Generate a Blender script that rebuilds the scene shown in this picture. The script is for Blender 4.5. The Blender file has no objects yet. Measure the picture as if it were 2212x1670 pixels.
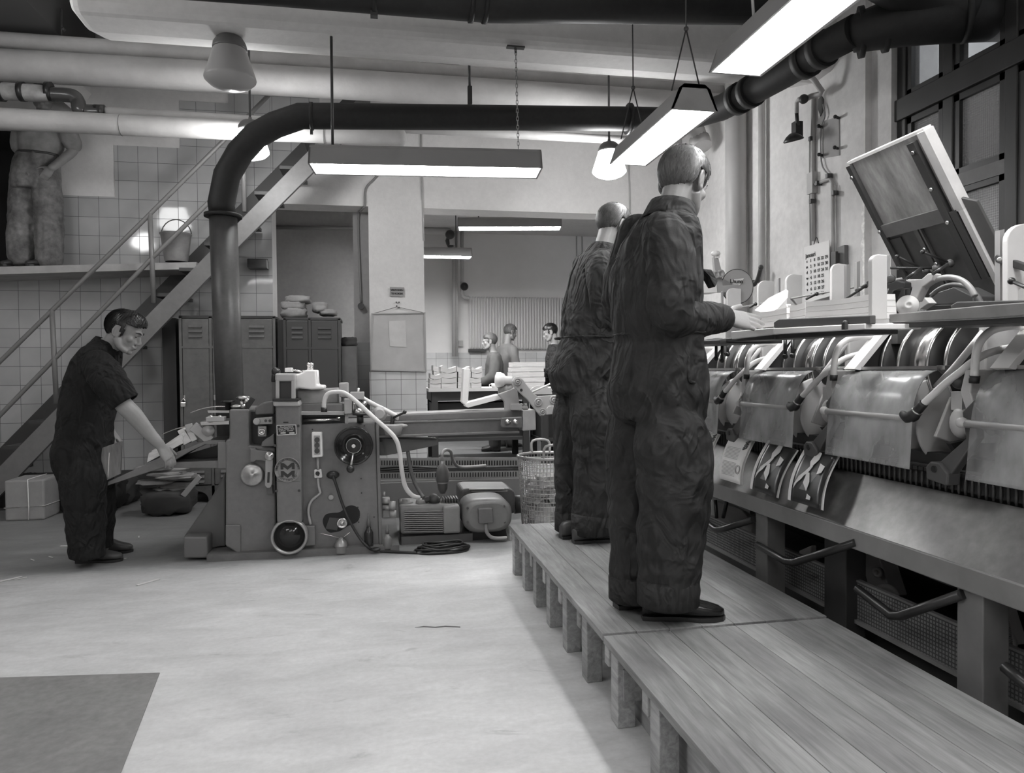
import bpy, bmesh, math, random
from mathutils import Vector as V, Matrix, noise
random.seed(7)
SC = bpy.context.scene
COL = SC.collection
PI = math.pi
# ------------------------------------------------------------------ camera
W, H, F, CAMZ = 2212, 1670, 1550.0, 1.2
YAW, PITCH, ROLL = math.atan(289/1550.0), math.radians(1.27), math.radians(-0.5)
fw = V((math.sin(YAW)*math.cos(PITCH), math.cos(YAW)*math.cos(PITCH), -math.sin(PITCH)))
r0 = V((math.cos(YAW), -math.sin(YAW), 0)); u0 = r0.cross(fw)
rt = r0*math.cos(ROLL)+u0*math.sin(ROLL); up = -r0*math.sin(ROLL)+u0*math.cos(ROLL)
CP = V((0, 0, CAMZ))
cam = bpy.data.objects.new('camera', bpy.data.cameras.new('camera')); COL.objects.link(cam)
cam.data.sensor_width = 36; cam.data.lens = 36*F/W; cam.data.clip_end = 100; cam.data.clip_start = .05
m = Matrix((rt, up, -fw)).transposed().to_4x4(); m.translation = CP
cam.matrix_world = m
SC.camera = cam
def ray(x, y): return fw*F+rt*(x-W/2)+up*(H/2-y)
# a measured picture position carried to a plane of the room: depth plane Y, side plane X, height z
def PZ(x, y, z): d = ray(x, y); return CP+d*((z-CAMZ)/d.z)
def PX(x, y, X): d = ray(x, y); return CP+d*(X/d.x)
def PY(x, y, Y): d = ray(x, y); return CP+d*(Y/d.y)
def PP(x, y, D): return CP+ray(x, y)*(D/F)
# ------------------------------------------------------------------ materials
MATS = {}
def mat(name, g=.5, rough=.5, metal=0, var=0, vs=6, bump=0, bs=40, emit=0, spec=None, stretch=(1, 1, 1), var2=0, vs2=40, coat=0):
    if name in MATS: return MATS[name]
    M = bpy.data.materials.new(name); M.use_nodes = True
    nt = M.node_tree; n = nt.nodes; L = nt.links
    b = n['Principled BSDF']
    b.inputs['Base Color'].default_value = (g, g*.985, g*.975, 1)
    b.inputs['Roughness'].default_value = rough; b.inputs['Metallic'].default_value = metal
    if spec is not None: b.inputs['Specular IOR Level'].default_value = spec
    if coat: b.inputs['Coat Weight'].default_value = coat; b.inputs['Coat Roughness'].default_value = .1
    if emit:
        b.inputs['Emission Color'].default_value = (1, 1, 1, 1); b.inputs['Emission Strength'].default_value = emit
    if var or bump or var2:
        tc = n.new('ShaderNodeTexCoord'); mp = n.new('ShaderNodeMapping'); mp.inputs['Scale'].default_value = stretch
        L.new(tc.outputs['Object'], mp.inputs['Vector'])
    def noise_tex(s, det=6):
        t = n.new('ShaderNodeTexNoise'); t.inputs['Scale'].default_value = s; t.inputs['Detail'].default_value = det
        t.inputs['Roughness'].default_value = .6
        L.new(mp.outputs[0], t.inputs['Vector']); return t.outputs['Fac']
    if var or var2:
        def mr(fac, amt):
            q = n.new('ShaderNodeMapRange'); q.inputs['From Min'].default_value = .3; q.inputs['From Max'].default_value = .7
            q.inputs['To Min'].default_value = 1-amt; q.inputs['To Max'].default_value = 1+amt
            L.new(fac, q.inputs['Value']); return q.outputs[0]
        o = mr(noise_tex(vs), var)
        if var2:
            mm = n.new('ShaderNodeMath'); mm.operation = 'MULTIPLY'
            L.new(o, mm.inputs[0]); L.new(mr(noise_tex(vs2, 8), var2), mm.inputs[1]); o = mm.outputs[0]
        vm = n.new('ShaderNodeVectorMath'); vm.operation = 'SCALE'; vm.inputs[0].default_value = (g, g*.985, g*.975)
        L.new(o, vm.inputs['Scale']); L.new(vm.outputs[0], b.inputs['Base Color'])
    if bump:
        bp = n.new('ShaderNodeBump'); bp.inputs['Strength'].default_value = bump; bp.inputs['Distance'].default_value = .01
        L.new(noise_tex(bs, 5), bp.inputs['Height']); L.new(bp.outputs[0], b.inputs['Normal'])
    MATS[name] = M
    return M
def glassy(name, g, alpha, rough, var=0, vs=8, stretch=(1, 1, 1), wire=False):
    # thin clear or clouded sheet: part see-through, part shiny film
    M = bpy.data.materials.new(name); M.use_nodes = True
    nt = M.node_tree; n = nt.nodes; L = nt.links; b = n['Principled BSDF']
    b.inputs['Base Color'].default_value = (g, g, g, 1); b.inputs['Roughness'].default_value = rough
    tr = n.new('ShaderNodeBsdfTransparent'); mx = n.new('ShaderNodeMixShader')
    tc = n.new('ShaderNodeTexCoord'); mp = n.new('ShaderNodeMapping'); mp.inputs['Scale'].default_value = stretch
    L.new(tc.outputs['Object'], mp.inputs['Vector'])
    t = n.new('ShaderNodeTexNoise'); t.inputs['Scale'].default_value = vs; t.inputs['Detail'].default_value = 7
    L.new(mp.outputs[0], t.inputs['Vector'])
    q = n.new('ShaderNodeMapRange'); q.inputs['From Min'].default_value = .3; q.inputs['From Max'].default_value = .7
    q.inputs['To Min'].default_value = max(0, alpha-var); q.inputs['To Max'].default_value = min(1, alpha+var)
    L.new(t.outputs['Fac'], q.inputs['Value']); L.new(q.outputs[0], mx.inputs[0])
    L.new(tr.outputs[0], mx.inputs[1]); L.new(b.outputs[0], mx.inputs[2])
    L.new(mx.outputs[0], n['Material Output'].inputs['Surface'])
    if wire:
        w = n.new('ShaderNodeTexWave'); w.inputs['Scale'].default_value = 22; w.bands_direction = 'Z'
        L.new(tc.outputs['Object'], w.inputs['Vector'])
        w2 = n.new('ShaderNodeTexWave'); w2.inputs['Scale'].default_value = 22; w2.bands_direction = 'Y'
        L.new(tc.outputs['Object'], w2.inputs['Vector'])
        ad = n.new('ShaderNodeMath'); L.new(w.outputs['Fac'], ad.inputs[0]); L.new(w2.outputs['Fac'], ad.inputs[1])
        bp = n.new('ShaderNodeBump'); bp.inputs['Strength'].default_value = .8; bp.inputs['Distance'].default_value = .004
        L.new(ad.outputs[0], bp.inputs['Height']); L.new(bp.outputs[0], b.inputs['Normal'])
        b.inputs['Transmission Weight'].default_value = 0
    MATS[name] = M
    return M
def tile_mat(name, g, size, ox, oz, axis='XZ', line=.004, dark=.12, rough=.13, tilt=.025):
    M = bpy.data.materials.new(name); M.use_nodes = True
    nt = M.node_tree; n = nt.nodes; L = nt.links; b = n['Principled BSDF']
    tc = n.new('ShaderNodeTexCoord'); sp = n.new('ShaderNodeSeparateXYZ'); L.new(tc.outputs['Object'], sp.inputs[0])
    def ma(op, a, bb=None, cc=None):
        q = n.new('ShaderNodeMath'); q.operation = op
        for i, s in enumerate((a, bb, cc)):
            if s is None: continue
            if isinstance(s, (int, float)): q.inputs[i].default_value = s
            else: L.new(s, q.inputs[i])
        return q.outputs[0]
    u = ma('DIVIDE', ma('SUBTRACT', sp.outputs['XYZ'.index(axis[0])], ox), size)
    v = ma('DIVIDE', ma('SUBTRACT', sp.outputs['XYZ'.index(axis[1])], oz), size)
    w = line/size
    def ln(t): f = ma('FRACT', t); return ma('MAXIMUM', ma('LESS_THAN', f, w/2), ma('GREATER_THAN', f, 1-w/2))
    mask = ma('MAXIMUM', ln(u), ln(v))
    cb = n.new('ShaderNodeCombineXYZ'); L.new(ma('FLOOR', u), cb.inputs[0]); L.new(ma('FLOOR', v), cb.inputs[1])
    wn = n.new('ShaderNodeTexWhiteNoise'); L.new(cb.outputs[0], wn.inputs['Vector'])
    nz = n.new('ShaderNodeTexNoise'); nz.inputs['Scale'].default_value = 5; nz.inputs['Detail'].default_value = 6
    L.new(tc.outputs['Object'], nz.inputs['Vector'])
    val = ma('MULTIPLY', ma('MULTIPLY_ADD', wn.outputs['Value'], .12, .94), ma('MULTIPLY_ADD', nz.outputs['Fac'], .3, .85))
    val = ma('MULTIPLY', val, g)
    mx = n.new('ShaderNodeMix'); mx.data_type = 'FLOAT'
    L.new(mask, mx.inputs['Factor']); L.new(val, mx.inputs['A']); mx.inputs['B'].default_value = dark
    L.new(mx.outputs['Result'], b.inputs['Base Color'])
    r = ma('MULTIPLY_ADD', mask, .6, rough); L.new(r, b.inputs['Roughness'])
    g2 = n.new('ShaderNodeNewGeometry')
    s1 = n.new('ShaderNodeVectorMath'); s1.operation = 'SUBTRACT'; L.new(wn.outputs['Color'], s1.inputs[0]); s1.inputs[1].default_value = (.5, .5, .5)
    nz2 = n.new('ShaderNodeTexNoise'); nz2.inputs['Scale'].default_value = 9; L.new(tc.outputs['Object'], nz2.inputs['Vector'])
    s1b = n.new('ShaderNodeVectorMath'); s1b.operation = 'SUBTRACT'; L.new(nz2.outputs['Color'], s1b.inputs[0]); s1b.inputs[1].default_value = (.5, .5, .5)
    s1c = n.new('ShaderNodeVectorMath'); s1c.operation = 'ADD'; L.new(s1.outputs[0], s1c.inputs[0]); L.new(s1b.outputs[0], s1c.inputs[1])
    s2 = n.new('ShaderNodeVectorMath'); s2.operation = 'SCALE'; s2.inputs['Scale'].default_value = tilt; L.new(s1c.outputs[0], s2.inputs[0])
    s3 = n.new('ShaderNodeVectorMath'); s3.operation = 'ADD'; L.new(g2.outputs['Normal'], s3.inputs[0]); L.new(s2.outputs[0], s3.inputs[1])
    s4 = n.new('ShaderNodeVectorMath'); s4.operation = 'NORMALIZE'; L.new(s3.outputs[0], s4.inputs[0])
    L.new(s4.outputs[0], b.inputs['Normal'])
    MATS[name] = M
    return M
# ------------------------------------------------------------------ mesh builder
def catmull(pts, k=6, closed=False):
    pts = [V(p) for p in pts]; n = len(pts); out = []
    rng = n if closed else n-1
    for i in range(rng):
        if closed: a, b, c, d = pts[(i-1) % n], pts[i], pts[(i+1) % n], pts[(i+2) % n]
        else: a, b, c, d = pts[max(i-1, 0)], pts[i], pts[i+1], pts[min(i+2, n-1)]
        for j in range(k):
            t = j/k
            out.append(.5*((2*b)+(c-a)*t+(2*a-5*b+4*c-d)*t*t+(3*b-a-3*c+d)*t**3))
    if not closed: out.append(pts[-1])
    return out
def perp(d):
    a = V((0, 0, 1)) if abs(d.z) < .9 else V((1, 0, 0))
    x = d.cross(a).normalized(); return x, d.cross(x).normalized()
class MB:
    def __init__(s): s.v = []; s.f = []; s.sm = []; s.mi = []; s.m = 0
    def add(s, vs, fs, smooth=False):
        o = len(s.v); s.v += [V(p) for p in vs]
        for f in fs: s.f.append([i+o for i in f]); s.sm.append(smooth); s.mi.append(s.m)
        return s
    def box(s, p0, p1):
        x0, y0, z0 = p0; x1, y1, z1 = p1
        vs = [(x0, y0, z0), (x1, y0, z0), (x1, y1, z0), (x0, y1, z0), (x0, y0, z1), (x1, y0, z1), (x1, y1, z1), (x0, y1, z1)]
        return s.add(vs, [(0, 3, 2, 1), (4, 5, 6, 7), (0, 1, 5, 4), (1, 2, 6, 5), (2, 3, 7, 6), (3, 0, 4, 7)])
    def obox(s, c, ax, ay, az):      # centre and three half-axis vectors
        c = V(c); ax, ay, az = V(ax), V(ay), V(az)
        vs = [c-ax-ay-az, c+ax-ay-az, c+ax+ay-az, c-ax+ay-az, c-ax-ay+az, c+ax-ay+az, c+ax+ay+az, c-ax+ay+az]
        return s.add(vs, [(0, 3, 2, 1), (4, 5, 6, 7), (0, 1, 5, 4), (1, 2, 6, 5), (2, 3, 7, 6), (3, 0, 4, 7)])
    def bar(s, a, b, w, t, upv=(0, 0, 1)):   # rectangular bar from a to b, w across, t along upv
        a, b = V(a), V(b); d = (b-a); l = d.length/2; d.normalize(); u = V(upv)
        x = d.cross(u).normalized(); u = x.cross(d).normalized()
        return s.obox((a+b)/2, d*l, x*w/2, u*t/2)
    def prism(s, pts, vec, smooth=False):
        pts = [V(p) for p in pts]; vec = V(vec); n = len(pts)
        s.add(pts+[p+vec for p in pts], [list(range(n))[::-1], list(range(n, 2*n))])
        s.add(pts+[p+vec for p in pts], [(i, (i+1) % n, n+(i+1) % n, n+i) for i in range(n)], smooth)
        return s
    def ply(s, pp, Y, d): return s.prism([PY(x, y, Y) for x, y in pp], (0, d, 0))
    def plx(s, pp, X, d): return s.prism([PX(x, y, X) for x, y in pp], (d, 0, 0))
    def cyl(s, a, b, r, r2=None, n=18, caps=True):
        a, b = V(a), V(b); d = (b-a).normalized(); x, y = perp(d); r2 = r if r2 is None else r2
        ring = lambda c, q: [c+(x*math.cos(2*PI*i/n)+y*math.sin(2*PI*i/n))*q for i in range(n)]
        s.add(ring(a, r)+ring(b, r2), [(i, n+i, n+(i+1) % n, (i+1) % n) for i in range(n)], True)
        if caps: s.add(ring(a, r), [list(range(n))]); s.add(ring(b, r2), [list(range(n))[::-1]])
        return s
    def tube(s, path, r, n=8, closed=False, k=0, flat=None, caps=True):
        path = [V(p) for p in path]
        if k: 
            if isinstance(r, (list, tuple)):
                rr = []; 
                for i in range(len(path)-1): rr += [r[i]+(r[i+1]-r[i])*j/k for j in range(k)]
                r = rr+[r[-1]]
            path = catmull(path, k, closed)
        m = len(path); vs = []; d0 = None; x = None
        for i, p in enumerate(path):
            a = path[i-1] if (i or closed) else path[i]; b = path[(i+1) % m] if (i < m-1 or closed) else path[i]
            d = (b-a).normalized()
            if x is None: x, y = perp(d)
            else:
                x = (x-d*x.dot(d)).normalized(); y = d.cross(x).normalized()
            q = r[i] if isinstance(r, (list, tuple)) else r
            for j in range(n):
                t = 2*PI*j/n; vs.append(p+x*math.cos(t)*q+y*math.sin(t)*q)
        fs = []
        for i in range(m if closed else m-1):
            for j in range(n):
                fs.append((i*n+j, i*n+(j+1) % n, ((i+1) % m)*n+(j+1) % n, ((i+1) % m)*n+j))
        s.add(vs, fs, True)
        if not closed and caps: s.add(vs[:n], [list(range(n))[::-1]]); s.add(vs[-n:], [list(range(n))])
        return s
    def lathe(s, prof, o, axis=(0, 0, 1), n=28, caps=True):
        o = V(o); d = V(axis).normalized(); x, y = perp(d); vs = []
        for r, z in prof:
            for j in range(n): t = 2*PI*j/n; vs.append(o+d*z+(x*math.cos(t)+y*math.sin(t))*r)
        fs = []
        for i in range(len(prof)-1):
            for j in range(n): fs.append((i*n+j, (i+1)*n+j, (i+1)*n+(j+1) % n, i*n+(j+1) % n))
        s.add(vs, fs, True)
        if caps:
            if prof[0][0] > 1e-5: s.add(vs[:n], [list(range(n))])
            if prof[-1][0] > 1e-5: s.add(vs[-n:], [list(range(n))[::-1]])
        return s
    def ell(s, c, r, n=16, m=10, ax=None):
        c = V(c); r = (r, r, r) if isinstance(r, (int, float)) else r
        X, Yv, Z = ax or (V((1, 0, 0)), V((0, 1, 0)), V((0, 0, 1)))
        vs = []
        for i in range(m+1):
            t = PI*i/m; z = -math.cos(t); q = max(math.sin(t), 1e-4)
            for j in range(n): f = 2*PI*j/n; vs.append(c+X*r[0]*q*math.cos(f)+Yv*r[1]*q*math.sin(f)+Z*r[2]*z)
        fs = [(i*n+j, i*n+(j+1) % n, (i+1)*n+(j+1) % n, (i+1)*n+j) for i in range(m) for j in range(n)]
        return s.add(vs, fs, True)
    def loft(s, rings, smooth=True, caps=True):
        n = len(rings[0]); vs = [p for r in rings for p in r]
        fs = [(i*n+j, i*n+(j+1) % n, (i+1)*n+(j+1) % n, (i+1)*n+j) for i in range(len(rings)-1) for j in range(n)]
        s.add(vs, fs, smooth)
        if caps: s.add(rings[0], [list(range(n))[::-1]]); s.add(rings[-1], [list(range(n))])
        return s
    def sheet(s, fn, nu, nv, smooth=True):
        vs = [fn(i/nu, j/nv) for j in range(nv+1) for i in range(nu+1)]
        fs = [(j*(nu+1)+i, j*(nu+1)+i+1, (j+1)*(nu+1)+i+1, (j+1)*(nu+1)+i) for j in range(nv) for i in range(nu)]
        return s.add(vs, fs, smooth)
    def mesh(s, name):
        me = bpy.data.meshes.new(name); me.from_pydata([tuple(p) for p in s.v], [], s.f)
        me.polygons.foreach_set('use_smooth', s.sm); me.polygons.foreach_set('material_index', s.mi)
        me.update(); return me
    def build(s, name, m, parent=None, bevel=0, seg=2, solid=0, fix=True):
        me = s.mesh(name)
        if fix:
            bm = bmesh.new(); bm.from_mesh(me); bmesh.ops.remove_doubles(bm, verts=bm.verts, dist=1e-5)
            if not solid: bmesh.ops.recalc_face_normals(bm, faces=bm.faces)
            bm.to_mesh(me); bm.free()
        for q in (m if isinstance(m, (list, tuple)) else [m]): me.materials.append(q)
        o = bpy.data.objects.new(name, me); COL.objects.link(o)
        if bevel:
            b = o.modifiers.new('bevel', 'BEVEL'); b.width = bevel; b.segments = seg; b.limit_method = 'ANGLE'; b.angle_limit = .6
        if solid:
            b = o.modifiers.new('solid', 'SOLIDIFY'); b.thickness = solid; b.offset = 0
        if parent is not None: adopt(o, parent)
        return o
LOC = {}
def adopt(o, parent):
    # children keep their place: parents are unrotated Empties or meshes at a known point
    o.parent = parent
    w = LOC.get(parent.name, V((0, 0, 0)))
    o.matrix_parent_inverse = Matrix.Translation(-w)
    LOC[o.name] = V((0, 0, 0))+o.location
    return o
def thing(name, label, cat, loc=(0, 0, 0), group=None):
    o = bpy.data.objects.new(name, None); COL.objects.link(o); o.empty_display_size = .1
    o.location = loc; LOC[o.name] = V(loc); return tag(o, label, cat, group)
def tag(o, label, cat, group=None, kind=None):
    o['label'] = label; o['category'] = cat
    if group: o['group'] = group
    if kind: o['kind'] = kind
    return o
def struct(name, mb, m, **k):
    o = mb.build(name, m, **k); o['kind'] = 'structure'; return o
def copy_tree(o, off, label=None, parent=None):
    c = o.copy(); COL.objects.link(c)
    if parent is None:
        c.location = o.location+V(off); LOC[c.name] = V(c.location)
        if label: c['label'] = label
    else:
        c.parent = parent; c.matrix_parent_inverse = o.matrix_parent_inverse.copy(); LOC[c.name] = V((0, 0, 0))
    for ch in list(o.children): copy_tree(ch, off, None, c)
    return c
def text(name, s, size, o, xv, yv, m, parent=None, depth=.001, align='CENTER', bold=0):
    c = bpy.data.curves.new(name, 'FONT'); c.body = s; c.size = size; c.align_x = align; c.align_y = 'CENTER'; c.extrude = depth; c.offset = bold
    t = bpy.data.objects.new(name+'_tmp', c); COL.objects.link(t)
    bpy.context.view_layer.update()
    me = bpy.data.meshes.new_from_object(t.evaluated_get(bpy.context.evaluated_depsgraph_get()))
    bpy.data.objects.remove(t)
    xv, yv = V(xv).normalized(), V(yv).normalized(); zv = xv.cross(yv)
    M4 = Matrix((xv, yv, zv)).transposed().to_4x4(); M4.translation = V(o)
    me.transform(M4); me.materials.clear(); me.materials.append(m)
    ob = bpy.data.objects.new(name, me); COL.objects.link(ob)
    if parent is not None: adopt(ob, parent)
    return ob
def bake(o):
    # freeze modifiers into the mesh
    bpy.context.view_layer.update()
    me = bpy.data.meshes.new_from_object(o.evaluated_get(bpy.context.evaluated_depsgraph_get()))
    old = o.data; o.modifiers.clear(); o.data = me; bpy.data.meshes.remove(old)
    return o
# ------------------------------------------------------------------ shared materials
PLASTER = mat('plaster', .74, .7, var=.10, vs=1.3, var2=.035, vs2=24, bump=.15, bs=60)
PLASTER_OLD = mat('plaster_old', .70, .75, var=.14, vs=1.1, var2=.07, vs2=16, bump=.15, bs=26)
PLASTER_DIM = mat('plaster_dim', .34, .75, var=.12, vs=1.5, var2=.05, vs2=22)
CEILM = mat('ceiling_paint', .66, .75, var=.10, vs=.9, var2=.05, vs2=18, bump=.2, bs=14)
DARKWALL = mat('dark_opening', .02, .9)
TILE_L = tile_mat('wall_tiles_left', .46, .18, -2.995, .02, rough=.06, tilt=.006)
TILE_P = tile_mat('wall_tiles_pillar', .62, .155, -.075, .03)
TILE_S = tile_mat('wall_tiles_shaded', .2, .155, -.075, .03)
DUCT = mat('duct_black', .011, .62, var=.3, vs=6, var2=.3, vs2=30)
DUCT_G = mat('duct_dark_grey', .07, .42, var=.2, vs=5, var2=.15, vs2=30)
INSUL = mat('pipe_insulation', .52, .6, var=.12, vs=4, bump=.2, bs=30)
IRON = mat('dark_iron', .05, .45, var=.2, vs=10)
BLACK = mat('black_paint', .018, .35)
RUBBER = mat('black_rubber', .02, .5)
STEEL = mat('steel', .55, .3, metal=1, var=.1, vs=14)
BSTEEL = mat('bright_steel', .75, .22, metal=1)
PIPEW = mat('pipe_paint', .45, .5, var=.1, vs=5)
GREYM = mat('machine_grey', .145, .42, var=.10, vs=4, var2=.08, vs2=30)
GREYL = mat('machine_light_grey', .34, .38, var=.08, vs=6)
GREYD = mat('machine_dark_grey', .09, .42, var=.15, vs=6)
CREAM = mat('cream_enamel', .72, .3, var=.05, vs=6)
WHITE = mat('white_card', .8, .6)
PAPER = mat('paper', .78, .7, var=.04, vs=10)
STAIRP = mat('stair_grey_paint', .17, .45, var=.12, vs=3, var2=.08, vs2=20)
STAIRD = mat('stair_dark_paint', .05, .5)
RAILP = mat('rail_grey_paint', .2, .4)
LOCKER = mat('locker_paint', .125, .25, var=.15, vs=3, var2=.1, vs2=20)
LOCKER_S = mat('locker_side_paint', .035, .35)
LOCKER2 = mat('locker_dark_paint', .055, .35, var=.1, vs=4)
TUBEHOT = mat('lamp_diffuser', .8, .5, emit=20)
TUBEBK = mat('lamp_diffuser_back_room', .8, .5, emit=60)
BULB = mat('lit_opal_glass', .8, .4, emit=34)
BULB2 = mat('fill_opal_glass', .8, .4, emit=17)
BULB3 = mat('lit_opal_glass_small', .8, .4, emit=9)
LAMPW = mat('lamp_white_enamel', .7, .4)
LAMPG = mat('lamp_grey_enamel', .30, .4, var=.05, vs=3)
OPAL = mat('unlit_opal_glass', .36, .35, var=.03, vs=5)
# floor: pale trowelled concrete in front, older darker concrete towards the back, light falloff painted into the soft edge
def floor_mat():
    M = bpy.data.materials.new('floor_concrete'); M.use_nodes = True
    nt = M.node_tree; n = nt.nodes; L = nt.links; b = n['Principled BSDF']
    tc = n.new('ShaderNodeTexCoord'); sp = n.new('ShaderNodeSeparateXYZ'); L.new(tc.outputs['Object'], sp.inputs[0])
    def nz(s, d=8, st=(1, 1, 1), dist=0):
        mp = n.new('ShaderNodeMapping'); mp.inputs['Scale'].default_value = st; L.new(tc.outputs['Object'], mp.inputs[0])
        t = n.new('ShaderNodeTexNoise'); t.inputs['Scale'].default_value = s; t.inputs['Detail'].default_value = d
        t.inputs['Roughness'].default_value = .62; t.inputs['Distortion'].default_value = dist
        L.new(mp.outputs[0], t.inputs['Vector']); return t.outputs['Fac']
    def mr(f, a, bb, lo, hi, smooth=False):
        q = n.new('ShaderNodeMapRange'); q.inputs['From Min'].default_value = a; q.inputs['From Max'].default_value = bb
        q.inputs['To Min'].default_value = lo; q.inputs['To Max'].default_value = hi
        if smooth: q.interpolation_type = 'SMOOTHSTEP'
        L.new(f, q.inputs['Value']); return q.outputs[0]
    def ma(op, a, bb):
        q = n.new('ShaderNodeMath'); q.operation = op
        for i, s in enumerate((a, bb)):
            if isinstance(s, (int, float)): q.inputs[i].default_value = s
            else: L.new(s, q.inputs[i])
        return q.outputs[0]
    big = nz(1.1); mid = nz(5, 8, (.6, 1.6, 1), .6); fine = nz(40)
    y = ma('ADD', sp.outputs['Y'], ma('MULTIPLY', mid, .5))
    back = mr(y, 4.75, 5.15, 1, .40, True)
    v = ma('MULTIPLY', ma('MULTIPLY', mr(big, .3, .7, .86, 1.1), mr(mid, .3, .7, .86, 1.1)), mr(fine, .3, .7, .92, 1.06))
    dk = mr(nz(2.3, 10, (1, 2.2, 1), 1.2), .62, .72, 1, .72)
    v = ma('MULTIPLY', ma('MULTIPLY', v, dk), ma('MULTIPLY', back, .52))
    cb = n.new('ShaderNodeCombineColor')
    for i in range(3): L.new(v, cb.inputs[i])
    L.new(cb.outputs[0], b.inputs['Base Color']); b.inputs['Roughness'].default_value = .55
    bp = n.new('ShaderNodeBump'); bp.inputs['Strength'].default_value = .12; bp.inputs['Distance'].default_value = .01
    L.new(mid, bp.inputs['Height']); L.new(bp.outputs[0], b.inputs['Normal'])
    return M
FLOORM = floor_mat()
PATCHM = mat('floor_patch_concrete', .19, .6, var=.14, vs=4, var2=.14, vs2=30)
# ------------------------------------------------------------------ room shell
YB = 7.6          # face of the rear wall of the hall
XR = 3.3          # face of the window wall
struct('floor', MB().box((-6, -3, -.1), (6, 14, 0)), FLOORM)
pa = [PZ(*p, 0) for p in ((-420, 1478), (345, 1455), (250, 1700), (-420, 1720))]
ck = [PZ(x, y, 0) for x, y in ((896, 1356), (915, 1353), (940, 1354.5), (962, 1352.5), (994, 1354))]
struct('floor_crack', MB().prism([V((p.x, p.y, .0004)) for p in ck]+[V((p.x, p.y-.012, .0004)) for p in ck[:0:-1]], (0, 0, .001)), mat('crack_dirt', .09, .9))
struct('floor_patch', MB().prism([V((p.x, p.y, .0005)) for p in pa], (0, 0, .003)), PATCHM)
# rear wall: tiled block on the left, header beam, right return
xe = PY(588, 520, YB).x
dl = PY(100, 400, YB).x
w = MB()
w.box((dl, YB, 0), (xe, YB+.3, 4.6)); w.box((-6, YB, 0), (dl, YB+.3, 2.15))
w.box((xe, YB, 2.91), (XR, YB+.3, 4.6)); w.box((2.75, YB, 0), (XR, YB+.3, 2.91))
w.box((-6, YB, 3.6), (dl, YB+.3, 4.6))
struct('wall_back', w, PLASTER)
t = MB(); zt = lambda y, x=300: PY(x, y, YB).z
for x0, x1, y0 in ((-200, 128, 590), (128, 253, 424), (253, 395, 318), (395, 500, 222), (500, 700, 205)):
    a = PY(x0, 590, YB).x; b = PY(x1, 590, YB).x
    b = min(b, xe-.002)
    if a < b: t.box((a, YB-.012, .26), (b, YB+.01, zt(y0, (x0+x1)/2)))
struct('wall_back_tiles', t, TILE_L)
struct('baseboard_back', MB().box((-6, YB-.02, 0), (xe, YB+.01, .26)), mat('skirting_dark', .07, .5))
tt = MB(); a = PY(560, 210, YB).x; b = PY(690, 210, YB).x
tt.box((xe, YB-.012, zt(372, 620)), (b, YB+.01, zt(205, 620)))
struct('wall_back_tiles', tt, TILE_L)
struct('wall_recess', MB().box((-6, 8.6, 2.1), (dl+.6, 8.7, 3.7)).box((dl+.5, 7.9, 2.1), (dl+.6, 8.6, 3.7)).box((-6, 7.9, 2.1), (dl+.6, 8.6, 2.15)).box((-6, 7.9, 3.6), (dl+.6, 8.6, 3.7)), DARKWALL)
# pillar with tiled foot and the pier behind it, its shade put into the plaster and tile colours
px0, px1 = PY(796, 500, YB).x, PY(915, 500, YB).x
struct('wall_pillar', MB().box((px0, YB-.01, 0), (px1, YB+.35, 3.0)), PLASTER)
struct('wall_pillar_tiles', MB().box((px0-.008, YB-.022, 0), (px1+.008, YB+.36, PY(850, 803, YB).z)), TILE_P)
qx = PY(764, 600, 7.92).x
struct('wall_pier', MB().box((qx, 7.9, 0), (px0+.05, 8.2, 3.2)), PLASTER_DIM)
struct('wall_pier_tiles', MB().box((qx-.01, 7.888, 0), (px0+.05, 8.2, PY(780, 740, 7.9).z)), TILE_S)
# back room
bz = PY(700, 489, 12.6)
struct('wall_far', MB().box((-3, 12.6, 0), (5, 12.8, 4.2)), mat('plaster_far', .8, .7, var=.06, vs=1.3))
struct('wall_far_tiles', MB().box((.2, 12.585, 0), (5, 12.61, PY(960, 762, 12.6).z)), tile_mat('wall_tiles_far', .66, .2, 0, .02))
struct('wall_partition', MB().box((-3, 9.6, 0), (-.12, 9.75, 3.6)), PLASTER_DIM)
struct('wall_far_left', MB().box((-3.1, 7.9, 0), (-3, 12.6, 4.2)), PLASTER)
struct('wall_far_right', MB().box((5, 7.9, 0), (5.1, 12.6, 4.2)), PLASTER)
struct('ceiling_far', MB().box((-3, 7.9, 3.62), (5, 12.6, 3.75)), CEILM)
# window wall: opening from Y 2.2 to 4.12, shallow recess strip beside it
WY0, WY1, WZ0, WZ1 = 1.95, 4.23, 1.0, 3.95
w = MB()
w.box((XR, 4.42, 0), (XR+.4, 9, 4.6)); w.box((XR+.05, WY1, 0), (XR+.4, 4.42, 4.6))
w.box((XR+.05, -3, 0), (XR+.4, WY0, 4.6)); w.box((XR+.05, WY0, 0), (XR+.4, WY1, WZ0)); w.box((XR+.05, WY0, WZ1), (XR+.4, WY1, 4.6))
struct('wall_right', w, PLASTER_OLD)
struct('wall_left', MB().box((-6.1, -3, 0), (-6, 8.7, 4.6)), PLASTER)
struct('wall_front', MB().box((-6, -3.1, 0), (3.7, -3, 4.6)), PLASTER)
struct('ceiling', MB().box((-6, -3, 4.5), (3.7, 7.9, 4.6)), CEILM)
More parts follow.
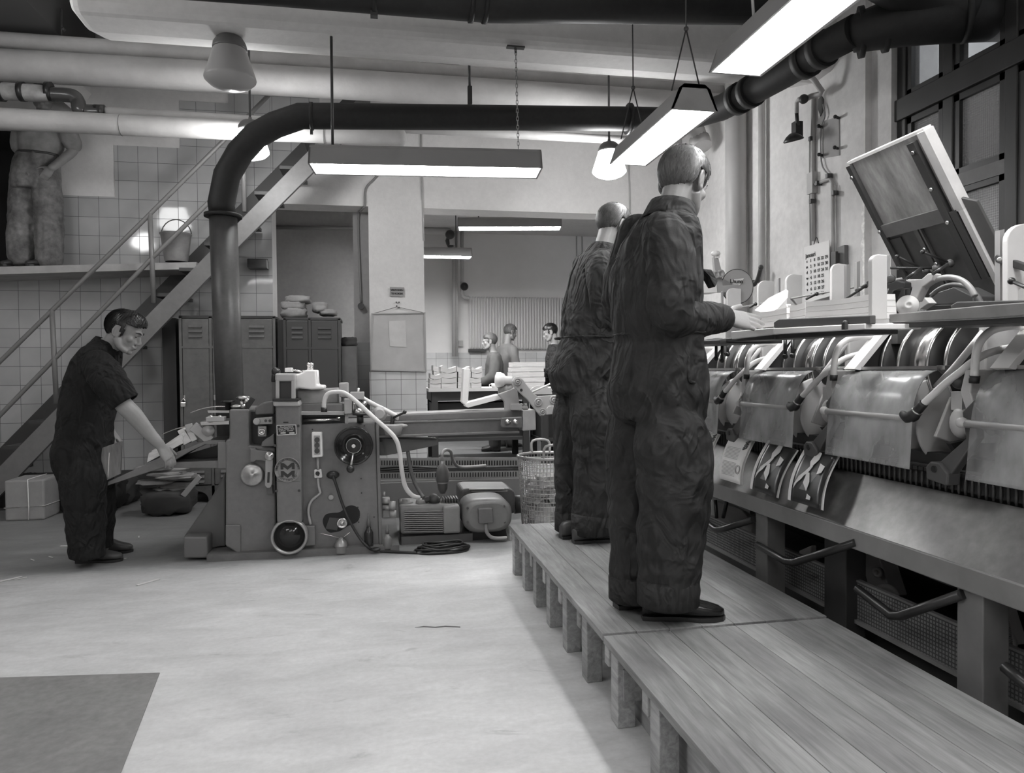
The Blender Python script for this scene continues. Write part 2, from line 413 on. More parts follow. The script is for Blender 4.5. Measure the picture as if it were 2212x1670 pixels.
# downstand beams of the ceiling
def beam(n, prof, x0=-6):
    struct(n, MB().prism([V((x0, y, z)) for y, z in prof], (3.35-x0, 0, 0)), CEILM, bevel=.06, seg=3)
beam('ceiling_beam', [(4.72, 4.52), (4.74, 3.38), (5.0, 3.37), (5.3, 3.45), (5.57, 3.6), (5.59, 4.52)], -1.8)
struct('ceiling_recess', MB().box((-6, 4.75, 4.0), (-2.55, 7.59, 4.46)), mat('cavity_dark', .05, .9))  # near-black colour puts in the shade of a ceiling cavity
beam('ceiling_beam', [(.6, 4.52), (.62, 3.38), (1.3, 3.38), (1.32, 4.52)])
struct('ceiling_beam', MB().prism([V((PY(60, 0, 7.0).x, 6.9, 4.5)), V((PY(60, 0, 7.0).x+.22, 6.9, 4.5)), V((PY(138, 75, 7.0).x, 6.9, 3.9)), V((PY(105, 75, 7.0).x, 6.9, 3.7))], (0, .7, 0)), CEILM)
# window: dark wooden frame, clear upper panes and wired ribbed lower panes
WOODD = mat('dark_window_wood', .032, .4, var=.25, vs=5, stretch=(1, 1, .2))
f = MB(); X0, X1 = XR+.09, XR+.17
ys = [WY1-.04, 3.80, 3.36, 2.9, 2.4, WY0]
zb = [WZ0, 2.02, PX(1950, 237, XR+.1).z, WZ1]
for y in ys: f.box((X0, y-.04, WZ0), (X1, y+.04, WZ1))
for z, h in ((WZ0+.05, .05), (WZ1-.04, .04)): f.box((X0-.004, WY0, z-h), (X1+.004, WY1, z+h))
z = zb[2]; f.box((X0-.02, WY0, z-.07), (X1+.01, WY1, z+.07))
win = struct('window_1', f, WOODD, bevel=.006)
GLZ = glassy('window_glass', .5, .22, .05); WIRE = glassy('wired_ribbed_glass', .42, .93, .32, var=.06, vs=5, wire=True)
gl = 0
for i in range(len(ys)-1):
    ya, yb = ys[i]-.04, ys[i+1]+.04
    for za, zb_, g in ((zb[2]+.07, WZ1-.08, GLZ), (WZ0+.1, 1.75, WIRE), (1.83, zb[2]-.07, WIRE)):
        if i == 1 and za == 1.83: za = PX(2090, 385, XR+.1).z+.035
        if i == 1 and zb_ == 1.75: zb_ = PX(2090, 385, XR+.1).z-.035
        s = MB(); e = .04
        s.box((X0+.01, yb, za), (X1-.01, yb+e, zb_)); s.box((X0+.01, ya-e, za), (X1-.01, ya, zb_))
        s.box((X0+.01, yb, za), (X1-.01, ya, za+e)); s.box((X0+.01, yb, zb_-e), (X1-.01, ya, zb_))
        o = s.build('sash', WOODD, win)
        p = MB().box((X0+.035, yb+e, za+e), (X0+.04, ya-e, zb_-e)).build('pane', g, o)
    f2 = MB().box((X0+.005, yb, (1.75 if i != 1 else PX(2090, 385, XR+.1).z-.04)), (X1, ya, (1.83 if i != 1 else PX(2090, 385, XR+.1).z+.04))).build('transom', mat('worn_window_wood', .12, .45, var=.25, vs=6), win)
# courtyard seen through the panes
tag(MB().box((7.5, -4, -1), (7.7, 14, 6.2)).prism([(7.4, y, z) for y, z in ((2, 2.5), (2, 3.9), (3, 3.9), (3, 2.5))], (.15, 0, 0)).build('courtyard_building', mat('courtyard_render', .42, .9, var=.2, vs=1)), 'pale rendered courtyard building seen through the window panes', 'building')
wd = bpy.data.worlds.new('sky'); SC.world = wd; wd.use_nodes = True
wd.node_tree.nodes['Background'].inputs[0].default_value = (.9, .95, 1, 1); wd.node_tree.nodes['Background'].inputs[1].default_value = 1.1
# flaked plaster edge beside the window
random.seed(3); za = [1.2+k*.03 for k in range(46)]
edge = [V((XR+.004, 4.421, z)) for z in za]+[V((XR+.004, 4.425+.035*abs(noise.noise(V((z*9, 1, 0))))+.02*random.random(), z)) for z in za[::-1]]
pl = MB().prism(edge, (-.009, 0, 0))
struct('trim_flaked_plaster', pl, mat('flaked_plaster', .82, .9, var=.3, vs=30))
# ------------------------------------------------------------------ ducts and pipes overhead
def single(name, label, cat, mb, m, group=None, **k):
    return tag(mb.build(name, m, **k), label, cat, group)
YD = 5.72
t = thing('extraction_duct', 'black round extraction duct rising behind the trimming machine and bending along the ceiling', 'duct', PY(487, 860, YD))
b = MB(); pts = [PY(x, y, YD) for x, y in ((478, 441), (490, 379), (518, 330), (552, 293), (594, 270), (649, 251), (700, 251), (1360, 257), (1420, 258))]
pts = [PY(482, 466, YD)]+pts+[PZ(1500, 250, 3.18), PZ(1560, 232, 3.16), PZ(1605, 208, 3.15), PZ(1700, 155, 3.15), PZ(1790, 98, 3.15), PZ(1850, 66, 3.15)]
b.tube(pts, [.097]*10+[.095]*6, n=24); b.build('duct_run', DUCT, t)
MB().cyl(PY(500, 960, YD), PY(482, 468, YD), .1, n=28).build('riser', DUCT_G, t)
fl = MB().cyl(PY(482, 470, YD), PY(482, 463, YD), .135, n=28); fl.build('flange', DUCT, t)
for x, y in ((673, 251), (1358, 257)):
    c = PY(x, y, YD); MB().cyl(c-V((.012, 0, 0)), c+V((.012, 0, 0)), .125 if x > 1000 else .104, n=28).build('flange', DUCT, t)
for i, (x, y) in enumerate(((1596, 213), (1622, 198), (1742, 130), (1776, 107))):
    c = PZ(x, y, 3.15); d = (PZ(1790, 98, 3.15)-PZ(1605, 208, 3.15)).normalized()
    MB().cyl(c-d*.03, c+d*.03, .112, n=28).build('collar', DUCT, t)
c = PY(1015, 225, YD); s = MB(); s.bar(c+V((0, 0, .0)), c+V((0, 0, .14)), .035, .03, (0, 1, 0)); s.cyl(c+V((0, 0, .13)), PY(1013, 118, YD-.1), .01)
s.build('strap_hanger', IRON, t)
s = MB().bar(PY(673, 276, YD), PY(673, 290, YD), .02, .02, (0, 1, 0)); s.build('strap_bolt', IRON, t)
# bigger duct crossing at the top and its bend to the window side
t = thing('main_duct', 'large black duct crossing overhead at the very top', 'duct', PY(1100, 0, 4.1))
MB().tube([PY(300, -60, 4.1), PY(560, -40, 4.1), PY(1060, 2, 4.1), PY(1700, 10, 4.1)], .115, n=24).build('duct_run', DUCT, t)
for x in (808, 1018, 1048):
    c = PY(x, -19+(x-808)*.08, 4.1); MB().cyl(c-V((.012, 0, 0)), c+V((.012, 0, 0)), .125, n=28).build('flange', DUCT, t)
c = PY(808, 25, 4.1); MB().box(c-V((.02, .02, .03)), c+V((.02, .02, .02))).build('strap_bolt', IRON, t)
t = thing('window_side_duct', 'fat black duct bend hanging in front of the window top', 'duct', PZ(2000, 40, 3.15))
MB().tube([PZ(1840, 75, 3.15), PZ(1900, 58, 3.16), PZ(1960, 45, 3.17), PZ(2060, 36, 3.18), PZ(2160, 32, 3.19), PZ(2330, 32, 3.2)], [.1, .125, .135, .14, .14, .14], n=26, k=4).build('duct_run', DUCT, t)
MB().tube([PZ(1900, -60, 3.3), PZ(1950, -30, 3.3), PZ(2020, 5, 3.25), PZ(2100, 20, 3.2)], .13, n=24, k=3).build('branch', DUCT, t)
for x, y in ((1860, 70), (1912, 57), (2085, 36)):
    c = PZ(x, y, 3.165); d = (PZ(x+40, y-8, 3.17)-c).normalized(); MB().cyl(c-d*.015, c+d*.015, .142, n=28).build('collar', DUCT, t)
YP = 6.5
single('upper_heating_pipe', 'thinner lagged pipe running just above the fat lagged pipe', 'pipe', MB().tube([PY(-500, 50, YP), PY(740, 138, YP), PY(1620, 204, YP)], .062, n=18), INSUL)
single('heating_pipe', 'fat pale lagged pipe spanning the hall under the ceiling', 'pipe', MB().tube([PY(-500, 112, YP-.05), PY(740, 182, YP-.05), PY(1620, 236, YP-.05)], .125, n=24), INSUL)
t = thing('steam_pipe', 'bright lagged pipe with rounded capped end below the fat pipe', 'pipe', PY(400, 275, 6.28))
MB().tube([PY(-500, 230, 6.28), PY(300, 272, 6.28), PY(860, 296, 6.28), PY(872, 297, 6.28), PY(878, 297, 6.28)], [.082, .082, .075, .068, .03], n=20).build('lagging', INSUL, t)
for x in (262, 700): 
    c = PY(x, 272+(x-300)*.043, 6.28); MB().tube([c+V((0, -math.cos(a)*.0815, math.sin(a)*.0815)) for a in [i*PI/10 for i in range(20)]], .0025, n=5, closed=True).build('binding_wire', IRON, t)
t = thing('branch_pipe', 'slim lagged pipe fed by a shiny black elbow beside the steam pipe', 'pipe', PY(220, 242, 6.33))
MB().tube([PY(225, 241, 6.33), PY(740, 271, 6.33), PY(1470, 309, 6.33)], .038, n=16).build('lagging', INSUL, t)
MB().tube([PY(100, 203, 6.33), PY(140, 205, 6.33), PY(160, 209, 6.33), PY(169, 222, 6.33), PY(172, 236, 6.30), PY(185, 241, 6.32), PY(228, 242, 6.33)], .055, n=18, k=4).build('elbow', mat('glossy_black_pipe', .06, .22), t)
MB().tube([PY(-400, 172, 6.33), PY(106, 203, 6.33)], .066, n=18).build('inlet', mat('pipe_wrap', .25, .5, var=.3, vs=12), t)
for x in (2, 48, 107): c = PY(x, 198, 6.33); MB().cyl(c-V((.02, 0, 0)), c+V((.02, 0, 0)), .075).build('collar', BLACK, t)
c = PY(213, 242, 6.33); MB().cyl(c-V((.025, 0, 0)), c+V((.025, 0, 0)), .058).build('collar', BLACK, t)
single('vent_stub', 'round-topped grey vent stub standing above the pipes', 'pipe', MB().lathe([(.07, -.2), (.07, 0), (.06, .04), (.035, .065), (0, .07)], PY(225, 50, 6.9)), mat('stub_grey', .14, .6))
single('upright_strut', 'short thin upright rod on top of the upper pipe', 'rod', MB().cyl(PY(134, 78, 6.52), PY(132, 20, 6.52), .008).cyl(PY(134, 60, 6.52), PY(140, 66, 6.52), .012), IRON)
single('ceiling_conduit', 'thicker of two short upright conduits behind the pipes in the ceiling recess', 'pipe', MB().cyl(PY(895, 150, 6.8), PY(893, 60, 6.8), .02), IRON)
single('ceiling_conduit', 'thinner of two short upright conduits behind the pipes in the ceiling recess', 'pipe', MB().cyl(PY(903, 150, 6.8), PY(901, 60, 6.8), .012), IRON)
b = MB(); c = PY(950, 125, 7.1); b.box(c-V((.18, .1, .12)), c+V((.18, .1, .12)))
single('ceiling_gap_box', 'dark box standing in for the shaded gap between beam and pipes', 'gap', b, mat('gap_dark', .1, .7))  # dark box put in for the shaded gap between beam and pipes
# ------------------------------------------------------------------ lamps
def fixture(label, a, c, z, w, h, group, em=TUBEHOT, topw=.11, top=0):
    a, c = V((a[0], a[1], z)), V((c[0], c[1], z)); d = (c-a).normalized(); s = V((-d.y, d.x, 0)); u = V((0, 0, 1))
    t = thing('fluorescent_lamp', label, 'lamp', (a+c)/2, group)
    prof = [(-w/2, 0), (-w/2+.012, .03), (-topw/2-.03, h*.82), (-topw/2, h), (topw/2, h), (topw/2+.03, h*.82), (w/2-.012, .03), (w/2, 0), (w/2-.012, .002), (topw/2+.01, h-.02), (-topw/2-.01, h-.02), (-w/2+.012, .002)]
    MB().prism([a+s*x+u*zz for x, zz in prof], c-a).build('reflector', LAMPG, t)
    for p, q in ((a, 1), (c, -1)):
        MB().prism([p+s*x+u*zz for x, zz in prof[:8]], d*q*.012).build('end_plate', LAMPG, t)
    if top:
        for q in (.2, .8): p = a+(c-a)*q; MB().cyl(p+u*h, V((p.x, p.y, top)), .007, n=8).build('hanging_rod', IRON, t)
    e = MB(); e.obox((a+c)/2+u*.022, d*((c-a).length/2-.014), s*(w/2-.016), u*.01); e.build('diffuser', em, t)
    return t
YL = 4.72
fixture('side-on fluorescent lamp hanging in front of the black duct', (-.40, YL+.02), (1.06, YL-.1), 2.49, .26, .14, 'fluorescent lamps', em=mat('lamp_diffuser_mid', .8, .5, emit=17))
fixture('fluorescent lamp above the two workers on the platform', (1.58, 3.40), (1.58, 4.38), 2.5, .25, .13, 'fluorescent lamps')
fixture('brightest fluorescent lamp at the top edge, nearest the viewer', (1.57, 1.60), (1.57, 2.97), 2.5, .25, .13, 'fluorescent lamps')
fixture('added fluorescent fill lamp in line over the machine, outside the view', (1.57, -.4), (1.57, 1.0), 2.5, .25, .13, 'fluorescent lamps', top=4.5)  # this and the next two are added fill lamps, unseen
fixture('added fluorescent fill lamp over the open floor, outside the view', (-2.6, 1.3), (-1.2, 1.3), 2.9, .25, .13, 'fluorescent lamps', top=3.38)
fixture('added fluorescent fill lamp over the open floor, unseen behind the viewer', (-1.2, -1.2), (.3, -1.2), 2.9, .25, .13, 'fluorescent lamps', top=4.5)
fixture('fluorescent lamp in the back room nearer the opening', (.98, 8.75), (2.22, 8.55), 2.93, .26, .13, 'back room fluorescent lamps', em=TUBEBK, top=3.62)
fixture('fluorescent lamp in the back room half hidden by the pillar', (.25, 10.0), (1.30, 10.0), 2.78, .26, .13, 'back room fluorescent lamps', em=TUBEBK, top=3.62)
# hangers
def rod(label, a, c, r=.006, name='hanging_rod', m=IRON, group=None): return single(name, label, 'rod', MB().cyl(a, c, r, n=8), m, group)
def chain(label, a, c, r=.007, group=None):
    a, c = V(a), V(c); d = c-a; n = max(2, int(d.length/.028)); b = MB(); d.normalize(); x, y = perp(d)
    for i in range(n):
        p = a+d*((i+.5)*(c-a).length/n); q = x if i % 2 else y; l = (c-a).length/n*.68
        b.tube([p+d*l*math.cos(k*PI/4)+q*r*math.sin(k*PI/4) for k in range(8)], .0022, n=4, closed=True)
    return single('hanging_chain', label, 'chain', b, mat('chain_steel', .3, .4, metal=.8), group)
rod('dark rod carrying the left end of the side-on lamp', V((-.27, 4.8, 2.63)), V((-.27, 4.82, 3.37)), .009)
chain('chain carrying the right end of the side-on lamp', V((.93, 4.68, 2.63)), V((.93, 4.75, 3.36)))
single('ceiling_hook', 'small hook plate at the top of the lamp chain', 'hook', MB().box((.87, 4.73, 3.352), (.99, 4.77, 3.362)).cyl((.93, 4.75, 3.36), (.93, 4.75, 3.32), .008), IRON)
for nm, y0 in (('far', 4.28), ('near', 3.5)):
    b = MB(); p = V((1.58, y0, 2.95)); 
    b.tube([V((1.50, y0, 2.63)), p], .004, n=5); b.tube([V((1.66, y0, 2.63)), p], .004, n=5); b.cyl(p, (1.58, y0+.02, 4.5), .004, n=6); b.ell(p, .013)
    single('lamp_hanger', 'split wire hanger at the %s end of the lamp above the workers' % nm, 'wire', b, IRON)
b = MB(); b.tube([V((1.54, 2.75, 2.62)), V((1.53, 2.75, 2.75)), V((1.55, 2.76, 2.95)), V((1.545, 2.76, 4.5))], .006, n=6); b.tube([V((1.62, 2.75, 2.62)), V((1.6, 2.75, 2.8)), V((1.55, 2.76, 2.95))], .005, n=6)
single('lamp_hanger', 'looped cable hanger above the brightest lamp', 'wire', b, PIPEW)
def pendant(label, x, y, Y, wpx, lit, top, group, bulb=None, c=None):
    c = c or PY(x, y, Y); D = (c-CP).dot(fw); R = wpx/2*D/F; R = .22 if x == 0 else R
    t = thing('pendant_lamp', label, 'lamp', c, group)
    MB().lathe([(R*q, R*zz) for q, zz in ((.02, -.92), (.45, -.88), (.8, -.74), (.985, -.56), (1, -.5), (.985, -.44), (.873, -.1), (.746, .3), (.645, .62), (.6, .8), (.5, .9), (.2, .95))], c, n=36).build('shade', (bulb or BULB) if lit else OPAL, t)
    MB().lathe([(R*q, R*zz) for q, zz in ((.66, .64), (.66, .72), (.63, .88), (.53, 1.05), (.4, 1.17), (.2, 1.24), (.1, 1.27), (.08, 1.4), (.02, 1.42))], c, n=30).build('cap', mat('pendant_cap', .13, .4), t)
    MB().cyl(c+V((0, 0, R*1.38)), V((c.x, c.y, top)), .009, n=10).build('stem', mat('pendant_stem', .08, .4), t)
    return t
pendant('large unlit opal pendant lamp in front of the ceiling pipes', 497, 143, 4.95, 108, False, 3.4, 'opal pendant lamps')
pendant('lit opal pendant lamp half hidden behind the duct bend', 541, 308, 6.02, 78, True, 4.5, 'opal pendant lamps')
pendant('glowing opal pendant lamp beside the far end of the workers\' lamp', 1316, 352, 6.0, 73, True, 4.5, 'opal pendant lamps')
PM = PY(377, 470, YB-.012); dm = PM-CP; MIR = PM+V((dm.x, -dm.y, dm.z))*((YB-.012-4.7)/dm.y)
pendant('lit opal pendant lamp outside the view on the left, mirrored in the wall tiles', 0, 0, 0, 96, True, 4.5, 'opal pendant lamps outside the view', BULB3, MIR)
def pendant_at(label, x, y, z):
    t = copy_tree(PEND, V((x, y, z))-PEND.location, label)
PEND = None
for nm, x, y in (('left of the viewer', -3.6, 3.0), ('behind the viewer on the left', -3.2, -.6), ('behind the viewer', .2, -.4), ('behind the platform end', 2.4, -1.0)):  # added unseen lamps that brighten the walls of the hall
    q = pendant('added opal pendant fill lamp outside the view, '+nm, 541, 308, 5.85, 90, True, 4.5, 'opal pendant lamps outside the view', BULB2) if PEND is None else None
    if q: PEND = q; q.location = V((x, y, 3.3)); LOC[q.name] = q.location.copy()
    else: pendant_at('added opal pendant fill lamp outside the view, '+nm, x, y, 3.3)
# ------------------------------------------------------------------ wiring on the rear wall
def wire(label, pts, r, name='conduit', m=PIPEW, cat='conduit', k=4): return single(name, label, cat, MB().tube(pts, r, n=8, k=k), m)
wy = YB-.009
wire('thin conduit down the wall above the right edge of the pillar', [PY(909, 285, wy), PY(911, 380, wy), PY(913, 450, wy), PY(915, 520, wy)], .009, k=1)
t = thing('switch_cable', 'bent cable with round black switch beside the pillar', 'conduit', PY(780, 660, 7.87))
MB().tube([PY(823, 372, wy), PY(806, 389, wy), PY(790, 408, wy), PY(788, 440, wy), PY(787, 447, wy)], .012, n=8, k=4).tube([PY(787, 447, 7.6), PY(780, 455, 7.75), PY(774, 466, 7.88), PY(776, 560, 7.88), PY(780, 655, 7.88)], .011, n=8, k=3).build('cable', mat('cable_grey', .25, .5), t)
c = PY(780, 662, 7.875); MB().cyl(c, c-V((0, .05, 0)), .035).build('switch', BLACK, t)
wire('thin vertical conduit between the two standing workers', [PY(1357, 330, wy), PY(1360, 400, wy), PY(1362, 520, wy)], .010, k=1)
# ------------------------------------------------------------------ pipes and fittings on the window wall
t = thing('corner_riser', 'thick round riser pipe in the corner by the window wall', 'pipe', (3.19, 6.02, 0))
MB().cyl((3.19, 6.02, .3), (3.19, 6.02, 4.5), .092, n=24).build('pipe', mat('riser_paint', .42, .5, var=.08, vs=3), t)
b = MB().cyl((3.25, 5.68, .3), (3.25, 5.68, 4.5), .03, n=14)
single('slim_riser', 'slim vertical pipe next to the thick corner riser', 'pipe', b, PIPEW)
c = PX(1628, 612, 3.2); b = MB(); b.tube([c+V((0, .1, -.02)), c, c+V((0, -.06, .02)), c+V((0, -.12, .12))], .018, n=8, k=3); b.ell(c, .03); b.ell(c+V((0, -.12, .12)), .022)
single('pipe_valve', 'small dark valve low on the corner riser', 'valve', b, IRON)
t = thing('corner_duct_stub', 'pale lagged elbow stub behind the bright lamp', 'pipe', PY(1500, 280, 6.55))
MB().tube([PY(1425, 225, 7.58), PY(1478, 245, 6.8), PY(1500, 275, 6.55), PY(1512, 308, 6.5)], .085, n=16, k=4).build('pipe', INSUL, t)
MB().cyl(PY(1510, 300, 6.52), PY(1516, 318, 6.48), .1).build('collar', PIPEW, t)
XW = XR-.02
t = thing('wall_conduit', 'painted vertical conduit with junction box on the window wall', 'conduit', PX(1755, 400, XW))
MB().tube([PX(1757, 205, XW), PX(1756, 300, XW), PX(1755, 420, XW), PX(1757, 520, XW)], .016, n=8).build('pipe', PIPEW, t)
MB().tube([PX(1750, 300, XW), PX(1749, 395, XW), PX(1752, 590, XW)], .008, n=8).build('cable', PIPEW, t)
c = PX(1755, 396, XW); MB().box(c-V((.025, .035, .08)), c+V((.02, .035, .08))).build('junction_box', PIPEW, t)
MB().tube([PX(1757, 400, XW), PX(1776, 392, XW), PX(1793, 385, XW), PX(1798, 395, XW), PX(1799, 450, XW), PX(1801, 600, XW)], .014, n=8).build('branch', PIPEW, t)
MB().tube([PX(1805, 400, XW), PX(1806, 600, XW)], .006, n=6).build('cable', PIPEW, t)
for x, y in ((1793, 380), (1806, 417), (1770, 396), (1756, 300), (1757, 435)): c = PX(x, y, XW); MB().box(c-V((.03, .012, .016)), c+V((.012, .012, .016))).build('clip', IRON, t)
t = thing('bracket_pipe', 'bent pipe bracket below the ceiling by the window wall', 'pipe', PX(1770, 200, 3.2))
MB().tube([PX(1738, 152, 3.1), PX(1760, 175, 3.15), PX(1776, 198, 3.2), PX(1772, 203, 3.2), PX(1752, 208, 3.2), PX(1730, 220, 3.15)], .02, n=8).build('pipe', PIPEW, t)
MB().tube([PX(1738, 216, 3.15), PX(1726, 214, 3.15), PX(1721, 222, 3.15), PX(1721, 245, 3.15)], .016, n=8).build('drop', PIPEW, t)
c = PX(1736, 214, 3.15); MB().ell(c, .035).build('joint', IRON, t)
t = thing('wall_spotlight', 'small black swivel spotlight hanging on the window wall', 'lamp', PX(1722, 280, 3.18))
MB().tube([PX(1721, 245, 3.15), PX(1722, 262, 3.16), PX(1724, 275, 3.18), PX(1722, 296, 3.18)], .014, n=8).build('arm', IRON, t)
c = PX(1722, 278, 3.18); MB().box(c-V((.03, .03, .07)), c+V((.03, .03, .05))).build('socket', BLACK, t)
c = PX(1714, 302, 3.12); MB().lathe([(.02, .05), (.05, .03), (.075, 0), (.07, -.01)], c, (-.3, -.2, 1), n=20).build('shade', BLACK, t)
t = thing('blanked_wall_hole', 'grey patched rectangle with four black pegs on the window wall', 'patch', PX(1800, 300, XR))
MB().plx([(1780, 262), (1815, 252), (1816, 336), (1779, 342)], XR+.004, -.012).build('patch', mat('cement_patch', .36, .85, var=.1, vs=10), t)
for x, y in ((1776, 276), (1812, 256), (1811, 322), (1777, 337)): c = PX(x, y, XR); MB().cyl(c+V((.01, 0, 0)), c+V((-.05, -.03, 0)), .01).ell(c+V((-.05, -.03, 0)), .014).build('peg', BLACK, t)
single('wall_scar', 'dark broken hole in the plaster above the grey patch', 'hole', MB().plx([(1770, 215), (1775, 205), (1781, 214), (1780, 240), (1774, 252), (1769, 236)], XR+.004, -.008), mat('scar', .1, .9))
b = MB(); cc = [PX(1778, 225, XW), PX(1782, 250, XW), PX(1774, 275, XW), PX(1773, 330, XW), PX(1777, 360, XW), PX(1790, 378, XW)]; b.tube(cc, .006, n=6, k=4)
single('loose_cable', 'thin loose cable curving down past the wall patch', 'cable', b, mat('cable_pale', .3, .6))
# calendar
t = thing('wall_calendar', 'white month calendar with rows of numbers on the window wall', 'calendar', PX(1765, 590, 3.24))
P00, P10, P01, P11 = PX(1737, 534, 3.24), PX(1791, 519, 3.24), PX(1739, 655, 3.24), PX(1792, 640, 3.24)
MB().prism([P00, P10, P11, P01], (.004, 0, 0)).build('sheet', WHITE, t)
INK = mat('printing_ink', .03, .6)
hx = (P10-P00); hy = (P01-P00); off = V((-.003, 0, 0))
text('month_name', 'januari', hx.length*.15, P00+hx*.27+hy*.17+off, hx, -hy, INK, t, bold=.0003)
rows = ['z 1 8 15 22 29', 'm 2 9 16 23 30', 'd 3 10 17 24 31', 'w 4 11 18 25', 'd 5 12 19 26', 'v 6 13 20 27', 'z 7 14 21 28']
for i, r in enumerate(rows):
    for j, q in enumerate(r.split()): 
        text('day_number', q, hx.length*.105, P00+hx*(.12+.155*j)+hy*(.27+.1*i)+off, hx, -hy, INK, t, bold=.0004)
MB().tube([(P00+P10)/2+V((0, .03, .0)), (P00+P10)/2+V((0, .0, .05)), (P00+P10)/2+V((0, -.03, 0))], .003, n=5, k=4).build('hanger', IRON, t)
single('dark_wall_board', 'narrow dark board leaning right of the calendar', 'board', MB().plx([(1795, 545), (1805, 543), (1805, 660), (1795, 660)], 3.23, .02), IRON)
single('dark_notebook', 'dark hanging notebook right of the conduit beside the calendar', 'book', MB().plx([(1806, 536), (1824, 529), (1824, 585), (1806, 592)], 3.265, .03), mat('notebook_dark', .14, .5))
# ------------------------------------------------------------------ staircase and ledge
YS = 6.9
t = thing('steel_staircase', 'grey steel staircase climbing to the right in front of the tiled wall', 'staircase', PY(0, 1060, YS))
MB().ply([(-210, 1222), (674, 318), (800, 184), (800, 244), (674, 374), (506, 542), (-145, 1222)], YS, .05).build('stringer', STAIRP, t)
MB().ply([(-160, 1130), (674, 284), (800, 152), (800, 234), (674, 364), (-120, 1170)], YS+.6, .04).build('stringer', STAIRD, t)
for k in range(15):
    x = -20+k*54; y = 1022-k*55
    p = PY(x, y, YS+.05); MB().box((p.x-.1, YS+.05, p.z-.015), (p.x+.1, YS+.6, p.z+.015)).build('tread', STAIRD, t)
def rail(pp, r=.019): return MB().tube([PY(x, y, YS+.02) for x, y in pp], r, n=10)
rail([(-205, 1000), (0, 781), (266, 520), (490, 297), (580, 206), (640, 150)]).build('handrail', RAILP, t)
rail([(-205, 1110), (0, 897), (329, 557), (449, 439), (600, 288)]).build('middle_rail', RAILP, t)
for a, c in (((-205, 1000), (-200, 1200)), ((112, 668), (122, 872)), ((324, 462), (332, 655)), ((524, 268), (528, 458))): rail([a, c], .021).build('post', RAILP, t)
b = MB().ply([(-420, 592), (-80, 578), (300, 569), (424, 566), (424, 581), (300, 584), (-80, 595), (-420, 609)], 7.12, .47)
tag(b.build('wall_ledge', mat('ledge_concrete', .42, .6, var=.15, vs=6)), 'narrow concrete ledge on the tiled wall carrying the standing man', 'ledge')
# pail on the ledge
c = PY(381, 566, 7.3); R = .135
t = thing('metal_pail', 'grey metal pail with wire handle standing on the ledge', 'bucket', c)
MB().lathe([(R*.72, 0), (R*.78, .02), (R, .25), (R*1.04, .255), (R*1.04, .268), (R, .262), (R*.74, .02), (.0, .02)], c, n=28, caps=False).build('body', mat('zinc', .34, .4, metal=.3, var=.2, vs=8), t)
MB().tube([c+V((math.cos(a)*R, .02, .255+math.sin(a)*.15)) for a in [i*PI/12 for i in range(13)]], .005, n=6).build('handle', IRON, t)
b = MB(); c = PY(558, 572, 7.5); b.box(c-V((.09, .09, .04)), c+V((.09, .07, .04))); b.cyl(c-V((.1, 0, -.04)), c+V((.09, 0, .04)), .02)
single('dark_wall_lamp', 'dark flat bracket fixed to the wall right of the vertical duct', 'bracket', b, IRON)
# ------------------------------------------------------------------ lockers
YK = 7.02
def locker(label, xs, ytop, ybot, Y, m, side, feet=True, depth=.5):
    zt = PY(xs[0], ytop, Y).z; X = [PY(x, 850, Y).x for x in xs]
    t = thing('steel_locker', label, 'locker', (X[0], Y, 0))
    zb = .16
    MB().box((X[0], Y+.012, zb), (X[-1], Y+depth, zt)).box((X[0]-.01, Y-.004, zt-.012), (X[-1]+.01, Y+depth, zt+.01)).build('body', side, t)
    b = MB()
    for x in X: b.box((x-.012, Y-.004, zb), (x+.012, Y+.02, zt))
    b.build('frame', m, t)
    if feet:
        for a, c in zip(X[:-1], X[1:]):
            b = MB(); pts = [V((a-.012, Y, zb)), V((a-.012, Y, 0)), V((a+.04, Y, 0))]+[V((a+.04+(c-a-.08)*(1-math.cos(q))/2, Y, .02+.09*math.sin(q))) for q in [PI*i/10 for i in range(1, 10)]]+[V((c-.04, Y, 0)), V((c+.012, Y, 0)), V((c+.012, Y, zb))]
            b.prism(pts, (0, .03, 0)).build('plinth', m, t)
    for i, (a, c) in enumerate(zip(X[:-1], X[1:])):
        d = MB().box((a+.016, Y-.002, zb+.01), (c-.016, Y+.012, zt-.02)).build('door', m, t, bevel=.004)
        for zz in (zt-.09, zb+.13):
            b = MB()
            for k in range(3):
                z = zz-k*.045; b.prism([V((a+.28*(c-a), Y-.002, z-.014)), V((a+.28*(c-a), Y-.018, z-.01)), V((a+.28*(c-a), Y-.002, z+.012))], ((c-a)*.44, 0, 0))
            b.build('louvre', m, d)
        if len(xs) > 2: MB().box((a+.005, Y-.007, zt-.29), (c-.005, Y-.001, zt-.27)).build('seam_strip', m, d)
        MB().box((a+.02, Y-.012, .95), (a+.035, Y-.002, 1.0)).build('latch', STEEL, d)
    return t
locker('three-door grey steel locker standing behind the vertical duct', [392, 457, 519, 594], 684, 1040, YK, LOCKER, LOCKER_S)
xa = PY(372, 850, 7.5).x; single('locker_dark_strip', 'dark strip between the tiled wall and the grey locker', 'panel', MB().box((xa, 7.2, 0), (xa+.12, 7.58, 1.72)), LOCKER_S)  # dark strip filling the width left of the grey locker
c = PY(396, 872, YK-.02); b = MB(); b.box(c-V((.022, .008, .03)), c+V((.022, .008, .012)))
t = thing('padlock', 'small bright padlock hanging on the left locker door', 'padlock', c)
b.build('body', BSTEEL, t, bevel=.004); MB().tube([c+V((math.cos(a)*.017, 0, .012+math.sin(a)*.032)) for a in [i*PI/8 for i in range(9)]], .005, n=6).build('shackle', BSTEEL, t)
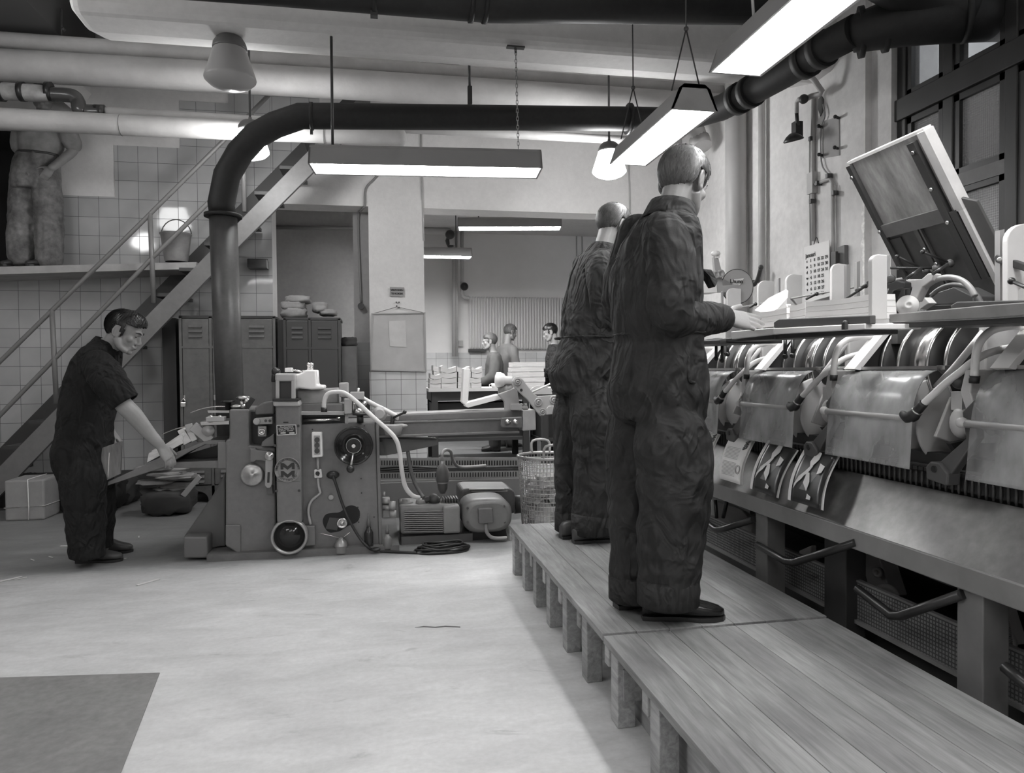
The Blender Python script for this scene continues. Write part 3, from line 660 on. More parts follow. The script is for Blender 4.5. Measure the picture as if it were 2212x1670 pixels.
locker('darker two-door steel locker with sacks on top, left of the pillar', [617, 671, 735], 688, 1040, 7.05, LOCKER2, LOCKER2, feet=False)
b = MB(); x0 = PY(601, 800, 7.1).x; single('locker_dark_strip', 'black side panel between the two lockers', 'panel', b.box((x0, 7.1, 0), (PY(616, 800, 7.05).x-.012, 7.5, PY(616, 690, 7.05).z)), LOCKER_S)
b = MB(); x0, x1 = PY(738, 800, 7.1).x, PY(770, 800, 7.1).x; z = PY(750, 748, 7.1).z
single('wooden_crate', 'dark wooden crate between the dark locker and the pillar', 'crate', b.box((x0, 7.1, 0), (x1, 7.5, z)), mat('crate_wood', .11, .7, var=.2, vs=6), bevel=.006)
def lump(c, r, seed, amp=.18, fr=3.0, sub=24, flat=None):
    b = MB(); b.ell(V((0, 0, 0)), 1, n=sub, m=sub//2)
    for p in b.v:
        k = 1+amp*noise.noise(p*fr+V((seed*3.1, seed, 0)))+amp*.5*noise.noise(p*fr*2.7+V((seed, 0, 0)))
        q = V((max(-.8, min(.8, p.x))*1.18, max(-.8, min(.8, p.y))*1.18, max(-.62, min(.62, p.z))*1.5))
        p.x, p.y, p.z = c[0]+q.x*r[0]*k, c[1]+q.y*r[1]*k, c[2]+q.z*r[2]*k
    return b
b = lump(V((.5*(x0+x1), 7.25, z+.045)), (.075, .12, .05), 4); single('dark_cloth', 'dark crumpled cloth on the wooden crate', 'cloth', b, mat('cloth_dark', .05, .9))
CL = mat('grey_sacking', .3, .9, var=.12, vs=9, bump=.2, bs=90)
ztop = PY(650, 688, 7.05).z+.012
for i, (x, y, rx, rz, lab) in enumerate(((636, 677, .125, .05, 'folded grey cloth bundle at the bottom of the pile on the dark locker'), (634, 662, .115, .042, 'folded grey cloth bundle in the middle of the pile on the dark locker'), (645, 648, .12, .036, 'folded grey cloth bundle topmost of the pile on the dark locker'), (692, 665, .075, .052, 'rolled grey cloth bundle right of the pile on the dark locker'), (709, 676, .085, .03, 'flat grey cloth leaning at the right end of the dark locker top'))):
    c = PY(x, y, 7.27); c.z = max(c.z, ztop+rz)
    single('cloth_bundle', lab, 'cloth', lump(c, (rx, .14, rz), i+1, .16), CL, 'cloth bundles on the locker')
# things on the floor at the left
c0, c1 = PY(8, 1125, 6.5), PY(92, 1040, 6.5)
t = thing('wrapped_parcel', 'paper-wrapped parcel tied with string at the foot of the stairs', 'parcel', (c0.x, 6.5, 0))
x1 = PY(92, 1040, 6.5).x; zt = PY(50, 1038, 6.5).z
MB().box((c0.x, 6.52, 0), (x1, 6.86, zt)).build('parcel', mat('wrapping_paper', .30, .7, var=.1, vs=8, bump=.3, bs=9), t, bevel=.015)
b = MB(); xm = c0.x+(x1-c0.x)*.6; zm = zt*.33
b.tube([V((xm, 6.515, .005)), V((xm+.004, 6.513, zm)), V((xm, 6.515, zt+.003)), V((xm, 6.86, zt+.004))], .004, n=5); b.tube([V((c0.x-.003, 6.86, zm)), V((c0.x-.002, 6.515, zm)), V((x1+.002, 6.514, zm+.005)), V((x1+.004, 6.86, zm))], .004, n=5)
b.build('string', PAPER, t)
c = PY(165, 1098, 6.85); single('dark_bag', 'slumped black bag on the floor behind the man at the feeder', 'bag', lump(V((c.x+.1, 6.95, .16)), (.26, .2, .16), 9, .25), mat('bag_black', .02, .7))
c = PY(70, 1040, 7.25); single('dark_bag', 'small dark bag on the floor behind the wrapped parcel', 'bag', lump(V((c.x, 7.2, .15)), (.22, .16, .15), 12, .25), mat('bag_dark', .05, .8))
c = PY(250, 1085, 7.25); single('dark_bag', 'low dark heap on the floor left of the waste sack', 'bag', lump(V((c.x, 7.2, .12)), (.2, .2, .12), 15, .25), mat('bag_dark', .05, .8))
c = PY(362, 1085, 6.55)
t = thing('waste_sack', 'open dark sack stuffed with paper below the feeder', 'sack', (c.x, 6.55, 0))
lump(V((c.x, 6.6, .11)), (.2, .2, .11), 21, .25).build('sack', mat('bag_dark', .05, .8), t)
b = MB(); random.seed(5)
for k in range(9):
    p = V((c.x+random.uniform(-.1, .1), 6.6+random.uniform(-.08, .08), .2+k*.025))
    b.v += []; bb = lump(p, (.15, .12, .018), 30+k, .22); o = len(b.v); b.v += bb.v; b.f += [[i+o for i in f] for f in bb.f]; b.sm += bb.sm; b.mi += bb.mi
tag(b.build('waste_paper', mat('waste_paper', .30, .8, var=.15, vs=8)), 'crumpled waste paper bulging from the open sack below the feeder', 'paper', kind='stuff')
p = PY(390, 1068, 6.42); bq = MB().prism([p, p+V((.14, 0, .16)), p+V((.16, .02, .13)), p+V((.03, .02, -.03))], (0, .02, 0)); single('loose_sheet', 'brown paper sheet leaning against the open waste sack', 'paper', bq, mat('kraft', .45, .8))
# scraps on the floor
SCR = mat('paper_scrap', .6, .8)
for i, (x, y) in enumerate(((20, 1252), (70, 1210), (110, 1204), (300, 1160), (250, 1208), (45, 1250), (150, 1180), (320, 1258))):
    p = PZ(x, y, .002); a = random.random()*3; d = V((math.cos(a), math.sin(a), 0))*random.uniform(.02, .07); q = V((-d.y, d.x, 0))*.15
    single('paper_scrap', 'tiny paper scrap littering the floor by the feeder', 'scrap', MB().prism([p-d-q, p+d-q, p+d+q, p-d+q], (0, 0, .003)), SCR, 'paper scraps on the floor')
# ------------------------------------------------------------------ things on the pillar
yp = YB-.025
t = thing('warning_sign', 'small pale enamel sign with two lines of dark lettering on the pillar', 'sign', PY(857, 631, yp))
MB().ply([(842, 620), (873, 621), (873, 641), (842, 640)], yp, .008).build('plate', mat('sign_plate', .33, .5), t)
for s, y in (('VERBODEN', 627), ('TE ROKEN', 634.5)): text('lettering', s, .025, PY(857.5, y, yp-.002), (1, 0, -.005), (0, 0, 1), INK, t, bold=.001)
t = thing('notice_board', 'pale hardboard notice board hung by cords on the pillar', 'board', PY(860, 740, yp-.02))
MB().ply([(802, 678), (919, 676), (922, 802), (800, 799)], yp-.015, .012).build('panel', mat('hardboard', .50, .6, var=.08, vs=6), t)
for a, c_ in (((802, 678), (919, 676)), ((800, 799), (922, 802)), ((804, 678), (802, 799)), ((917, 676), (920, 802))): MB().bar(PY(*a, yp-.02), PY(*c_, yp-.02), .02, .012).build('batten', mat('batten', .42, .6), t)
for q in ((808, 677), (914, 675)): MB().tube([PY(857, 663, yp-.005), PY(*q, yp-.015)], .003, n=5).build('cord', mat('cord', .25, .8), t)
MB().ply([(840, 694), (876, 692), (878, 750), (842, 748)], yp-.022, .004).build('pinned_paper', mat('old_paper', .62, .8, var=.06, vs=9, bump=.3, bs=12), t)
for x, y in ((857, 661), (862, 664), (856, 653), (862, 653)): single('wall_nail', 'dark nail in the pillar between the sign and the notice board', 'nail', MB().cyl(PY(x, y, yp+.01), PY(x, y, yp-.012), .007), IRON, 'nails above the notice board')
# ------------------------------------------------------------------ back room
def pY(pp, Y, d): return MB().ply(pp, Y, d)
YR = 12.555
t = thing('ribbed_radiator', 'large pale ribbed radiator high on the far wall of the back room', 'radiator', PY(1114, 700, YR))
a, c = PY(1012, 642, YR), PY(1220, 755, YR); n = 34
b = MB()
for i in range(n):
    x = a.x+(c.x-a.x)*(i+.5)/n; b.tube([V((x, YR, a.z)), V((x, YR-.03, a.z-.05)), V((x, YR-.03, c.z+.05)), V((x, YR, c.z))], .018, n=6)
b.box((a.x, YR-.005, c.z+.01), (c.x, YR+.03, a.z-.01)); b.build('ribs', mat('radiator_paint', .8, .5), t)
MB().bar(PY(1012, 757, YR-.03), PY(1050, 757, YR-.03), .1, .05).build('bracket', IRON, t)
t = thing('wall_piping', 'lagged pipes with dark elbows in the back room beside the pillar', 'pipe', PY(960, 480, 11.5))
MB().tube([PY(880, 457, 12.2), PY(975, 462, 12.2), PY(993, 466, 12.2), PY(998, 480, 12.2)], .05, n=12, k=3).build('pipe', PIPEW, t)
MB().tube([PY(880, 497, 12.2), PY(955, 500, 12.2), PY(972, 504, 12.2), PY(975, 530, 12.2)], .06, n=12, k=3).build('pipe', PIPEW, t)
for x, y in ((996, 470), (972, 507)): MB().ell(PY(x, y, 12.15), .08).build('elbow', IRON, t)
MB().tube([PY(975, 512, 12.2), PY(968, 520, 12.2), PY(975, 535, 12.2)], .05, n=10, k=3).build('elbow', IRON, t)
for x, r in ((981, .035), (987, .02), (998, .03)): MB().cyl(PY(x, 500, 12.3), PY(x, 770 if x < 995 else 640, 12.3), r).build('riser', PIPEW, t)
MB().tube([PY(998, 610, 12.3), PY(999, 636, 12.3), PY(1005, 643, 12.3), PY(1013, 643, 12.3)], .035, n=10, k=3).build('pipe', PIPEW, t)
single('round_valve', 'round dark valve on the riser left of the radiator', 'valve', MB().ell(PY(1003, 619, 12.2), .07), BLACK)
single('wall_outlet', 'small outlet on the far wall left of the radiator', 'outlet', MB().box(PY(995, 742, 12.55)-V((.04, .03, .05)), PY(995, 742, 12.55)+V((.04, 0, .05))), PIPEW)
for x in (1245, 1257): wire('thin cable hanging on the back room wall behind the far worker, %s' % ('left one' if x == 1245 else 'right one'), [PY(x, 455, 12.588), PY(x+2, 700, 12.588)], .012, k=1)
yq = 9.55
b = MB(); b.tube([PY(590, 446, yq), PY(768, 449, yq)], .02, n=8)
single('partition_pipe', 'upper horizontal pipe on the dim partition behind the lockers', 'pipe', b, mat('dim_pipe', .2, .6))
b = MB(); b.tube([PY(590, 491, yq), PY(768, 493, yq)], .025, n=8)
single('partition_pipe', 'lower horizontal pipe on the dim partition behind the lockers', 'pipe', b, mat('dim_pipe', .2, .6))
# work tables and paper piles
TBW = mat('table_top', .5, .6); DKW = mat('dark_table_wood', .03, .7)
def table(label, x0, x1, y, Y, d):
    a, c = PY(x0, y, Y), PY(x1, y, Y); z = a.z
    t = thing('work_table', label, 'table', (a.x, Y, 0))
    MB().box((a.x, Y, z-.04), (c.x, Y+d, z)).build('table_top', TBW, t); MB().box((a.x+.03, Y+.03, z-.16), (c.x-.03, Y+d-.03, z-.04)).build('apron', DKW, t)
    for x in (a.x+.08, c.x-.08):
        for yy in (Y+.06, Y+d-.06): MB().box((x-.04, yy-.04, 0), (x+.04, yy+.04, z-.04)).build('leg', DKW, t)
    MB().box((a.x+.04, Y+.05, .28), (c.x-.04, Y+d-.05, .32)).build('shelf', DKW, t)
    MB().box((a.x+.06, Y+.18, .32), (c.x-.06, Y+d-.1, z-.2)).build('cupboard', DKW, t)
    return z
z1 = table('long dark work table with paper piles in the back room', 926, 1150, 840, 9.3, .9)
z2 = table('second dark work table behind the cream lifting arm', 1165, 1330, 838, 8.95, .8)
BPAP = mat('stacked_print', .42, .8, var=.2, vs=14, stretch=(.4, .4, 6))
random.seed(11)
for i, (xa, xb, yt, nn) in enumerate(((927, 951, 806, 3), (952, 985, 791, 4), (987, 1014, 791, 4), (1016, 1038, 792, 4), (940, 962, 788, 4))):
    a, c = PY(xa, 838, 9.5), PY(xb, 838, 9.5); ztp = PY(xa, yt, 9.5).z; yy = 9.38 if i < 4 else 9.85
    for k in range(nn):
        za = z1+.002+(ztp-z1)*k/nn; zb_ = z1+(ztp-z1)*(k+1)/nn
        j = random.uniform(-.012, .012); ww = c.x-a.x
        prof = [V((a.x+j+ww*u, yy, za)) for u in (0, 1)]
        top = [V((a.x+j+ww*u, yy, zb_-.004-.028*math.sin(PI*u)*((k+1)/nn))) for u in [q/8 for q in range(8, -1, -1)]]
        bot = [V((a.x+j+ww*u, yy, za-.028*math.sin(PI*u)*(k/nn))) for u in [q/8 for q in range(9)]]
        single('paper_pile', 'bundle of printed sheets, %s in pile %s on the long table' % (['lowest', 'second from below', 'third from below', 'topmost'][k if k < nn-1 else 3], ['leftmost', 'second from left', 'third from left', 'fourth from left', 'behind the leftmost'][i]), 'paper', MB().prism(bot+top, (0, .34, 0)), BPAP, 'paper bundles on the back room table')
for k in range(5):
    a, c = PY(1108, 838, 9.55), PY(1176, 838, 9.55); ztp = PY(1110, 782, 9.55).z
    za = z1+.002+(ztp-z1)*k/5; zb_ = z1-.004+(ztp-z1)*(k+1)/5
    single('paper_pile', 'flat stack of folded sheets, layer %s beneath the dark-jacketed man\'s hands' % ['lowest', 'second', 'middle', 'fourth', 'topmost'][k], 'paper', MB().box((a.x+random.uniform(-.02, .02), 9.5, za), (c.x+random.uniform(-.02, .02), 9.85, zb_)), BPAP, 'paper stacks by the man in the dark jacket')
t = thing('cup', 'white cup on the edge of the back room table', 'cup', PY(1068, 838, 9.36))
c = PY(1068, 838, 9.36); c.z = z1
MB().lathe([(.03, 0), (.04, .02), (.042, .06), (.038, .06), (.034, .01), (0, .01)], c, n=18, caps=False).build('bowl', WHITE, t)
MB().tube([c+V((-.04, 0, .05)), c+V((-.065, 0, .045)), c+V((-.065, 0, .02)), c+V((-.038, 0, .015))], .006, n=6, k=3).build('handle', WHITE, t)
c = PY(1077, 838, 9.4); c.z = z1
single('glass_bottle', 'small clear bottle beside the white cup', 'bottle', MB().lathe([(.035, 0), (.036, .11), (.018, .15), (.015, .19), (.017, .2)], c, n=18), mat('bottle_glass', .3, .1))
# ------------------------------------------------------------------ stitching and trimming machine
YM = 4.87
TM = thing('trimming_machine', 'grey three-socket paper trimming machine with black handwheel and long delivery conveyor', 'machine', PZ(650, 1200, 0))
def tp(name, mb, m, parent=None, **k): return mb.build(name, m, parent or TM, **k)
def L(pp, Y, d): return MB().ply(pp, Y, d)
p0, p1 = PZ(448, 1213, 0), PZ(862, 1188, 0)
tp('plinth', MB().box((p0.x, YM-.06, 0), (p1.x, 5.75, .045)), mat('plinth_concrete', .13, .7, var=.2, vs=9))
tp('side_frame', L([(495, 884), (537, 884), (539, 962), (594, 966), (597, 1196), (512, 1196), (487, 1180), (487, 951), (495, 948)], YM, .5), GREYM, bevel=.012)
tp('base_skirt', L([(487, 1134), (520, 1134), (520, 1194), (512, 1194), (487, 1178)], YM-.01, .05), GREYM, bevel=.006)
tp('rear_frame', L([(500, 900), (812, 900), (818, 1180), (520, 1190)], YM+.52, .12), GREYD)
tp('chute', L([(397, 1205), (397, 1160), (461, 1067), (487, 1019), (487, 1180), (470, 1182)], YM+.12, .5), GREYD, bevel=.01)
tp('chute_box', L([(397, 1206), (396, 1160), (447, 1160), (449, 1206)], YM-.02, .45), mat('chute_grey', .12, .5), bevel=.01)
tp('front_plate', L([(650, 917), (811, 912), (820, 1182), (653, 1193)], YM, .5), GREYM, bevel=.008)
tp('plate_edge', L([(811, 903), (818, 903), (826, 1182), (819, 1182)], YM-.012, .06), GREYM, bevel=.004)
col = tp('column', L([(595, 872), (648, 872), (652, 1130), (598, 1130)], YM-.1, .3), GREYM, bevel=.01)
tp('column_cap', L([(589, 866), (646, 866), (648, 878), (590, 878)], YM-.12, .34), GREYL, bevel=.01)
tp('cap_strip', L([(588, 861), (644, 861), (644, 867), (588, 867)], YM-.13, .36), BLACK, bevel=.004)
# knife head with window frame and cream casting
tp('head_frame', L([(594, 807), (637, 807), (638, 824), (594, 824)], YM-.11, .3), GREYL, bevel=.01)
for x0, x1 in ((595, 603), (629, 637)): tp('head_post', L([(x0, 822), (x1, 822), (x1, 862), (x0, 862)], YM-.11, .05), GREYL, bevel=.004)
tp('head_window', L([(602, 822), (630, 822), (630, 862), (602, 862)], YM-.08, .04), mat('head_dark', .03, .3))
tp('head_rib', L([(587, 806), (595, 800), (596, 862), (587, 862)], YM-.06, .24), GREYD, bevel=.004)
b = L([(600, 810), (632, 811), (652, 805), (660, 799), (682, 799), (684, 832), (699, 833), (699, 841), (672, 842), (645, 839), (634, 842), (600, 842)], YM-.02, .26)
tp('knife_head', b, CREAM, bevel=.028, seg=4)
tp('knife_head_neck', MB().cyl(PY(671, 838, YM+.11), PY(671, 800, YM+.11), .052, n=22), CREAM)
tp('head_knob', MB().ell(PY(596, 803, YM-.05), .028).cyl(PY(594, 800, YM-.05), PY(592, 825, YM-.05), .018), BLACK)
tp('head_block', L([(615, 795), (630, 794), (631, 804), (615, 804)], YM+.05, .08), CREAM, bevel=.004)
tp('head_rod', MB().cyl(PY(631, 799, YM+.08), PY(652, 803, YM+.08), .007), BSTEEL)
for x in (667, 673): tp('head_bolt', MB().cyl(PY(x, 800, YM+.1), PY(x, 788, YM+.1), .011).ell(PY(x, 788, YM+.1), .015), BSTEEL)
tp('gear_case', L([(640, 842), (730, 839), (733, 872), (642, 876)], YM+.05, .3), mat('gear_grey', .24, .45, var=.25, vs=8), bevel=.012)
tp('cross_beam', L([(642, 872), (742, 872), (742, 889), (645, 889)], YM+.0, .3), GREYM, bevel=.006)
tp('clamp_rail', L([(648, 889), (744, 889), (744, 897), (648, 897)], YM-.03, .06), GREYL, bevel=.003)
tp('shaft', MB().cyl(PY(655, 908, YM+.02), PY(735, 906, YM+.02), .012), BSTEEL)
tp('shaft_slot', L([(650, 898), (745, 898), (745, 914), (650, 916)], YM+.06, .2), BLACK)
b = L([(551, 880), (567, 870), (592, 866), (592, 895), (551, 897)], YM+.05, .16); tp('feed_guard', b, GREYM, bevel=.01)
tp('adjusting_block', L([(732, 827), (752, 826), (753, 858), (733, 858)], YM+.0, .09), GREYL, bevel=.008)
tp('adjusting_slide', L([(743, 861), (760, 861), (760, 894), (744, 895)], YM-.05, .1), GREYL, bevel=.006)
tp('support_post', L([(745, 894), (752, 894), (752, 915), (745, 915)], YM-.0, .05), GREYL)
tp('screw_block', MB().box(PY(770, 853, YM)-V((.04, .04, .03)), PY(770, 853, YM)+V((.05, .05, .02))), GREYL, bevel=.004); tp('adjusting_screw', MB().cyl(PY(774, 855, YM), PY(774, 838, YM), .008), STEEL); tp('adjusting_screw', MB().cyl(PY(764, 858, YM), PY(764, 895, YM), .014), STEEL); tp('ball_joint', MB().ell(PY(775, 890, YM-.03), .03), STEEL); tp('ball_joint', MB().ell(PY(786, 872, YM-.02), .02), STEEL)
b = MB(); c = PY(778, 897, YM-.02); b.lathe([(.045, 0), (.05, .008), (.045, .016)], c, n=12); b.cyl(c, c-V((0, 0, .05)), .022); tp('star_knob', b, BLACK)
c = PY(820, 894, YM+.02); tp('side_disc', MB().lathe([(.05, 0), (.05, .02), (.03, .025), (.03, .035)], c, (0, -1, 0)), GREYL)
b = MB(); b.cyl(PY(846, 925, YM), PY(849, 900, YM), .014); b.cyl(PY(849, 903, YM-.02), PY(873, 891, YM-.06), .008); b.ell(PY(874, 890, YM-.06), .014); tp('clamp_lever', b, BLACK)
tp('clamp_foot', MB().lathe([(.0, -.05), (.05, -.045), (.065, .0), (.075, .02), (.07, .028)], PY(849, 925, YM)).ell(PY(866, 920, YM-.02), (.045, .02, .014)), GREYL)
# handwheel
c = PY(764, 963, YM-.075)
hw = tp('handwheel', MB().lathe([(0, -.05), (.05, -.05), (.055, -.005), (.10, -.0), (.112, .012), (.122, .022), (.126, .012), (.126, -.014), (.115, -.02), (.06, -.03), (0, -.03)], c, (0, -1, 0), n=40), mat('gloss_black', .012, .16))
tp('hub_ring', MB().tube([c+V((math.cos(a)*.048, -.008, math.sin(a)*.048)) for a in [i*PI/14 for i in range(28)]], .0018, n=6, closed=True), STEEL, hw)
tp('hub_nut', MB().cyl(c+V((0, .02, 0)), c+V((0, -.022, 0)), .012), BSTEEL, hw)
tp('crank_handle', MB().cyl(PY(763, 980, YM-.09), PY(758, 1006, YM-.12), .006, .008), STEEL, hw)
tp('crank_knob', MB().ell(PY(757, 1013, YM-.12), .026), BLACK, hw)
# switches and wiring on the plate
sw = tp('switch_box', L([(673, 934), (695, 934), (697, 987), (674, 989)], YM-.06, .07), CREAM, bevel=.006)
tp('switch_panel', L([(678, 941), (691, 941), (692, 982), (679, 983)], YM-.064, .006), mat('panel_grey', .35, .4), sw)
for i, y in enumerate((950, 962, 974)): c = PY(685, y, YM-.066); tp('push_button', MB().cyl(c, c-V((0, .012, 0)), .0165), mat('button_dark', .05, .3), sw)
s2 = tp('rotary_switch', L([(678, 1015), (694, 1014), (696, 1032), (679, 1033)], YM-.03, .035), CREAM, bevel=.005)
tp('switch_knob', MB().cyl(PY(686, 1023, YM-.03), PY(686, 1023, YM-.045), .014).bar(PY(684, 1019, YM-.048), PY(688, 1028, YM-.048), .008, .012, (0, 1, 0)), BLACK, s2)
b = MB().cyl(PY(686, 988, YM-.025), PY(687, 1015, YM-.025), .008).tube([PY(687, 1033, YM-.02), PY(688, 1050, YM-.02), PY(691, 1061, YM-.02), PY(690, 1067, YM-.02), PY(672, 1083, YM-.02), PY(666, 1105, YM-.02), PY(671, 1133, YM-.02)], .009, n=8, k=4)
tp('conduit', b, mat('conduit_grey', .34, .4))
tp('junction_box', L([(658, 1136), (680, 1136), (681, 1178), (660, 1180)], YM-.04, .05), GREYM, bevel=.005)
tp('round_cap', MB().lathe([(.017, 0), (.018, .012), (.013, .018), (0, .018)], PY(715, 1074, YM), (0, -1, 0), n=18), GREYL)
tp('socket', MB().ell(PY(719, 1026, YM-.015), (.042, .03, .028)), BLACK)
b = MB()
for x, y in ((773, 1096), (776, 1118), (775, 1128), (808, 1117), (780, 1034), (781, 1065), (675, 928), (787, 920)): c = PY(x, y, YM-.001); tp('screw_head', MB().cyl(c+V((0, .004, 0)), c-V((0, .002, 0)), .008 if (x, y) == (776, 1096) else .005, n=10), BLACK)
kid = [(697, 1127), (700, 1116), (707, 1110), (720, 1108), (732, 1107), (742, 1101), (750, 1094), (760, 1092), (770, 1095), (777, 1104), (777, 1117), (772, 1127), (760, 1133), (748, 1138), (735, 1147), (722, 1150), (711, 1150), (702, 1141)]
kp = MB().prism(catmull([PY(x, y, YM-.002) for x, y in kid], 4, True), (0, .003, 0)); tp('slot_opening', kp, mat('slot_dark', .012, .8))
tp('pulley', MB().lathe([(.034, 0), (.036, .01), (.026, .014), (.02, .004), (.014, .004), (.012, .02), (0, .02)], PY(739, 1130, YM-.003), (0, -1, 0)), STEEL)
tp('belt', L([(703, 1142), (712, 1118), (737, 1120), (728, 1146)], YM-.005, .003), mat('belt', .06, .7))
c = PY(625, 1159, YM-.08)
lw = tp('motor_cover', MB().lathe([(0, -.1), (.10, -.1), (.118, -.02), (.117, .01), (.108, .022), (.099, .016), (.097, .0), (0, 0)], c, (0, -1, 0), n=40), mat('cover_metal', .32, .3, metal=.5))
tp('cover_glass', MB().lathe([(.0, .004), (.096, .004), (.0955, .0)], c, (0, -1, 0), n=36), mat('cover_dark', .012, .12), lw)
c = PY(545, 1026, YM-.012); tp('adjusting_wheel', MB().lathe([(.066, -.03), (.074, 0), (.072, .012), (.06, .018), (.02, .012), (.016, .03), (0, .03)], c, (0, -1, 0), n=30), mat('worn_steel', .35, .35, metal=.7, var=.3, vs=15))
b = L([(540, 969), (552, 969), (553, 972), (575, 974), (590, 978), (590, 990), (575, 998), (565, 995), (553, 994), (549, 998), (540, 998)], YM-.05, .06); ln = tp('link_bracket', b, GREYM, bevel=.006)
tp('link_arm', L([(573, 994), (590, 985), (588, 1045), (584, 1054), (577, 1055), (572, 1049)], YM-.07, .03), mat('link_steel', .28, .4), ln, bevel=.005)
tp('link_slot', L([(578, 1020), (583, 1020), (582, 1043), (577, 1043)], YM-.072, .004), BLACK, ln)
tp('link_disc', MB().lathe([(.028, -.02), (.03, .0), (.026, .008), (.012, .008), (.01, .016), (0, .016)], PY(582, 985, YM-.075), (0, -1, 0)), STEEL, ln)
tp('pin_block', L([(575, 1050), (588, 1050), (589, 1067), (576, 1067)], YM-.04, .05), GREYD)
# cylinder and lower clamp between frame and column
tp('recess', L([(538, 890), (596, 888), (597, 970), (540, 962)], YM+.1, .3), BLACK)
tp('guide_plate', L([(549, 904), (588, 901), (589, 916), (550, 917)], YM-.02, .06), GREYL, bevel=.004)
for x in (574, 583): tp('guide_bolt', MB().cyl(PY(x, 909, YM-.02), PY(x, 909, YM-.03), .009), IRON)
tp('roller', MB().lathe([(.02, 0), (.022, .03), (.02, .04), (.012, .04)], PY(556, 910, YM-.02), (0, -1, 0)), GREYL)
tp('gauge', L([(557, 921), (575, 921), (575, 943), (557, 943)], YM+.0, .05), GREYL, bevel=.004)
tp('gauge_ring', MB().lathe([(.022, 0), (.024, .01), (.014, .012), (.012, .004), (0, .004)], PY(566, 933, YM-.0), (0, -1, 0)), STEEL)
b = L([(563, 965), (566, 955), (574, 948), (582, 944), (592, 936), (593, 965)], YM-.03, .1); tp('clamp_block', b, GREYM, bevel=.008)
tp('feed_plate', L([(432, 911), (495, 909), (495, 917), (434, 919)], YM+.0, .3), STEEL, bevel=.003)
tp('side_guide', L([(448, 887), (495, 887), (495, 892), (450, 892)], YM+.1, .04), STEEL)
tp('guide_block', MB().box(PY(468, 906, YM)-V((.06, .03, .012)), PY(468, 906, YM)+V((.05, .05, .018))), GREYL, bevel=.004); tp('guide_screw', MB().ell(PY(455, 905, YM), .025), STEEL); tp('guide_screw', MB().ell(PY(475, 903, YM), .018), STEEL)
b = MB(); c = PY(493, 869, YM+.1); b.lathe([(.045, 0), (.045, .01), (.02, .012), (.02, -.05), (.0, -.05)], c, n=14); tp('wing_knob', b, BLACK)
b = MB(); b.cyl(PY(523, 884, YM+.1), PY(523, 862, YM+.1), .016).lathe([(.04, 0), (.045, .012), (.03, .02)], PY(525, 862, YM+.1), n=10).ell(PY(534, 866, YM+.08), .022).ell(PY(512, 878, YM+.06), (.04, .03, .015)); b.cyl(PY(526, 881, YM+.04), PY(526, 873, YM+.04), .02, .014); tp('setting_screw', b, STEEL)
b = MB(); b.bar(PY(531, 884, YM+.05), PY(547, 860, YM+.05), .03, .014, (0, 1, 0)); tp('setting_lever', b, BLACK)
b = MB().tube([PY(410, 892, YM+.1), PY(440, 882, YM+.1), PY(470, 878, YM+.1), PY(495, 878, YM+.1)], .003, n=5, k=4); tp('wire_guide', b, BSTEEL)
b = MB().tube([PY(350, 938, YM+.1), PY(378, 927, YM+.1), PY(402, 922, YM+.1)], .004, n=5, k=4); tp('wire_guide', b, BSTEEL)
# feeder tray on the left
b = L([(205, 1053), (321, 1001), (434, 956), (452, 951), (487, 951), (487, 960), (470, 960), (443, 960), (409, 976), (376, 995), (352, 1010), (321, 1020), (205, 1058)], YM+.02, .26); fd = tp('feed_tray', b, GREYM, bevel=.004)
tp('tray_brace', L([(352, 1000), (470, 995), (487, 995), (487, 1012), (376, 1011), (321, 1018)], YM+.03, .24), GREYM, fd, bevel=.005)
tp('tray_post', L([(470, 955), (490, 955), (490, 1012), (470, 1012)], YM+.01, .28), GREYM, fd, bevel=.005)
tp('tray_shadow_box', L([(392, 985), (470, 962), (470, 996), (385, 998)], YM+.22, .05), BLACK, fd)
tp('end_stop', L([(212, 970), (263, 953), (260, 1024), (209, 1048)], YM+.0, .02), mat('end_stop_steel', .18, .35, metal=.5, var=.5, vs=7, stretch=(3, 3, .6)), fd, bevel=.003)
tp('stop_groove', L([(235, 978), (237, 978), (234, 1033), (232, 1033)], YM-.003, .006), BSTEEL, fd)
b = MB().bar(PY(417, 920, YM+.05), PY(455, 952, YM+.05), .06, .03, (0, 1, 0)); b.bar(PY(417, 922, YM+.05), PY(402, 926, YM+.05), .05, .02, (0, 1, 0)); b.ply([(418, 922), (452, 950), (425, 956)], YM+.1, .01); tp('tray_bracket', b, GREYL, fd, bevel=.003)
c = PY(450, 930, YM+.02); tp('tray_roller', MB().lathe([(.034, -.08), (.04, -.03), (.034, .01), (.016, .02), (.012, .03), (0, .03)], c, (.2, -1, 0)), GREYL)
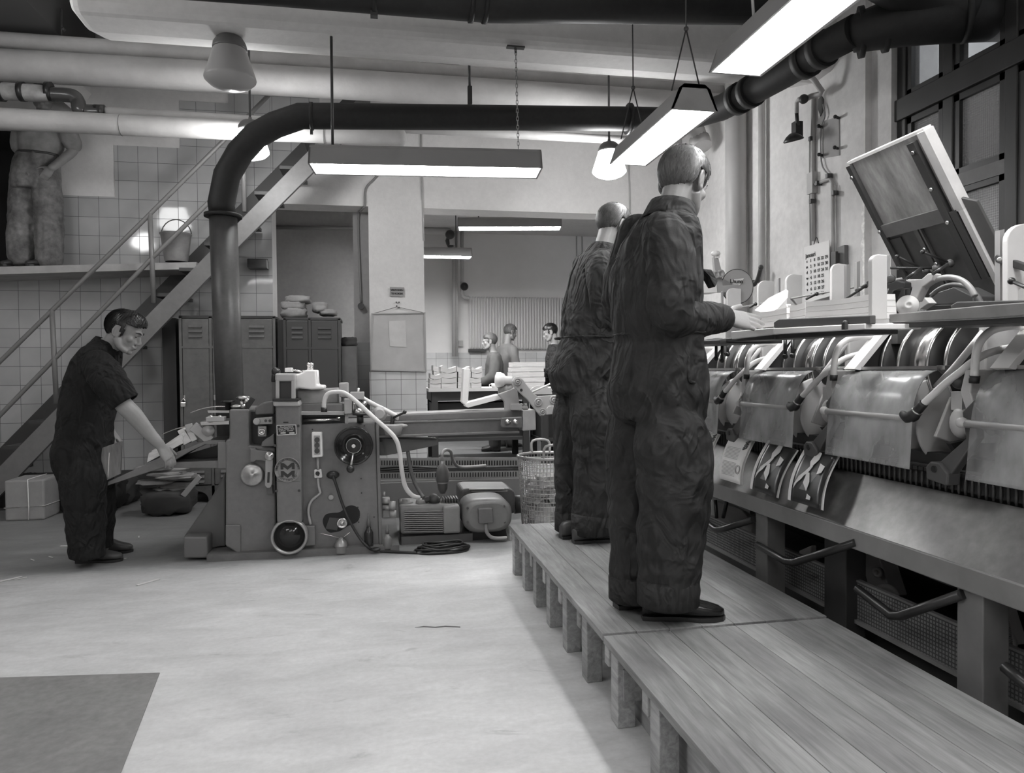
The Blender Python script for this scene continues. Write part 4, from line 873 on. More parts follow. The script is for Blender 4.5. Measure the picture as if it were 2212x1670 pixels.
# company emblem and nameplate on the column
em = MB(); c = PY(621.5, 1015, YM-.103); k = .0787/25*1.0
em.lathe([(.080, 0), (.080, .003), (.0765, .0032), (.0765, .001), (.058, .001), (.058, .0025), (.055, .0025), (.054, .0012), (0, .0012)], c, (0, -1, 0), n=44)
emo = tp('emblem', em, mat('emblem_grey', .24, .4), col)
def glyphM(sg):
    pts = [(-.042, .004), (-.042, .045), (-.026, .045), (0, .022), (.026, .045), (.042, .045), (.042, .004), (.026, .004), (.026, .022), (0, .0), (-.026, .022), (-.026, .004)]
    q = [V((c.x+x, c.y-.0015, c.z+sg*z)) for x, z in pts]
    return MB().prism(q if sg > 0 else q[::-1], (0, -.004, 0))
g1 = glyphM(1); tp('emblem_letter', g1, mat('emblem_black', .02, .35), emo)
pts = [(-.042, -.045), (-.042, -.006), (-.026, -.006), (0, -.028), (.026, -.006), (.042, -.006), (.042, -.045), (.026, -.045), (.026, -.030), (0, -.052), (-.026, -.030), (-.026, -.045)]
tp('emblem_letter', MB().prism([V((c.x+x, c.y-.0015, c.z+z)) for x, z in pts], (0, -.004, 0)), MATS['emblem_black'], emo)
for i, ch in enumerate('HANS MULLER MASCHINENFABRIK'):
    a = PI*1.0-.05-i*(PI*1.0-.1)/26
    if ch != ' ': text('emblem_lettering', ch, .017, c+V((math.cos(a)*.067, -.0035, math.sin(a)*.067)), (math.sin(a), 0, -math.cos(a)), (math.cos(a), 0, math.sin(a)), MATS['emblem_black'], emo)
for i, ch in enumerate('ZOFINGEN'):
    a = -PI*.78+i*PI*.56/7
    text('emblem_lettering', ch, .017, c+V((math.cos(a)*.067, -.0035, math.sin(a)*.067)), (-math.sin(a), 0, math.cos(a)), (-math.cos(a), 0, -math.sin(a)), MATS['emblem_black'], emo)
np_ = tp('nameplate', L([(598, 919), (639, 918), (640, 938), (599, 940)], YM-.104, .005), mat('nameplate_black', .012, .3), col)
b = MB()
for a, q in (((598, 919), (639, 918)), ((599, 940), (640, 938)), ((598, 919), (599, 940)), ((639, 918), (640, 938))): b.bar(PY(*a, YM-.106), PY(*q, YM-.106), .003, .004)
tp('plate_border', b, mat('plate_silver', .6, .4), np_)
for s, x, y, sz in (('Maschinenfabrik', 619, 922.5, .0125), ('Hans Müller A.G.', 619, 926.5, .014), ('Zofingen   Schweiz', 618, 930.5, .0115)): text('plate_lettering', s, sz, PY(x, y, YM-.107), (1, 0, .012), (0, 0, 1), MATS['plate_silver'], np_)
for x0, x1 in ((606, 617), (625, 636)): tp('plate_field', L([(x0, 934.5), (x1, 934), (x1, 936.5), (x0, 937)], YM-.107, .003), MATS['plate_silver'], np_)
tp('column_slot', L([(612, 911), (623, 911), (623, 914), (612, 914)], YM-.102, .003), BLACK, col)
for x, y in ((597, 1061), (646, 1060), (594, 963), (644, 920)): tp('column_screw', MB().cyl(PY(x, y, YM-.1), PY(x, y, YM-.112), .009, n=10), BLACK, col)
tp('column_seam', L([(596, 1040), (648, 1040), (648, 1041), (596, 1041)], YM-.1015, .003), GREYD, col)
# hoses on the machine
hz = YM-.08
tp('air_hose', MB().tube([PY(700, 884, hz), PY(700, 872, hz), PY(706, 853, hz), PY(721, 847, hz), PY(741, 848, hz), PY(763, 862, hz), PY(806, 901, hz-.03), PY(851, 943, hz-.06), PY(863, 975, hz-.06), PY(867, 1010, hz-.06), PY(875, 1050, hz-.02), PY(890, 1070, hz), PY(905, 1075, hz+.04)], .015, n=10, k=5), mat('pale_hose', .55, .45))
tp('hose_clip', MB().cyl(PY(700, 880, hz), PY(700, 890, hz), .02), BLACK)
tp('air_hose', MB().tube([PY(778, 857, YM+.05), PY(800, 870, YM+.03), PY(853, 897, YM), PY(856, 905, YM)], .016, n=10, k=3), MATS['pale_hose'])
tp('rear_hose', MB().tube([PY(881, 975, YM+.1), PY(886, 1010, YM+.1), PY(895, 1040, YM+.1), PY(906, 1062, YM+.08), PY(915, 1075, YM+.05)], .013, n=8, k=4), mat('dark_hose', .1, .5))
# delivery conveyor
YC = YM+.04
cv = tp('conveyor_beam', L([(818, 914), (1119, 904), (1119, 934), (818, 944)], YC, .05).ply([(818, 941), (1122, 931), (1122, 936), (818, 946)], YC-.02, .3).ply([(818, 912), (1119, 902), (1119, 906), (818, 916)], YC-.012, .02), GREYM, bevel=.003)
tp('conveyor_bed', L([(818, 899), (1130, 886), (1130, 902), (818, 911)], YC+.02, .3), GREYM, bevel=.004)
tp('conveyor_belt', L([(824, 896), (1128, 884), (1128, 887), (824, 899)], YC+.04, .26), mat('belt_canvas', .3, .7))
tp('conveyor_paper', L([(955, 893), (1040, 889), (1045, 887), (957, 891)], YC+.06, .15), PAPER)
tp('conveyor_bracket', L([(818, 946), (945, 950), (946, 962), (835, 984), (820, 984)], YC+.05, .2), GREYD, bevel=.004)
tp('frame_clip', L([(818, 955), (826, 955), (830, 984), (822, 984)], YC, .03), IRON)
pl_ = tp('end_plate', L([(1083, 903), (1128, 900), (1128, 924), (1086, 924), (1082, 920)], YC-.03, .03), GREYM, bevel=.006)
for x in (1097, 1114): c = PY(x, 911, YC-.03); tp('end_bolt', MB().lathe([(.02, 0), (.02, .008), (.012, .01), (.012, .016), (0, .016)], c, (0, -1, 0), n=16), BSTEEL, pl_)
tp('end_block', L([(1129, 886), (1157, 885), (1158, 929), (1129, 931)], YC-.02, .16), mat('block_grey', .36, .5, var=.15, vs=9), bevel=.006)
tp('delivery_stop', L([(1002, 796), (1016, 797), (1011, 870), (1008, 878), (998, 869), (999, 860)], YC+.08, .12), CREAM, bevel=.004)
tp('stop_arm', L([(1009, 870), (1078, 852), (1098, 858), (1011, 881), (1006, 878)], YC+.06, .14), WHITE, bevel=.003)
pa_ = tp('swing_plate', L([(1107, 824), (1112, 815), (1120, 813), (1129, 819), (1153, 851), (1162, 856), (1208, 853), (1212, 869), (1214, 892), (1178, 896), (1168, 899), (1160, 890), (1140, 864), (1110, 836)], YC-.03, .03), mat('swing_plate_grey', .4, .38), bevel=.004)
for x, y, r in ((1118, 825, .028), (1163, 869, .03), (1196, 864, .03), (1172, 890, .026)): tp('screw_boss', MB().lathe([(r, 0), (r, .006), (r*.7, .006), (r*.65, .002), (r*.45, .002), (r*.4, .012), (r*.2, .012), (r*.2, .004), (0, .004)], PY(x, y, YC-.03), (0, -1, 0), n=20), GREYL, pa_)
tp('boss_hole', MB().cyl(PY(1126, 843, YC-.028), PY(1126, 843, YC-.035), .01), BLACK, pa_)
tp('plate_rib', L([(1181, 883), (1185, 877), (1214, 874), (1215, 893), (1180, 896)], YC-.04, .03), MATS['swing_plate_grey'], pa_, bevel=.004)
a = PY(1107, 822, YC+.08); tp('delivery_roller', MB().lathe([(.03, 0), (.03, .05), (.045, .06), (.055, .09), (.052, .115), (.03, .125), (0, .125)], a, (-1, .25, .06)), CREAM)
a = PY(1109, 842, YC+.1); tp('spool', MB().lathe([(.04, 0), (.055, .01), (.05, .03), (.06, .04), (.045, .07), (.05, .1), (.02, .11)], a, (-1, .3, -.2)), mat('spool_grey', .2, .6, var=.3, vs=20))
tp('cheek_plate', L([(1076, 852), (1112, 838), (1118, 845), (1122, 870), (1118, 888), (1092, 888), (1090, 868)], YC+.03, .05), GREYL, bevel=.005)
tp('coil_spring', MB().tube([PY(1124+i*.9, 878-((i % 2)*12)+6, YC+.01) for i in range(17)], .006, n=6), STEEL)
b = MB(); b.box(PY(1113, 879, YC)-V((.03, .03, .02)), PY(1113, 879, YC)+V((.04, .03, .02))); b.cyl(PY(1108, 880, YC), PY(1140, 882, YC), .012); tp('spring_seat', b, GREYL)
b = MB(); c = PY(1168, 852, YC+.1); b.prism([c+V((math.cos(q)*.085, 0, math.sin(q)*.065)) for q in [PI*i/14 for i in range(15)]], (0, .02, 0)); tp('fan_guard', b, mat('fan_guard_grey', .55, .4))
tp('guide_rod', MB().cyl(PY(1150, 847, YC+.06), PY(1235, 808, YC+.06), .007), WHITE)
# ------------------------------------------------------------------ sheets on the feeder tray
def on_tray(x, y): return PY(x, y, YM+.05)
for i, (xa, ya, xb, yb, th) in enumerate(((317, 1000, 395, 958, 12), (319, 990, 396, 950, 11), (326, 982, 400, 941, 9), (397, 962, 414, 953, 36), (414, 955, 426, 949, 34))):
    lab = ('lowest booklet bundle in the man\'s hand on the feeder', 'middle booklet bundle in the man\'s hand on the feeder', 'top booklet bundle in the man\'s hand on the feeder', 'white upright bundle of booklets nearer the man\'s fingers', 'white upright bundle of booklets nearest the machine')[i]
    if i < 3:
        pp = [(xa, ya), (xb, yb), (xb-2, yb-th), (xa+28, ya-th-11), (xa+2, ya-th)]
    else: pp = [(xa-14, ya-th+5), (xa-2, ya-th-1 if i == 3 else ya-th+2), (xb, yb), (xa, ya)]
    b = L(pp, YM+.04+.004*i, .2); single('booklet_bundle', lab, 'paper', b, mat('booklet_paper', .6, .7, var=.1, vs=30, stretch=(.3, 1, 3)), 'booklets on the feeder tray', bevel=.002)
# ------------------------------------------------------------------ pumps, tray and bits on the floor behind
YV = 4.98
t = thing('vacuum_pump', 'finned light grey vacuum pump on the floor right of the trimming machine', 'pump', PZ(930, 1165, 0))
PUMP = mat('pump_grey', .25, .5, var=.12, vs=8)
MB().ply([(862, 1092), (993, 1090), (994, 1152), (866, 1155)], YV+.02, .3).build('body', PUMP, t, bevel=.02, seg=3)
b = MB()
for i in range(11):
    y = 1104+i*4.4; b.ply([(874, y), (957, y-1), (957, y+1.2), (874, y+2.2)], YV-.006, .04)
b.build('fins', PUMP, t)
MB().ply([(957, 1095), (994, 1093), (995, 1152), (958, 1154)], YV-.015, .3).build('end_cover', PUMP, t, bevel=.015, seg=3)
MB().lathe([(.05, -.03), (.05, .02), (.045, .03), (.03, .03), (.028, .045), (0, .045)], PY(877, 1092, YV+.12)).build('filler_cap', PUMP, t)
MB().lathe([(.04, -.05), (.035, .02), (.03, .03), (0, .03)], PY(909, 1088, YV+.1)).build('air_inlet', PUMP, t)
MB().tube([PY(913, 1082, YV+.1), PY(925, 1079, YV+.1), PY(937, 1078, YV+.1), PY(950, 1080, YV+.1)], .022, n=10, k=3).ell(PY(937, 1079, YV+.1), .04).build('manifold', IRON, t)
b = MB()
for i in range(6): b.ply([(957+i*6, 1077), (960+i*6, 1077), (962+i*6, 1092), (959+i*6, 1092)], YV+.08, .12)
b.build('cooling_fins', GREYD, t)
MB().ply([(870, 1152), (990, 1150), (985, 1175), (880, 1178)], YV+.06, .22).build('foot', BLACK, t)
b = MB(); a, c = V((p1.x+.02, 0, 0)), PZ(1020, 1190, 0); single('wooden_sleeper', 'low dark wooden sleeper under the two pumps', 'beam', MB().box((a.x, YV+.02, 0), (PY(1022, 1180, YV).x, YV+.5, .055)), mat('sleeper_wood', .12, .7, var=.2, vs=6))
t = thing('drive_motor', 'rounded grey electric motor between the vacuum pump and the platform', 'motor', PZ(1050, 1160, 0))
c = PY(1050, 1110, YV+.05)
b = MB(); rr = lambda s, yy: [V((c.x+.175*s*math.copysign(abs(math.cos(q))**.6, math.cos(q)), yy, c.z+.12*s*math.copysign(abs(math.sin(q))**.75, math.sin(q)))) for q in [2*PI*i/32 for i in range(32)]]
b.loft([rr(.75, c.y-.1), rr(.93, c.y-.085), rr(1, c.y-.05), rr(1, c.y+.2)]); b.build('body', mat('motor_grey', .19, .45, var=.15, vs=8), t)
MB().ply([(1033, 1099), (1064, 1098), (1066, 1130), (1035, 1132)], c.y-.13, .08).build('terminal_box', GREYM, t, bevel=.006)
for x, y in ((1010, 1098), (1089, 1094), (1010, 1128), (1090, 1128), (1037, 1102), (1062, 1101)): MB().cyl(PY(x, y, c.y-.09), PY(x, y, c.y-.1), .009, n=8).build('bolt', IRON, t)
MB().tube([PY(1050, 1131, c.y-.1), PY(1051, 1148, c.y-.1), PY(1060, 1160, c.y-.1), PY(1075, 1163, c.y-.1), PY(1095, 1162, c.y-.1)], .013, n=10, k=4).build('conduit', GREYL, t)
MB().ply([(1015, 1132), (1090, 1132), (1100, 1182), (1010, 1184)], c.y, .2).build('foot', BLACK, t)
t = thing('motor_housing', 'long grey ribbed housing behind the electric motor', 'housing', PY(1050, 1075, 5.3))
MB().ply([(996, 1058), (1010, 1055), (1100, 1055), (1113, 1062), (1113, 1110), (996, 1110)], 5.28, .35).build('body', GREYM, t, bevel=.02, seg=3)
b = MB(); [b.ply([(1014+i*4, 1057+i*4), (1090+i*6, 1056+i*4), (1090+i*6, 1058+i*4), (1014+i*4, 1059+i*4)], 5.265, .03) for i in range(2)]; b.build('ribs', GREYL, t)
MB().cyl(PY(1110, 1090, 5.4), PY(1136, 1088, 5.4), .07).build('coupling', GREYD, t)
t = thing('oil_pump', 'small pale valve block beside the plate edge of the trimming machine', 'pump', PY(840, 1090, YV))
MB().ply([(825, 1078), (842, 1078), (846, 1118), (826, 1120)], YV-.02, .1).build('body', GREYL, t, bevel=.006)
for x, y, s, r in ((826, 1082, 14, .022), (826, 1096, 26, .018), (840, 1092, 14, .03), (842, 1110, 14, .024), (827, 1067, 5, .014)): MB().cyl(PY(x, y, YV-.04), PY(x+s, y, YV-.04), r).build('valve', GREYL, t)
OILG = mat('oil_bottle_glass', .02, .2)
def bottle(label, x, y0, y1, Y, r, m):
    c = PY(x, y0, Y); h = PY(x, y1, Y).z-c.z
    t = thing('oil_bottle', label, 'bottle', c, 'oil bottles by the trimming machine')
    MB().lathe([(r*.9, 0), (r, .01), (r, h*.42), (r*.7, h*.5), (r*.5, h*.53), (r*.45, h*.6), (0, h*.6)], c, n=18).build('body', m, t)
    MB().lathe([(r*.45, h*.6), (r*.4, h*.75), (r*.2, h*.8), (.003, h), (0, h)], c, n=12).build('nozzle', mat('nozzle_dark', .1, .3), t)
bottle('dark oil bottle with long nozzle standing on the machine plinth', 797, 1182, 1108, YM-.03, .03, OILG)
bottle('stubby steel oil bottle with spout right of the long-nozzle bottle', 837, 1186, 1132, YM-.04, .03, mat('oil_bottle_steel', .15, .35))
c = PY(737, 1194, YM-.03); t = thing('oil_can', 'squat round oil can with two thin spouts on the machine plinth', 'oil can', c)
MB().lathe([(.04, 0), (.042, .005), (.042, .045), (.0435, .047), (.042, .05), (.036, .075), (.016, .09), (.012, .1), (0, .1)], c, n=24).build('body', mat('can_tin', .28, .35, metal=.4), t)
MB().cyl(c+V((-.005, 0, .098)), PY(689, 1151, YM-.04), .004, .002).cyl(c+V((.008, 0, .095)), PY(757, 1149, YM-.04), .004, .002).build('spout', BSTEEL, t)
b = MB(); pts = [PY(719, 1028, YM-.04), PY(727, 1050, YM-.05), PY(740, 1090, YM-.05), PY(755, 1125, YM-.06), PY(777, 1162, YM-.07), PY(795, 1182, YM-.08), PZ(812, 1190, .012), PZ(850, 1192, .01), PZ(900, 1194, .01)]
b.tube(pts, .009, n=8, k=5); random.seed(4)
cc = PZ(955, 1190, .0)
for j in range(7):
    r1, r2, ox, oy = .19-.012*j+random.uniform(-.02, .02), .10-.006*j+random.uniform(-.015, .015), random.uniform(-.03, .03), random.uniform(-.02, .02)
    b.tube([cc+V((ox+r1*math.cos(q), oy+r2*math.sin(q), .008+.007*j+.006*math.sin(3*q+j))) for q in [i*2*PI/24 for i in range(24)]], .007, n=6, closed=True)
single('power_cable', 'black power cable plugged into the machine and coiled on the floor', 'cable', b, RUBBER)
single('cable_plug', 'dark plug lying on the plinth beside the cable', 'plug', MB().ell(PY(812, 1187, YM-.07), (.03, .025, .014)), BLACK)
# cable tray along the back
YT = 6.0
t = thing('cable_tray', 'long perforated cable tray behind the trimming machine', 'cable tray', PY(970, 1020, YT))
PERF = mat('tray_metal', .22, .5, var=.1, vs=8)
MB().ply([(800, 990), (1125, 988), (1125, 1009), (800, 1010)], YT+.2, .01).build('rear_flange', PERF, t)
MB().ply([(800, 1022), (1125, 1017), (1125, 1033), (800, 1037)], YT, .01).build('front_flange', PERF, t)
b = MB()
for i in range(54):
    x = 806+i*5.8; b.ply([(x, 995), (x+2.6, 995), (x+2.6, 1005), (x, 1005)], YT+.197, .004); b.ply([(x, 1024-.015*(x-800)), (x+2.2, 1024-.015*(x-800)), (x+2.2, 1033-.012*(x-800)), (x, 1033-.012*(x-800))], YT-.003, .004)
b.build('perforations', BLACK, t)['kind'] = 'stuff'
MB().ply([(800, 1010), (1125, 1008), (1125, 1020), (800, 1024)], YT+.1, .01).build('floor_plate', IRON, t)
for yy in (0, 1, 2): single('tray_cable', 'black cable lying in the cable tray, %s of three' % ('upper', 'middle', 'lower')[yy], 'cable', MB().tube([PY(815, 1012+yy*4, YT+.08), PY(870, 1008+yy*5, YT+.05), PY(960, 1012+yy*3, YT+.06), PY(1060, 1010+yy*3, YT+.05), PY(1130, 1008+yy*4, YT+.05)], .012, n=6, k=4), RUBBER, 'cables in the tray')
a, c = PY(800, 1040, YT), PY(1130, 1040, YT)
single('duct_cover', 'long grey floor duct cover under the cable tray', 'cover', MB().box((a.x, YT-.05, 0), (c.x, YT+.5, PY(960, 1038, YT).z)), mat('duct_cover_grey', .17, .6, var=.1, vs=5))
c = PY(956, 1033, 5.4); t = thing('hand_lamp', 'grey oval caged hand lamp dangling in front of the cable tray', 'lamp', c)
MB().lathe([(.0, -.12), (.02, -.115), (.036, -.08), (.04, -.03), (.048, -.02), (.048, .05), (.035, .09), (.016, .105), (.014, .13)], c, n=20).build('housing', mat('hand_lamp_grey', .18, .3), t)
MB().lathe([(.03, -.085), (.041, -.03), (.0405, -.028)], c, n=20, caps=False).build('glass', mat('hand_lamp_glass', .4, .15), t)
MB().tube([c+V((0, 0, .12)), PY(955, 980, 5.4), PY(962, 972, 5.45), PY(973, 975, 5.5), PY(979, 995, 5.6), PY(995, 1009, 5.85), PY(1050, 1006, 5.9)], .013, n=8, k=5).build('cable', mat('lamp_cable', .3, .45), t)
# wire basket of waste paper
c = PZ(1180, 1165, 0); c.y = 5.15; c.x = PY(1182, 1060, 5.15).x
t = thing('wire_basket', 'tall wire waste basket filled with crumpled paper behind the platform', 'basket', (c.x, c.y, 0))
WIREM = mat('basket_wire', .42, .4, metal=.3); R = .215; zt = PY(1180, 990, 5.0).z
b = MB()
for k in range(19): z = zt*k/18; r = R*(.86+.14*k/18); b.tube([V((c.x+r*math.cos(q), c.y+r*math.sin(q), z)) for q in [i*2*PI/28 for i in range(28)]], .0028, n=4, closed=True)
for k in range(52): q = 2*PI*k/52; b.cyl((c.x+R*.86*math.cos(q), c.y+R*.86*math.sin(q), 0), (c.x+R*math.cos(q), c.y+R*math.sin(q), zt), .0026, n=4, caps=False)
b.build('mesh', WIREM, t)
MB().tube([V((c.x+R*math.cos(q), c.y+R*math.sin(q), zt)) for q in [i*2*PI/28 for i in range(28)]], .011, n=8, closed=True).build('rim', WIREM, t)
for s in (-1, 1): MB().tube([V((c.x-.07, c.y+s*R*.93, zt)), V((c.x-.06, c.y+s*R, zt+.09)), V((c.x+.06, c.y+s*R, zt+.09)), V((c.x+.07, c.y+s*R*.93, zt))], .01, n=8, k=4).build('handle', WIREM, t)
b = MB(); random.seed(8)
for k in range(26):
    a = random.random()*6.3; r = random.uniform(.02, .13); bb = lump((c.x+r*math.cos(a), c.y+r*math.sin(a), .05+k*.014), (.07, .07, .05), k+50, .4, sub=12); o = len(b.v); b.v += bb.v; b.f += [[i+o for i in f] for f in bb.f]; b.sm += [False]*len(bb.f); b.mi += bb.mi
tag(b.build('waste_paper', mat('crumpled_paper', .5, .8, var=.4, vs=6)), 'crumpled waste paper filling the wire basket', 'paper', kind='stuff')
# ------------------------------------------------------------------ wooden platforms
def wood_mat(name, g):
    M = bpy.data.materials.new(name); M.use_nodes = True
    nt = M.node_tree; n = nt.nodes; Lk = nt.links; b = n['Principled BSDF']
    tc = n.new('ShaderNodeTexCoord'); oi = n.new('ShaderNodeObjectInfo')
    ad = n.new('ShaderNodeVectorMath'); ad.operation = 'MULTIPLY_ADD'; ad.inputs[1].default_value = (7, 11, 5)
    Lk.new(oi.outputs['Random'], ad.inputs[0]); Lk.new(tc.outputs['Object'], ad.inputs[2])
    def nz(s, st, d=6, dist=0):
        mp = n.new('ShaderNodeMapping'); mp.inputs['Scale'].default_value = st; Lk.new(ad.outputs[0], mp.inputs[0])
        t = n.new('ShaderNodeTexNoise'); t.inputs['Scale'].default_value = s; t.inputs['Detail'].default_value = d; t.inputs['Distortion'].default_value = dist
        Lk.new(mp.outputs[0], t.inputs['Vector']); return t.outputs['Fac']
    def mr(f, lo, hi, a=.3, bb=.7):
        q = n.new('ShaderNodeMapRange'); q.inputs['From Min'].default_value = a; q.inputs['From Max'].default_value = bb
        q.inputs['To Min'].default_value = lo; q.inputs['To Max'].default_value = hi; Lk.new(f, q.inputs['Value']); return q.outputs[0]
    def mul(a, c):
        q = n.new('ShaderNodeMath'); q.operation = 'MULTIPLY'
        for i, s in enumerate((a, c)):
            if isinstance(s, (int, float)): q.inputs[i].default_value = s
            else: Lk.new(s, q.inputs[i])
        return q.outputs[0]
    v = mul(mul(mr(nz(9, (5, .4, 5), 7, .8), .7, 1.2), mr(nz(2.2, (1, 1, 1), 7), .62, 1.2)), mul(mr(oi.outputs['Random'], .86, 1.1, 0, 1), g))
    v = mul(v, mr(nz(70, (3, .25, 3), 3), .9, 1.05))
    cb = n.new('ShaderNodeCombineColor'); [Lk.new(v, cb.inputs[i]) for i in range(3)]
    Lk.new(cb.outputs[0], b.inputs['Base Color']); b.inputs['Roughness'].default_value = .55
    bp = n.new('ShaderNodeBump'); bp.inputs['Strength'].default_value = .15; bp.inputs['Distance'].default_value = .005
    Lk.new(nz(12, (6, .5, 6)), bp.inputs['Height']); Lk.new(bp.outputs[0], b.inputs['Normal'])
    MATS[name] = M; return M
PLANK = wood_mat('platform_planks', .235); BEAMW = wood_mat('platform_timber', .33)
PX0, PX1 = .76, 1.63
def platform(label, y0, y1, z, legs, n=7):
    t = thing('wooden_platform', label, 'platform', (PX0, y1, 0), 'wooden work platforms')
    w = (PX1-PX0)/n
    for i in range(n):
        MB().box((PX0+i*w+.0008, y0, z-.026), (PX0+(i+1)*w-.0008, y1, z)).build('plank', PLANK, t, bevel=.0015)
    for Y in legs:
        MB().box((PX0+.004, Y+.07, z-.092), (PX1-.01, Y+.115, z-.0265)).build('bearer', BEAMW, t, bevel=.003)
        for x in (PX0+.012, PX1-.09): MB().box((x, Y, 0), (x+.062, Y+.07, z-.027)).build('leg', BEAMW, t, bevel=.003)
    return t
lg = [PZ(*p, 0).y for p in ((1114, 1243), (1139, 1276), (1165, 1312), (1197, 1356), (1234, 1410), (1280, 1475), (1345, 1574))]
platform('farther wooden platform carrying the two standing workers', 2.392, 4.21, .277, lg[:6])
t2 = platform('nearer empty wooden platform in the right foreground', .35, 2.384, .272, [lg[6], lg[6]-.36, lg[6]-.8, lg[6]-1.3])
MB().box((PX0+.10, .4, .0), (PX0+.13, lg[6]+.1, .13)).build('stringer', BEAMW, t2)
MB().box((PX0+.03, lg[6]-.012, .095), (PX1-.1, lg[6]-.0005, .2)).build('brace', BEAMW, t2)
# ------------------------------------------------------------------ gathering machine along the platform
GM = thing('gathering_machine', 'long gathering machine with clear plastic covers and white hoses along the platform', 'machine', (1.9, 2.6, 0))
def gp(name, mb, m, parent=None, **k): return mb.build(name, m, parent or GM, **k)
P = .685
NEAR, FAR = .2, 5.2
DKM = mat('gatherer_dark', .035, .45, var=.2, vs=6)
DKG = mat('gatherer_dark_grey', .085, .4, var=.15, vs=6)
LTG = mat('gatherer_light_grey', .5, .4, var=.08, vs=6)
HOSE = mat('white_hose', .66, .4)
COVER = glassy('clear_plastic_cover', .42, .55, .2, var=.38, vs=7, stretch=(1, 1, .6))
PANEL = mat('sheet_steel_panel', .20, .36, metal=.6, var=.25, vs=3, var2=.15, vs2=22)
def xz(pts, y, d): return MB().prism([V((x, y, z)) for x, z in pts], (0, d, 0))
def yprism(pts, d=FAR-NEAR): return xz(pts, NEAR, d)
gp('slanted_panel', yprism([(1.825, .79), (1.83, .78), (1.70, .612), (1.690, .610)]), PANEL)
gp('rail', yprism([(1.685, .614), (1.735, .614), (1.735, .542), (1.685, .542)]), mat('rail_steel', .26, .4, metal=.3, var=.15, vs=5), bevel=.004)
gp('body', yprism([(1.90, .84), (2.5, .98), (2.5, .64), (1.86, .64)]), DKM)
gp('chain_channel', yprism([(1.845, .91), (1.90, .91), (1.90, .80), (1.835, .80)]), DKM)
gp('back_box', yprism([(2.55, 1.25), (2.75, 1.25), (2.75, 0), (2.55, 0)]), DKM)
gp('under_tray', yprism([(1.95, .19), (2.5, .19), (2.5, .04), (1.95, .04)]), DKM)
tr = tile_mat('chequer_trough', .2, .014, 0, 0, 'YZ', line=.005, dark=.07, rough=.4, tilt=.3)
gp('perforated_trough', yprism([(1.85, .357), (1.862, .357), (1.862, .20), (1.85, .20)]), tr)
gp('trough_lip', yprism([(1.838, .205), (1.865, .205), (1.865, .19), (1.838, .19)]).box((1.846, NEAR, .354), (1.866, FAR, .362)), mat('trough_lip_metal', .2, .5))
# saddle chain with hanging pins
pin = MB(); pin.lathe([(.003, -.045), (.0062, -.025), (.0055, -.005), (.004, .01)], (1.812, NEAR+1.2, .84), n=8).box((1.806, NEAR+1.19, .85), (1.84, NEAR+1.21, .862))
po = gp('chain_pin', pin, mat('chain_pin_steel', .06, .35, metal=.5))
for i in range(1, 92):
    o = po.copy(); COL.objects.link(o); o.location.y += i*.0262
gp('chain_bar', MB().tube([(1.825, NEAR, .862), (1.825, FAR, .862)], .01, n=8), DKM)
# posts
for y0, y1, x0, m in ((1.765, 1.86, 1.70, GREYD), (2.93, 3.03, 1.70, GREYD), (2.52, 2.66, 1.80, DKM), (1.33, 1.45, 1.78, DKM), (4.1, 4.2, 1.70, GREYD)):
    gp('post', MB().box((x0, y0, 0), (x0+.09, y1, .56)), mat('post_grey', .15, .5, var=.2, vs=6) if m is GREYD else DKM, bevel=.004)
def bent(pp, X, r=.014): return MB().tube([PX(x, y, X) for x, y in pp], r, n=8)
for pp in (((1500, 1108), (1546, 1145), (1560, 1144), (1628, 1122)), ((1636, 1177), (1697, 1213), (1716, 1215), (1850, 1172)), ((1852, 1272), (1926, 1330), (1946, 1330), (2078, 1284)), ((2170, 1440), (2240, 1500))): gp('pedal_bar', bent(pp, 1.69, .016), BLACK)
gp('pedal_rail', bent(((1530, 1063), (1560, 1072), (1625, 1106)), 1.78), DKG); gp('pedal_rail', bent(((1735, 1130), (1800, 1160), (1860, 1178), (2062, 1258)), 1.75, .018), DKG)
for pp in (((1545, 1080), (1548, 1120)), ((1572, 1075), (1562, 1118))): gp('link_rod', bent(pp, 1.78, .01), BLACK)
# pale castings inside the base
def cast(pp, X, d, m=LTG, nm='casting'): return gp(nm, MB().plx(pp, X, d), m, bevel=.006)
CST = mat('casting_grey', .5, .5)
for pp in ([(1854, 1190), (1885, 1188), (1900, 1206), (1926, 1288), (1880, 1288), (1868, 1240)], [(2130, 1295), (2150, 1300), (2180, 1395), (2130, 1390)], [(1545, 1082), (1600, 1100), (1625, 1130), (1622, 1160), (1540, 1128)]): cast(pp, 2.15, .08, CST)
cast([(1725, 1190), (1752, 1178), (1752, 1205), (1728, 1212)], 2.0, .03, CST)
for x, y in ((1900, 1236), (2127, 1327)): c = PX(x, y, 2.14); gp('boss', MB().lathe([(.022, 0), (.022, .02), (.012, .024), (.012, .006), (0, .006)], c, (-1, -.4, 0), n=16), CST)
for x, y, r in ((2150, 1385, .06), (1912, 1285, .05)): c = PX(x, y, 2.05); gp('wheel', MB().lathe([(r*.5, 0), (r, .005), (r, .02), (r*.6, .024), (r*.5, .01)], c, (-.5, -1, 0), n=20), LTG)
c0, c1 = PX(2165, 1305, 2.0), PX(2178, 1400, 2.0); gp('spring', MB().tube([c0+(c1-c0)*(i/120)+V((.012*math.cos(i*1.05), .012*math.sin(i*1.05), 0)) for i in range(121)], .003, n=5), GREYL)
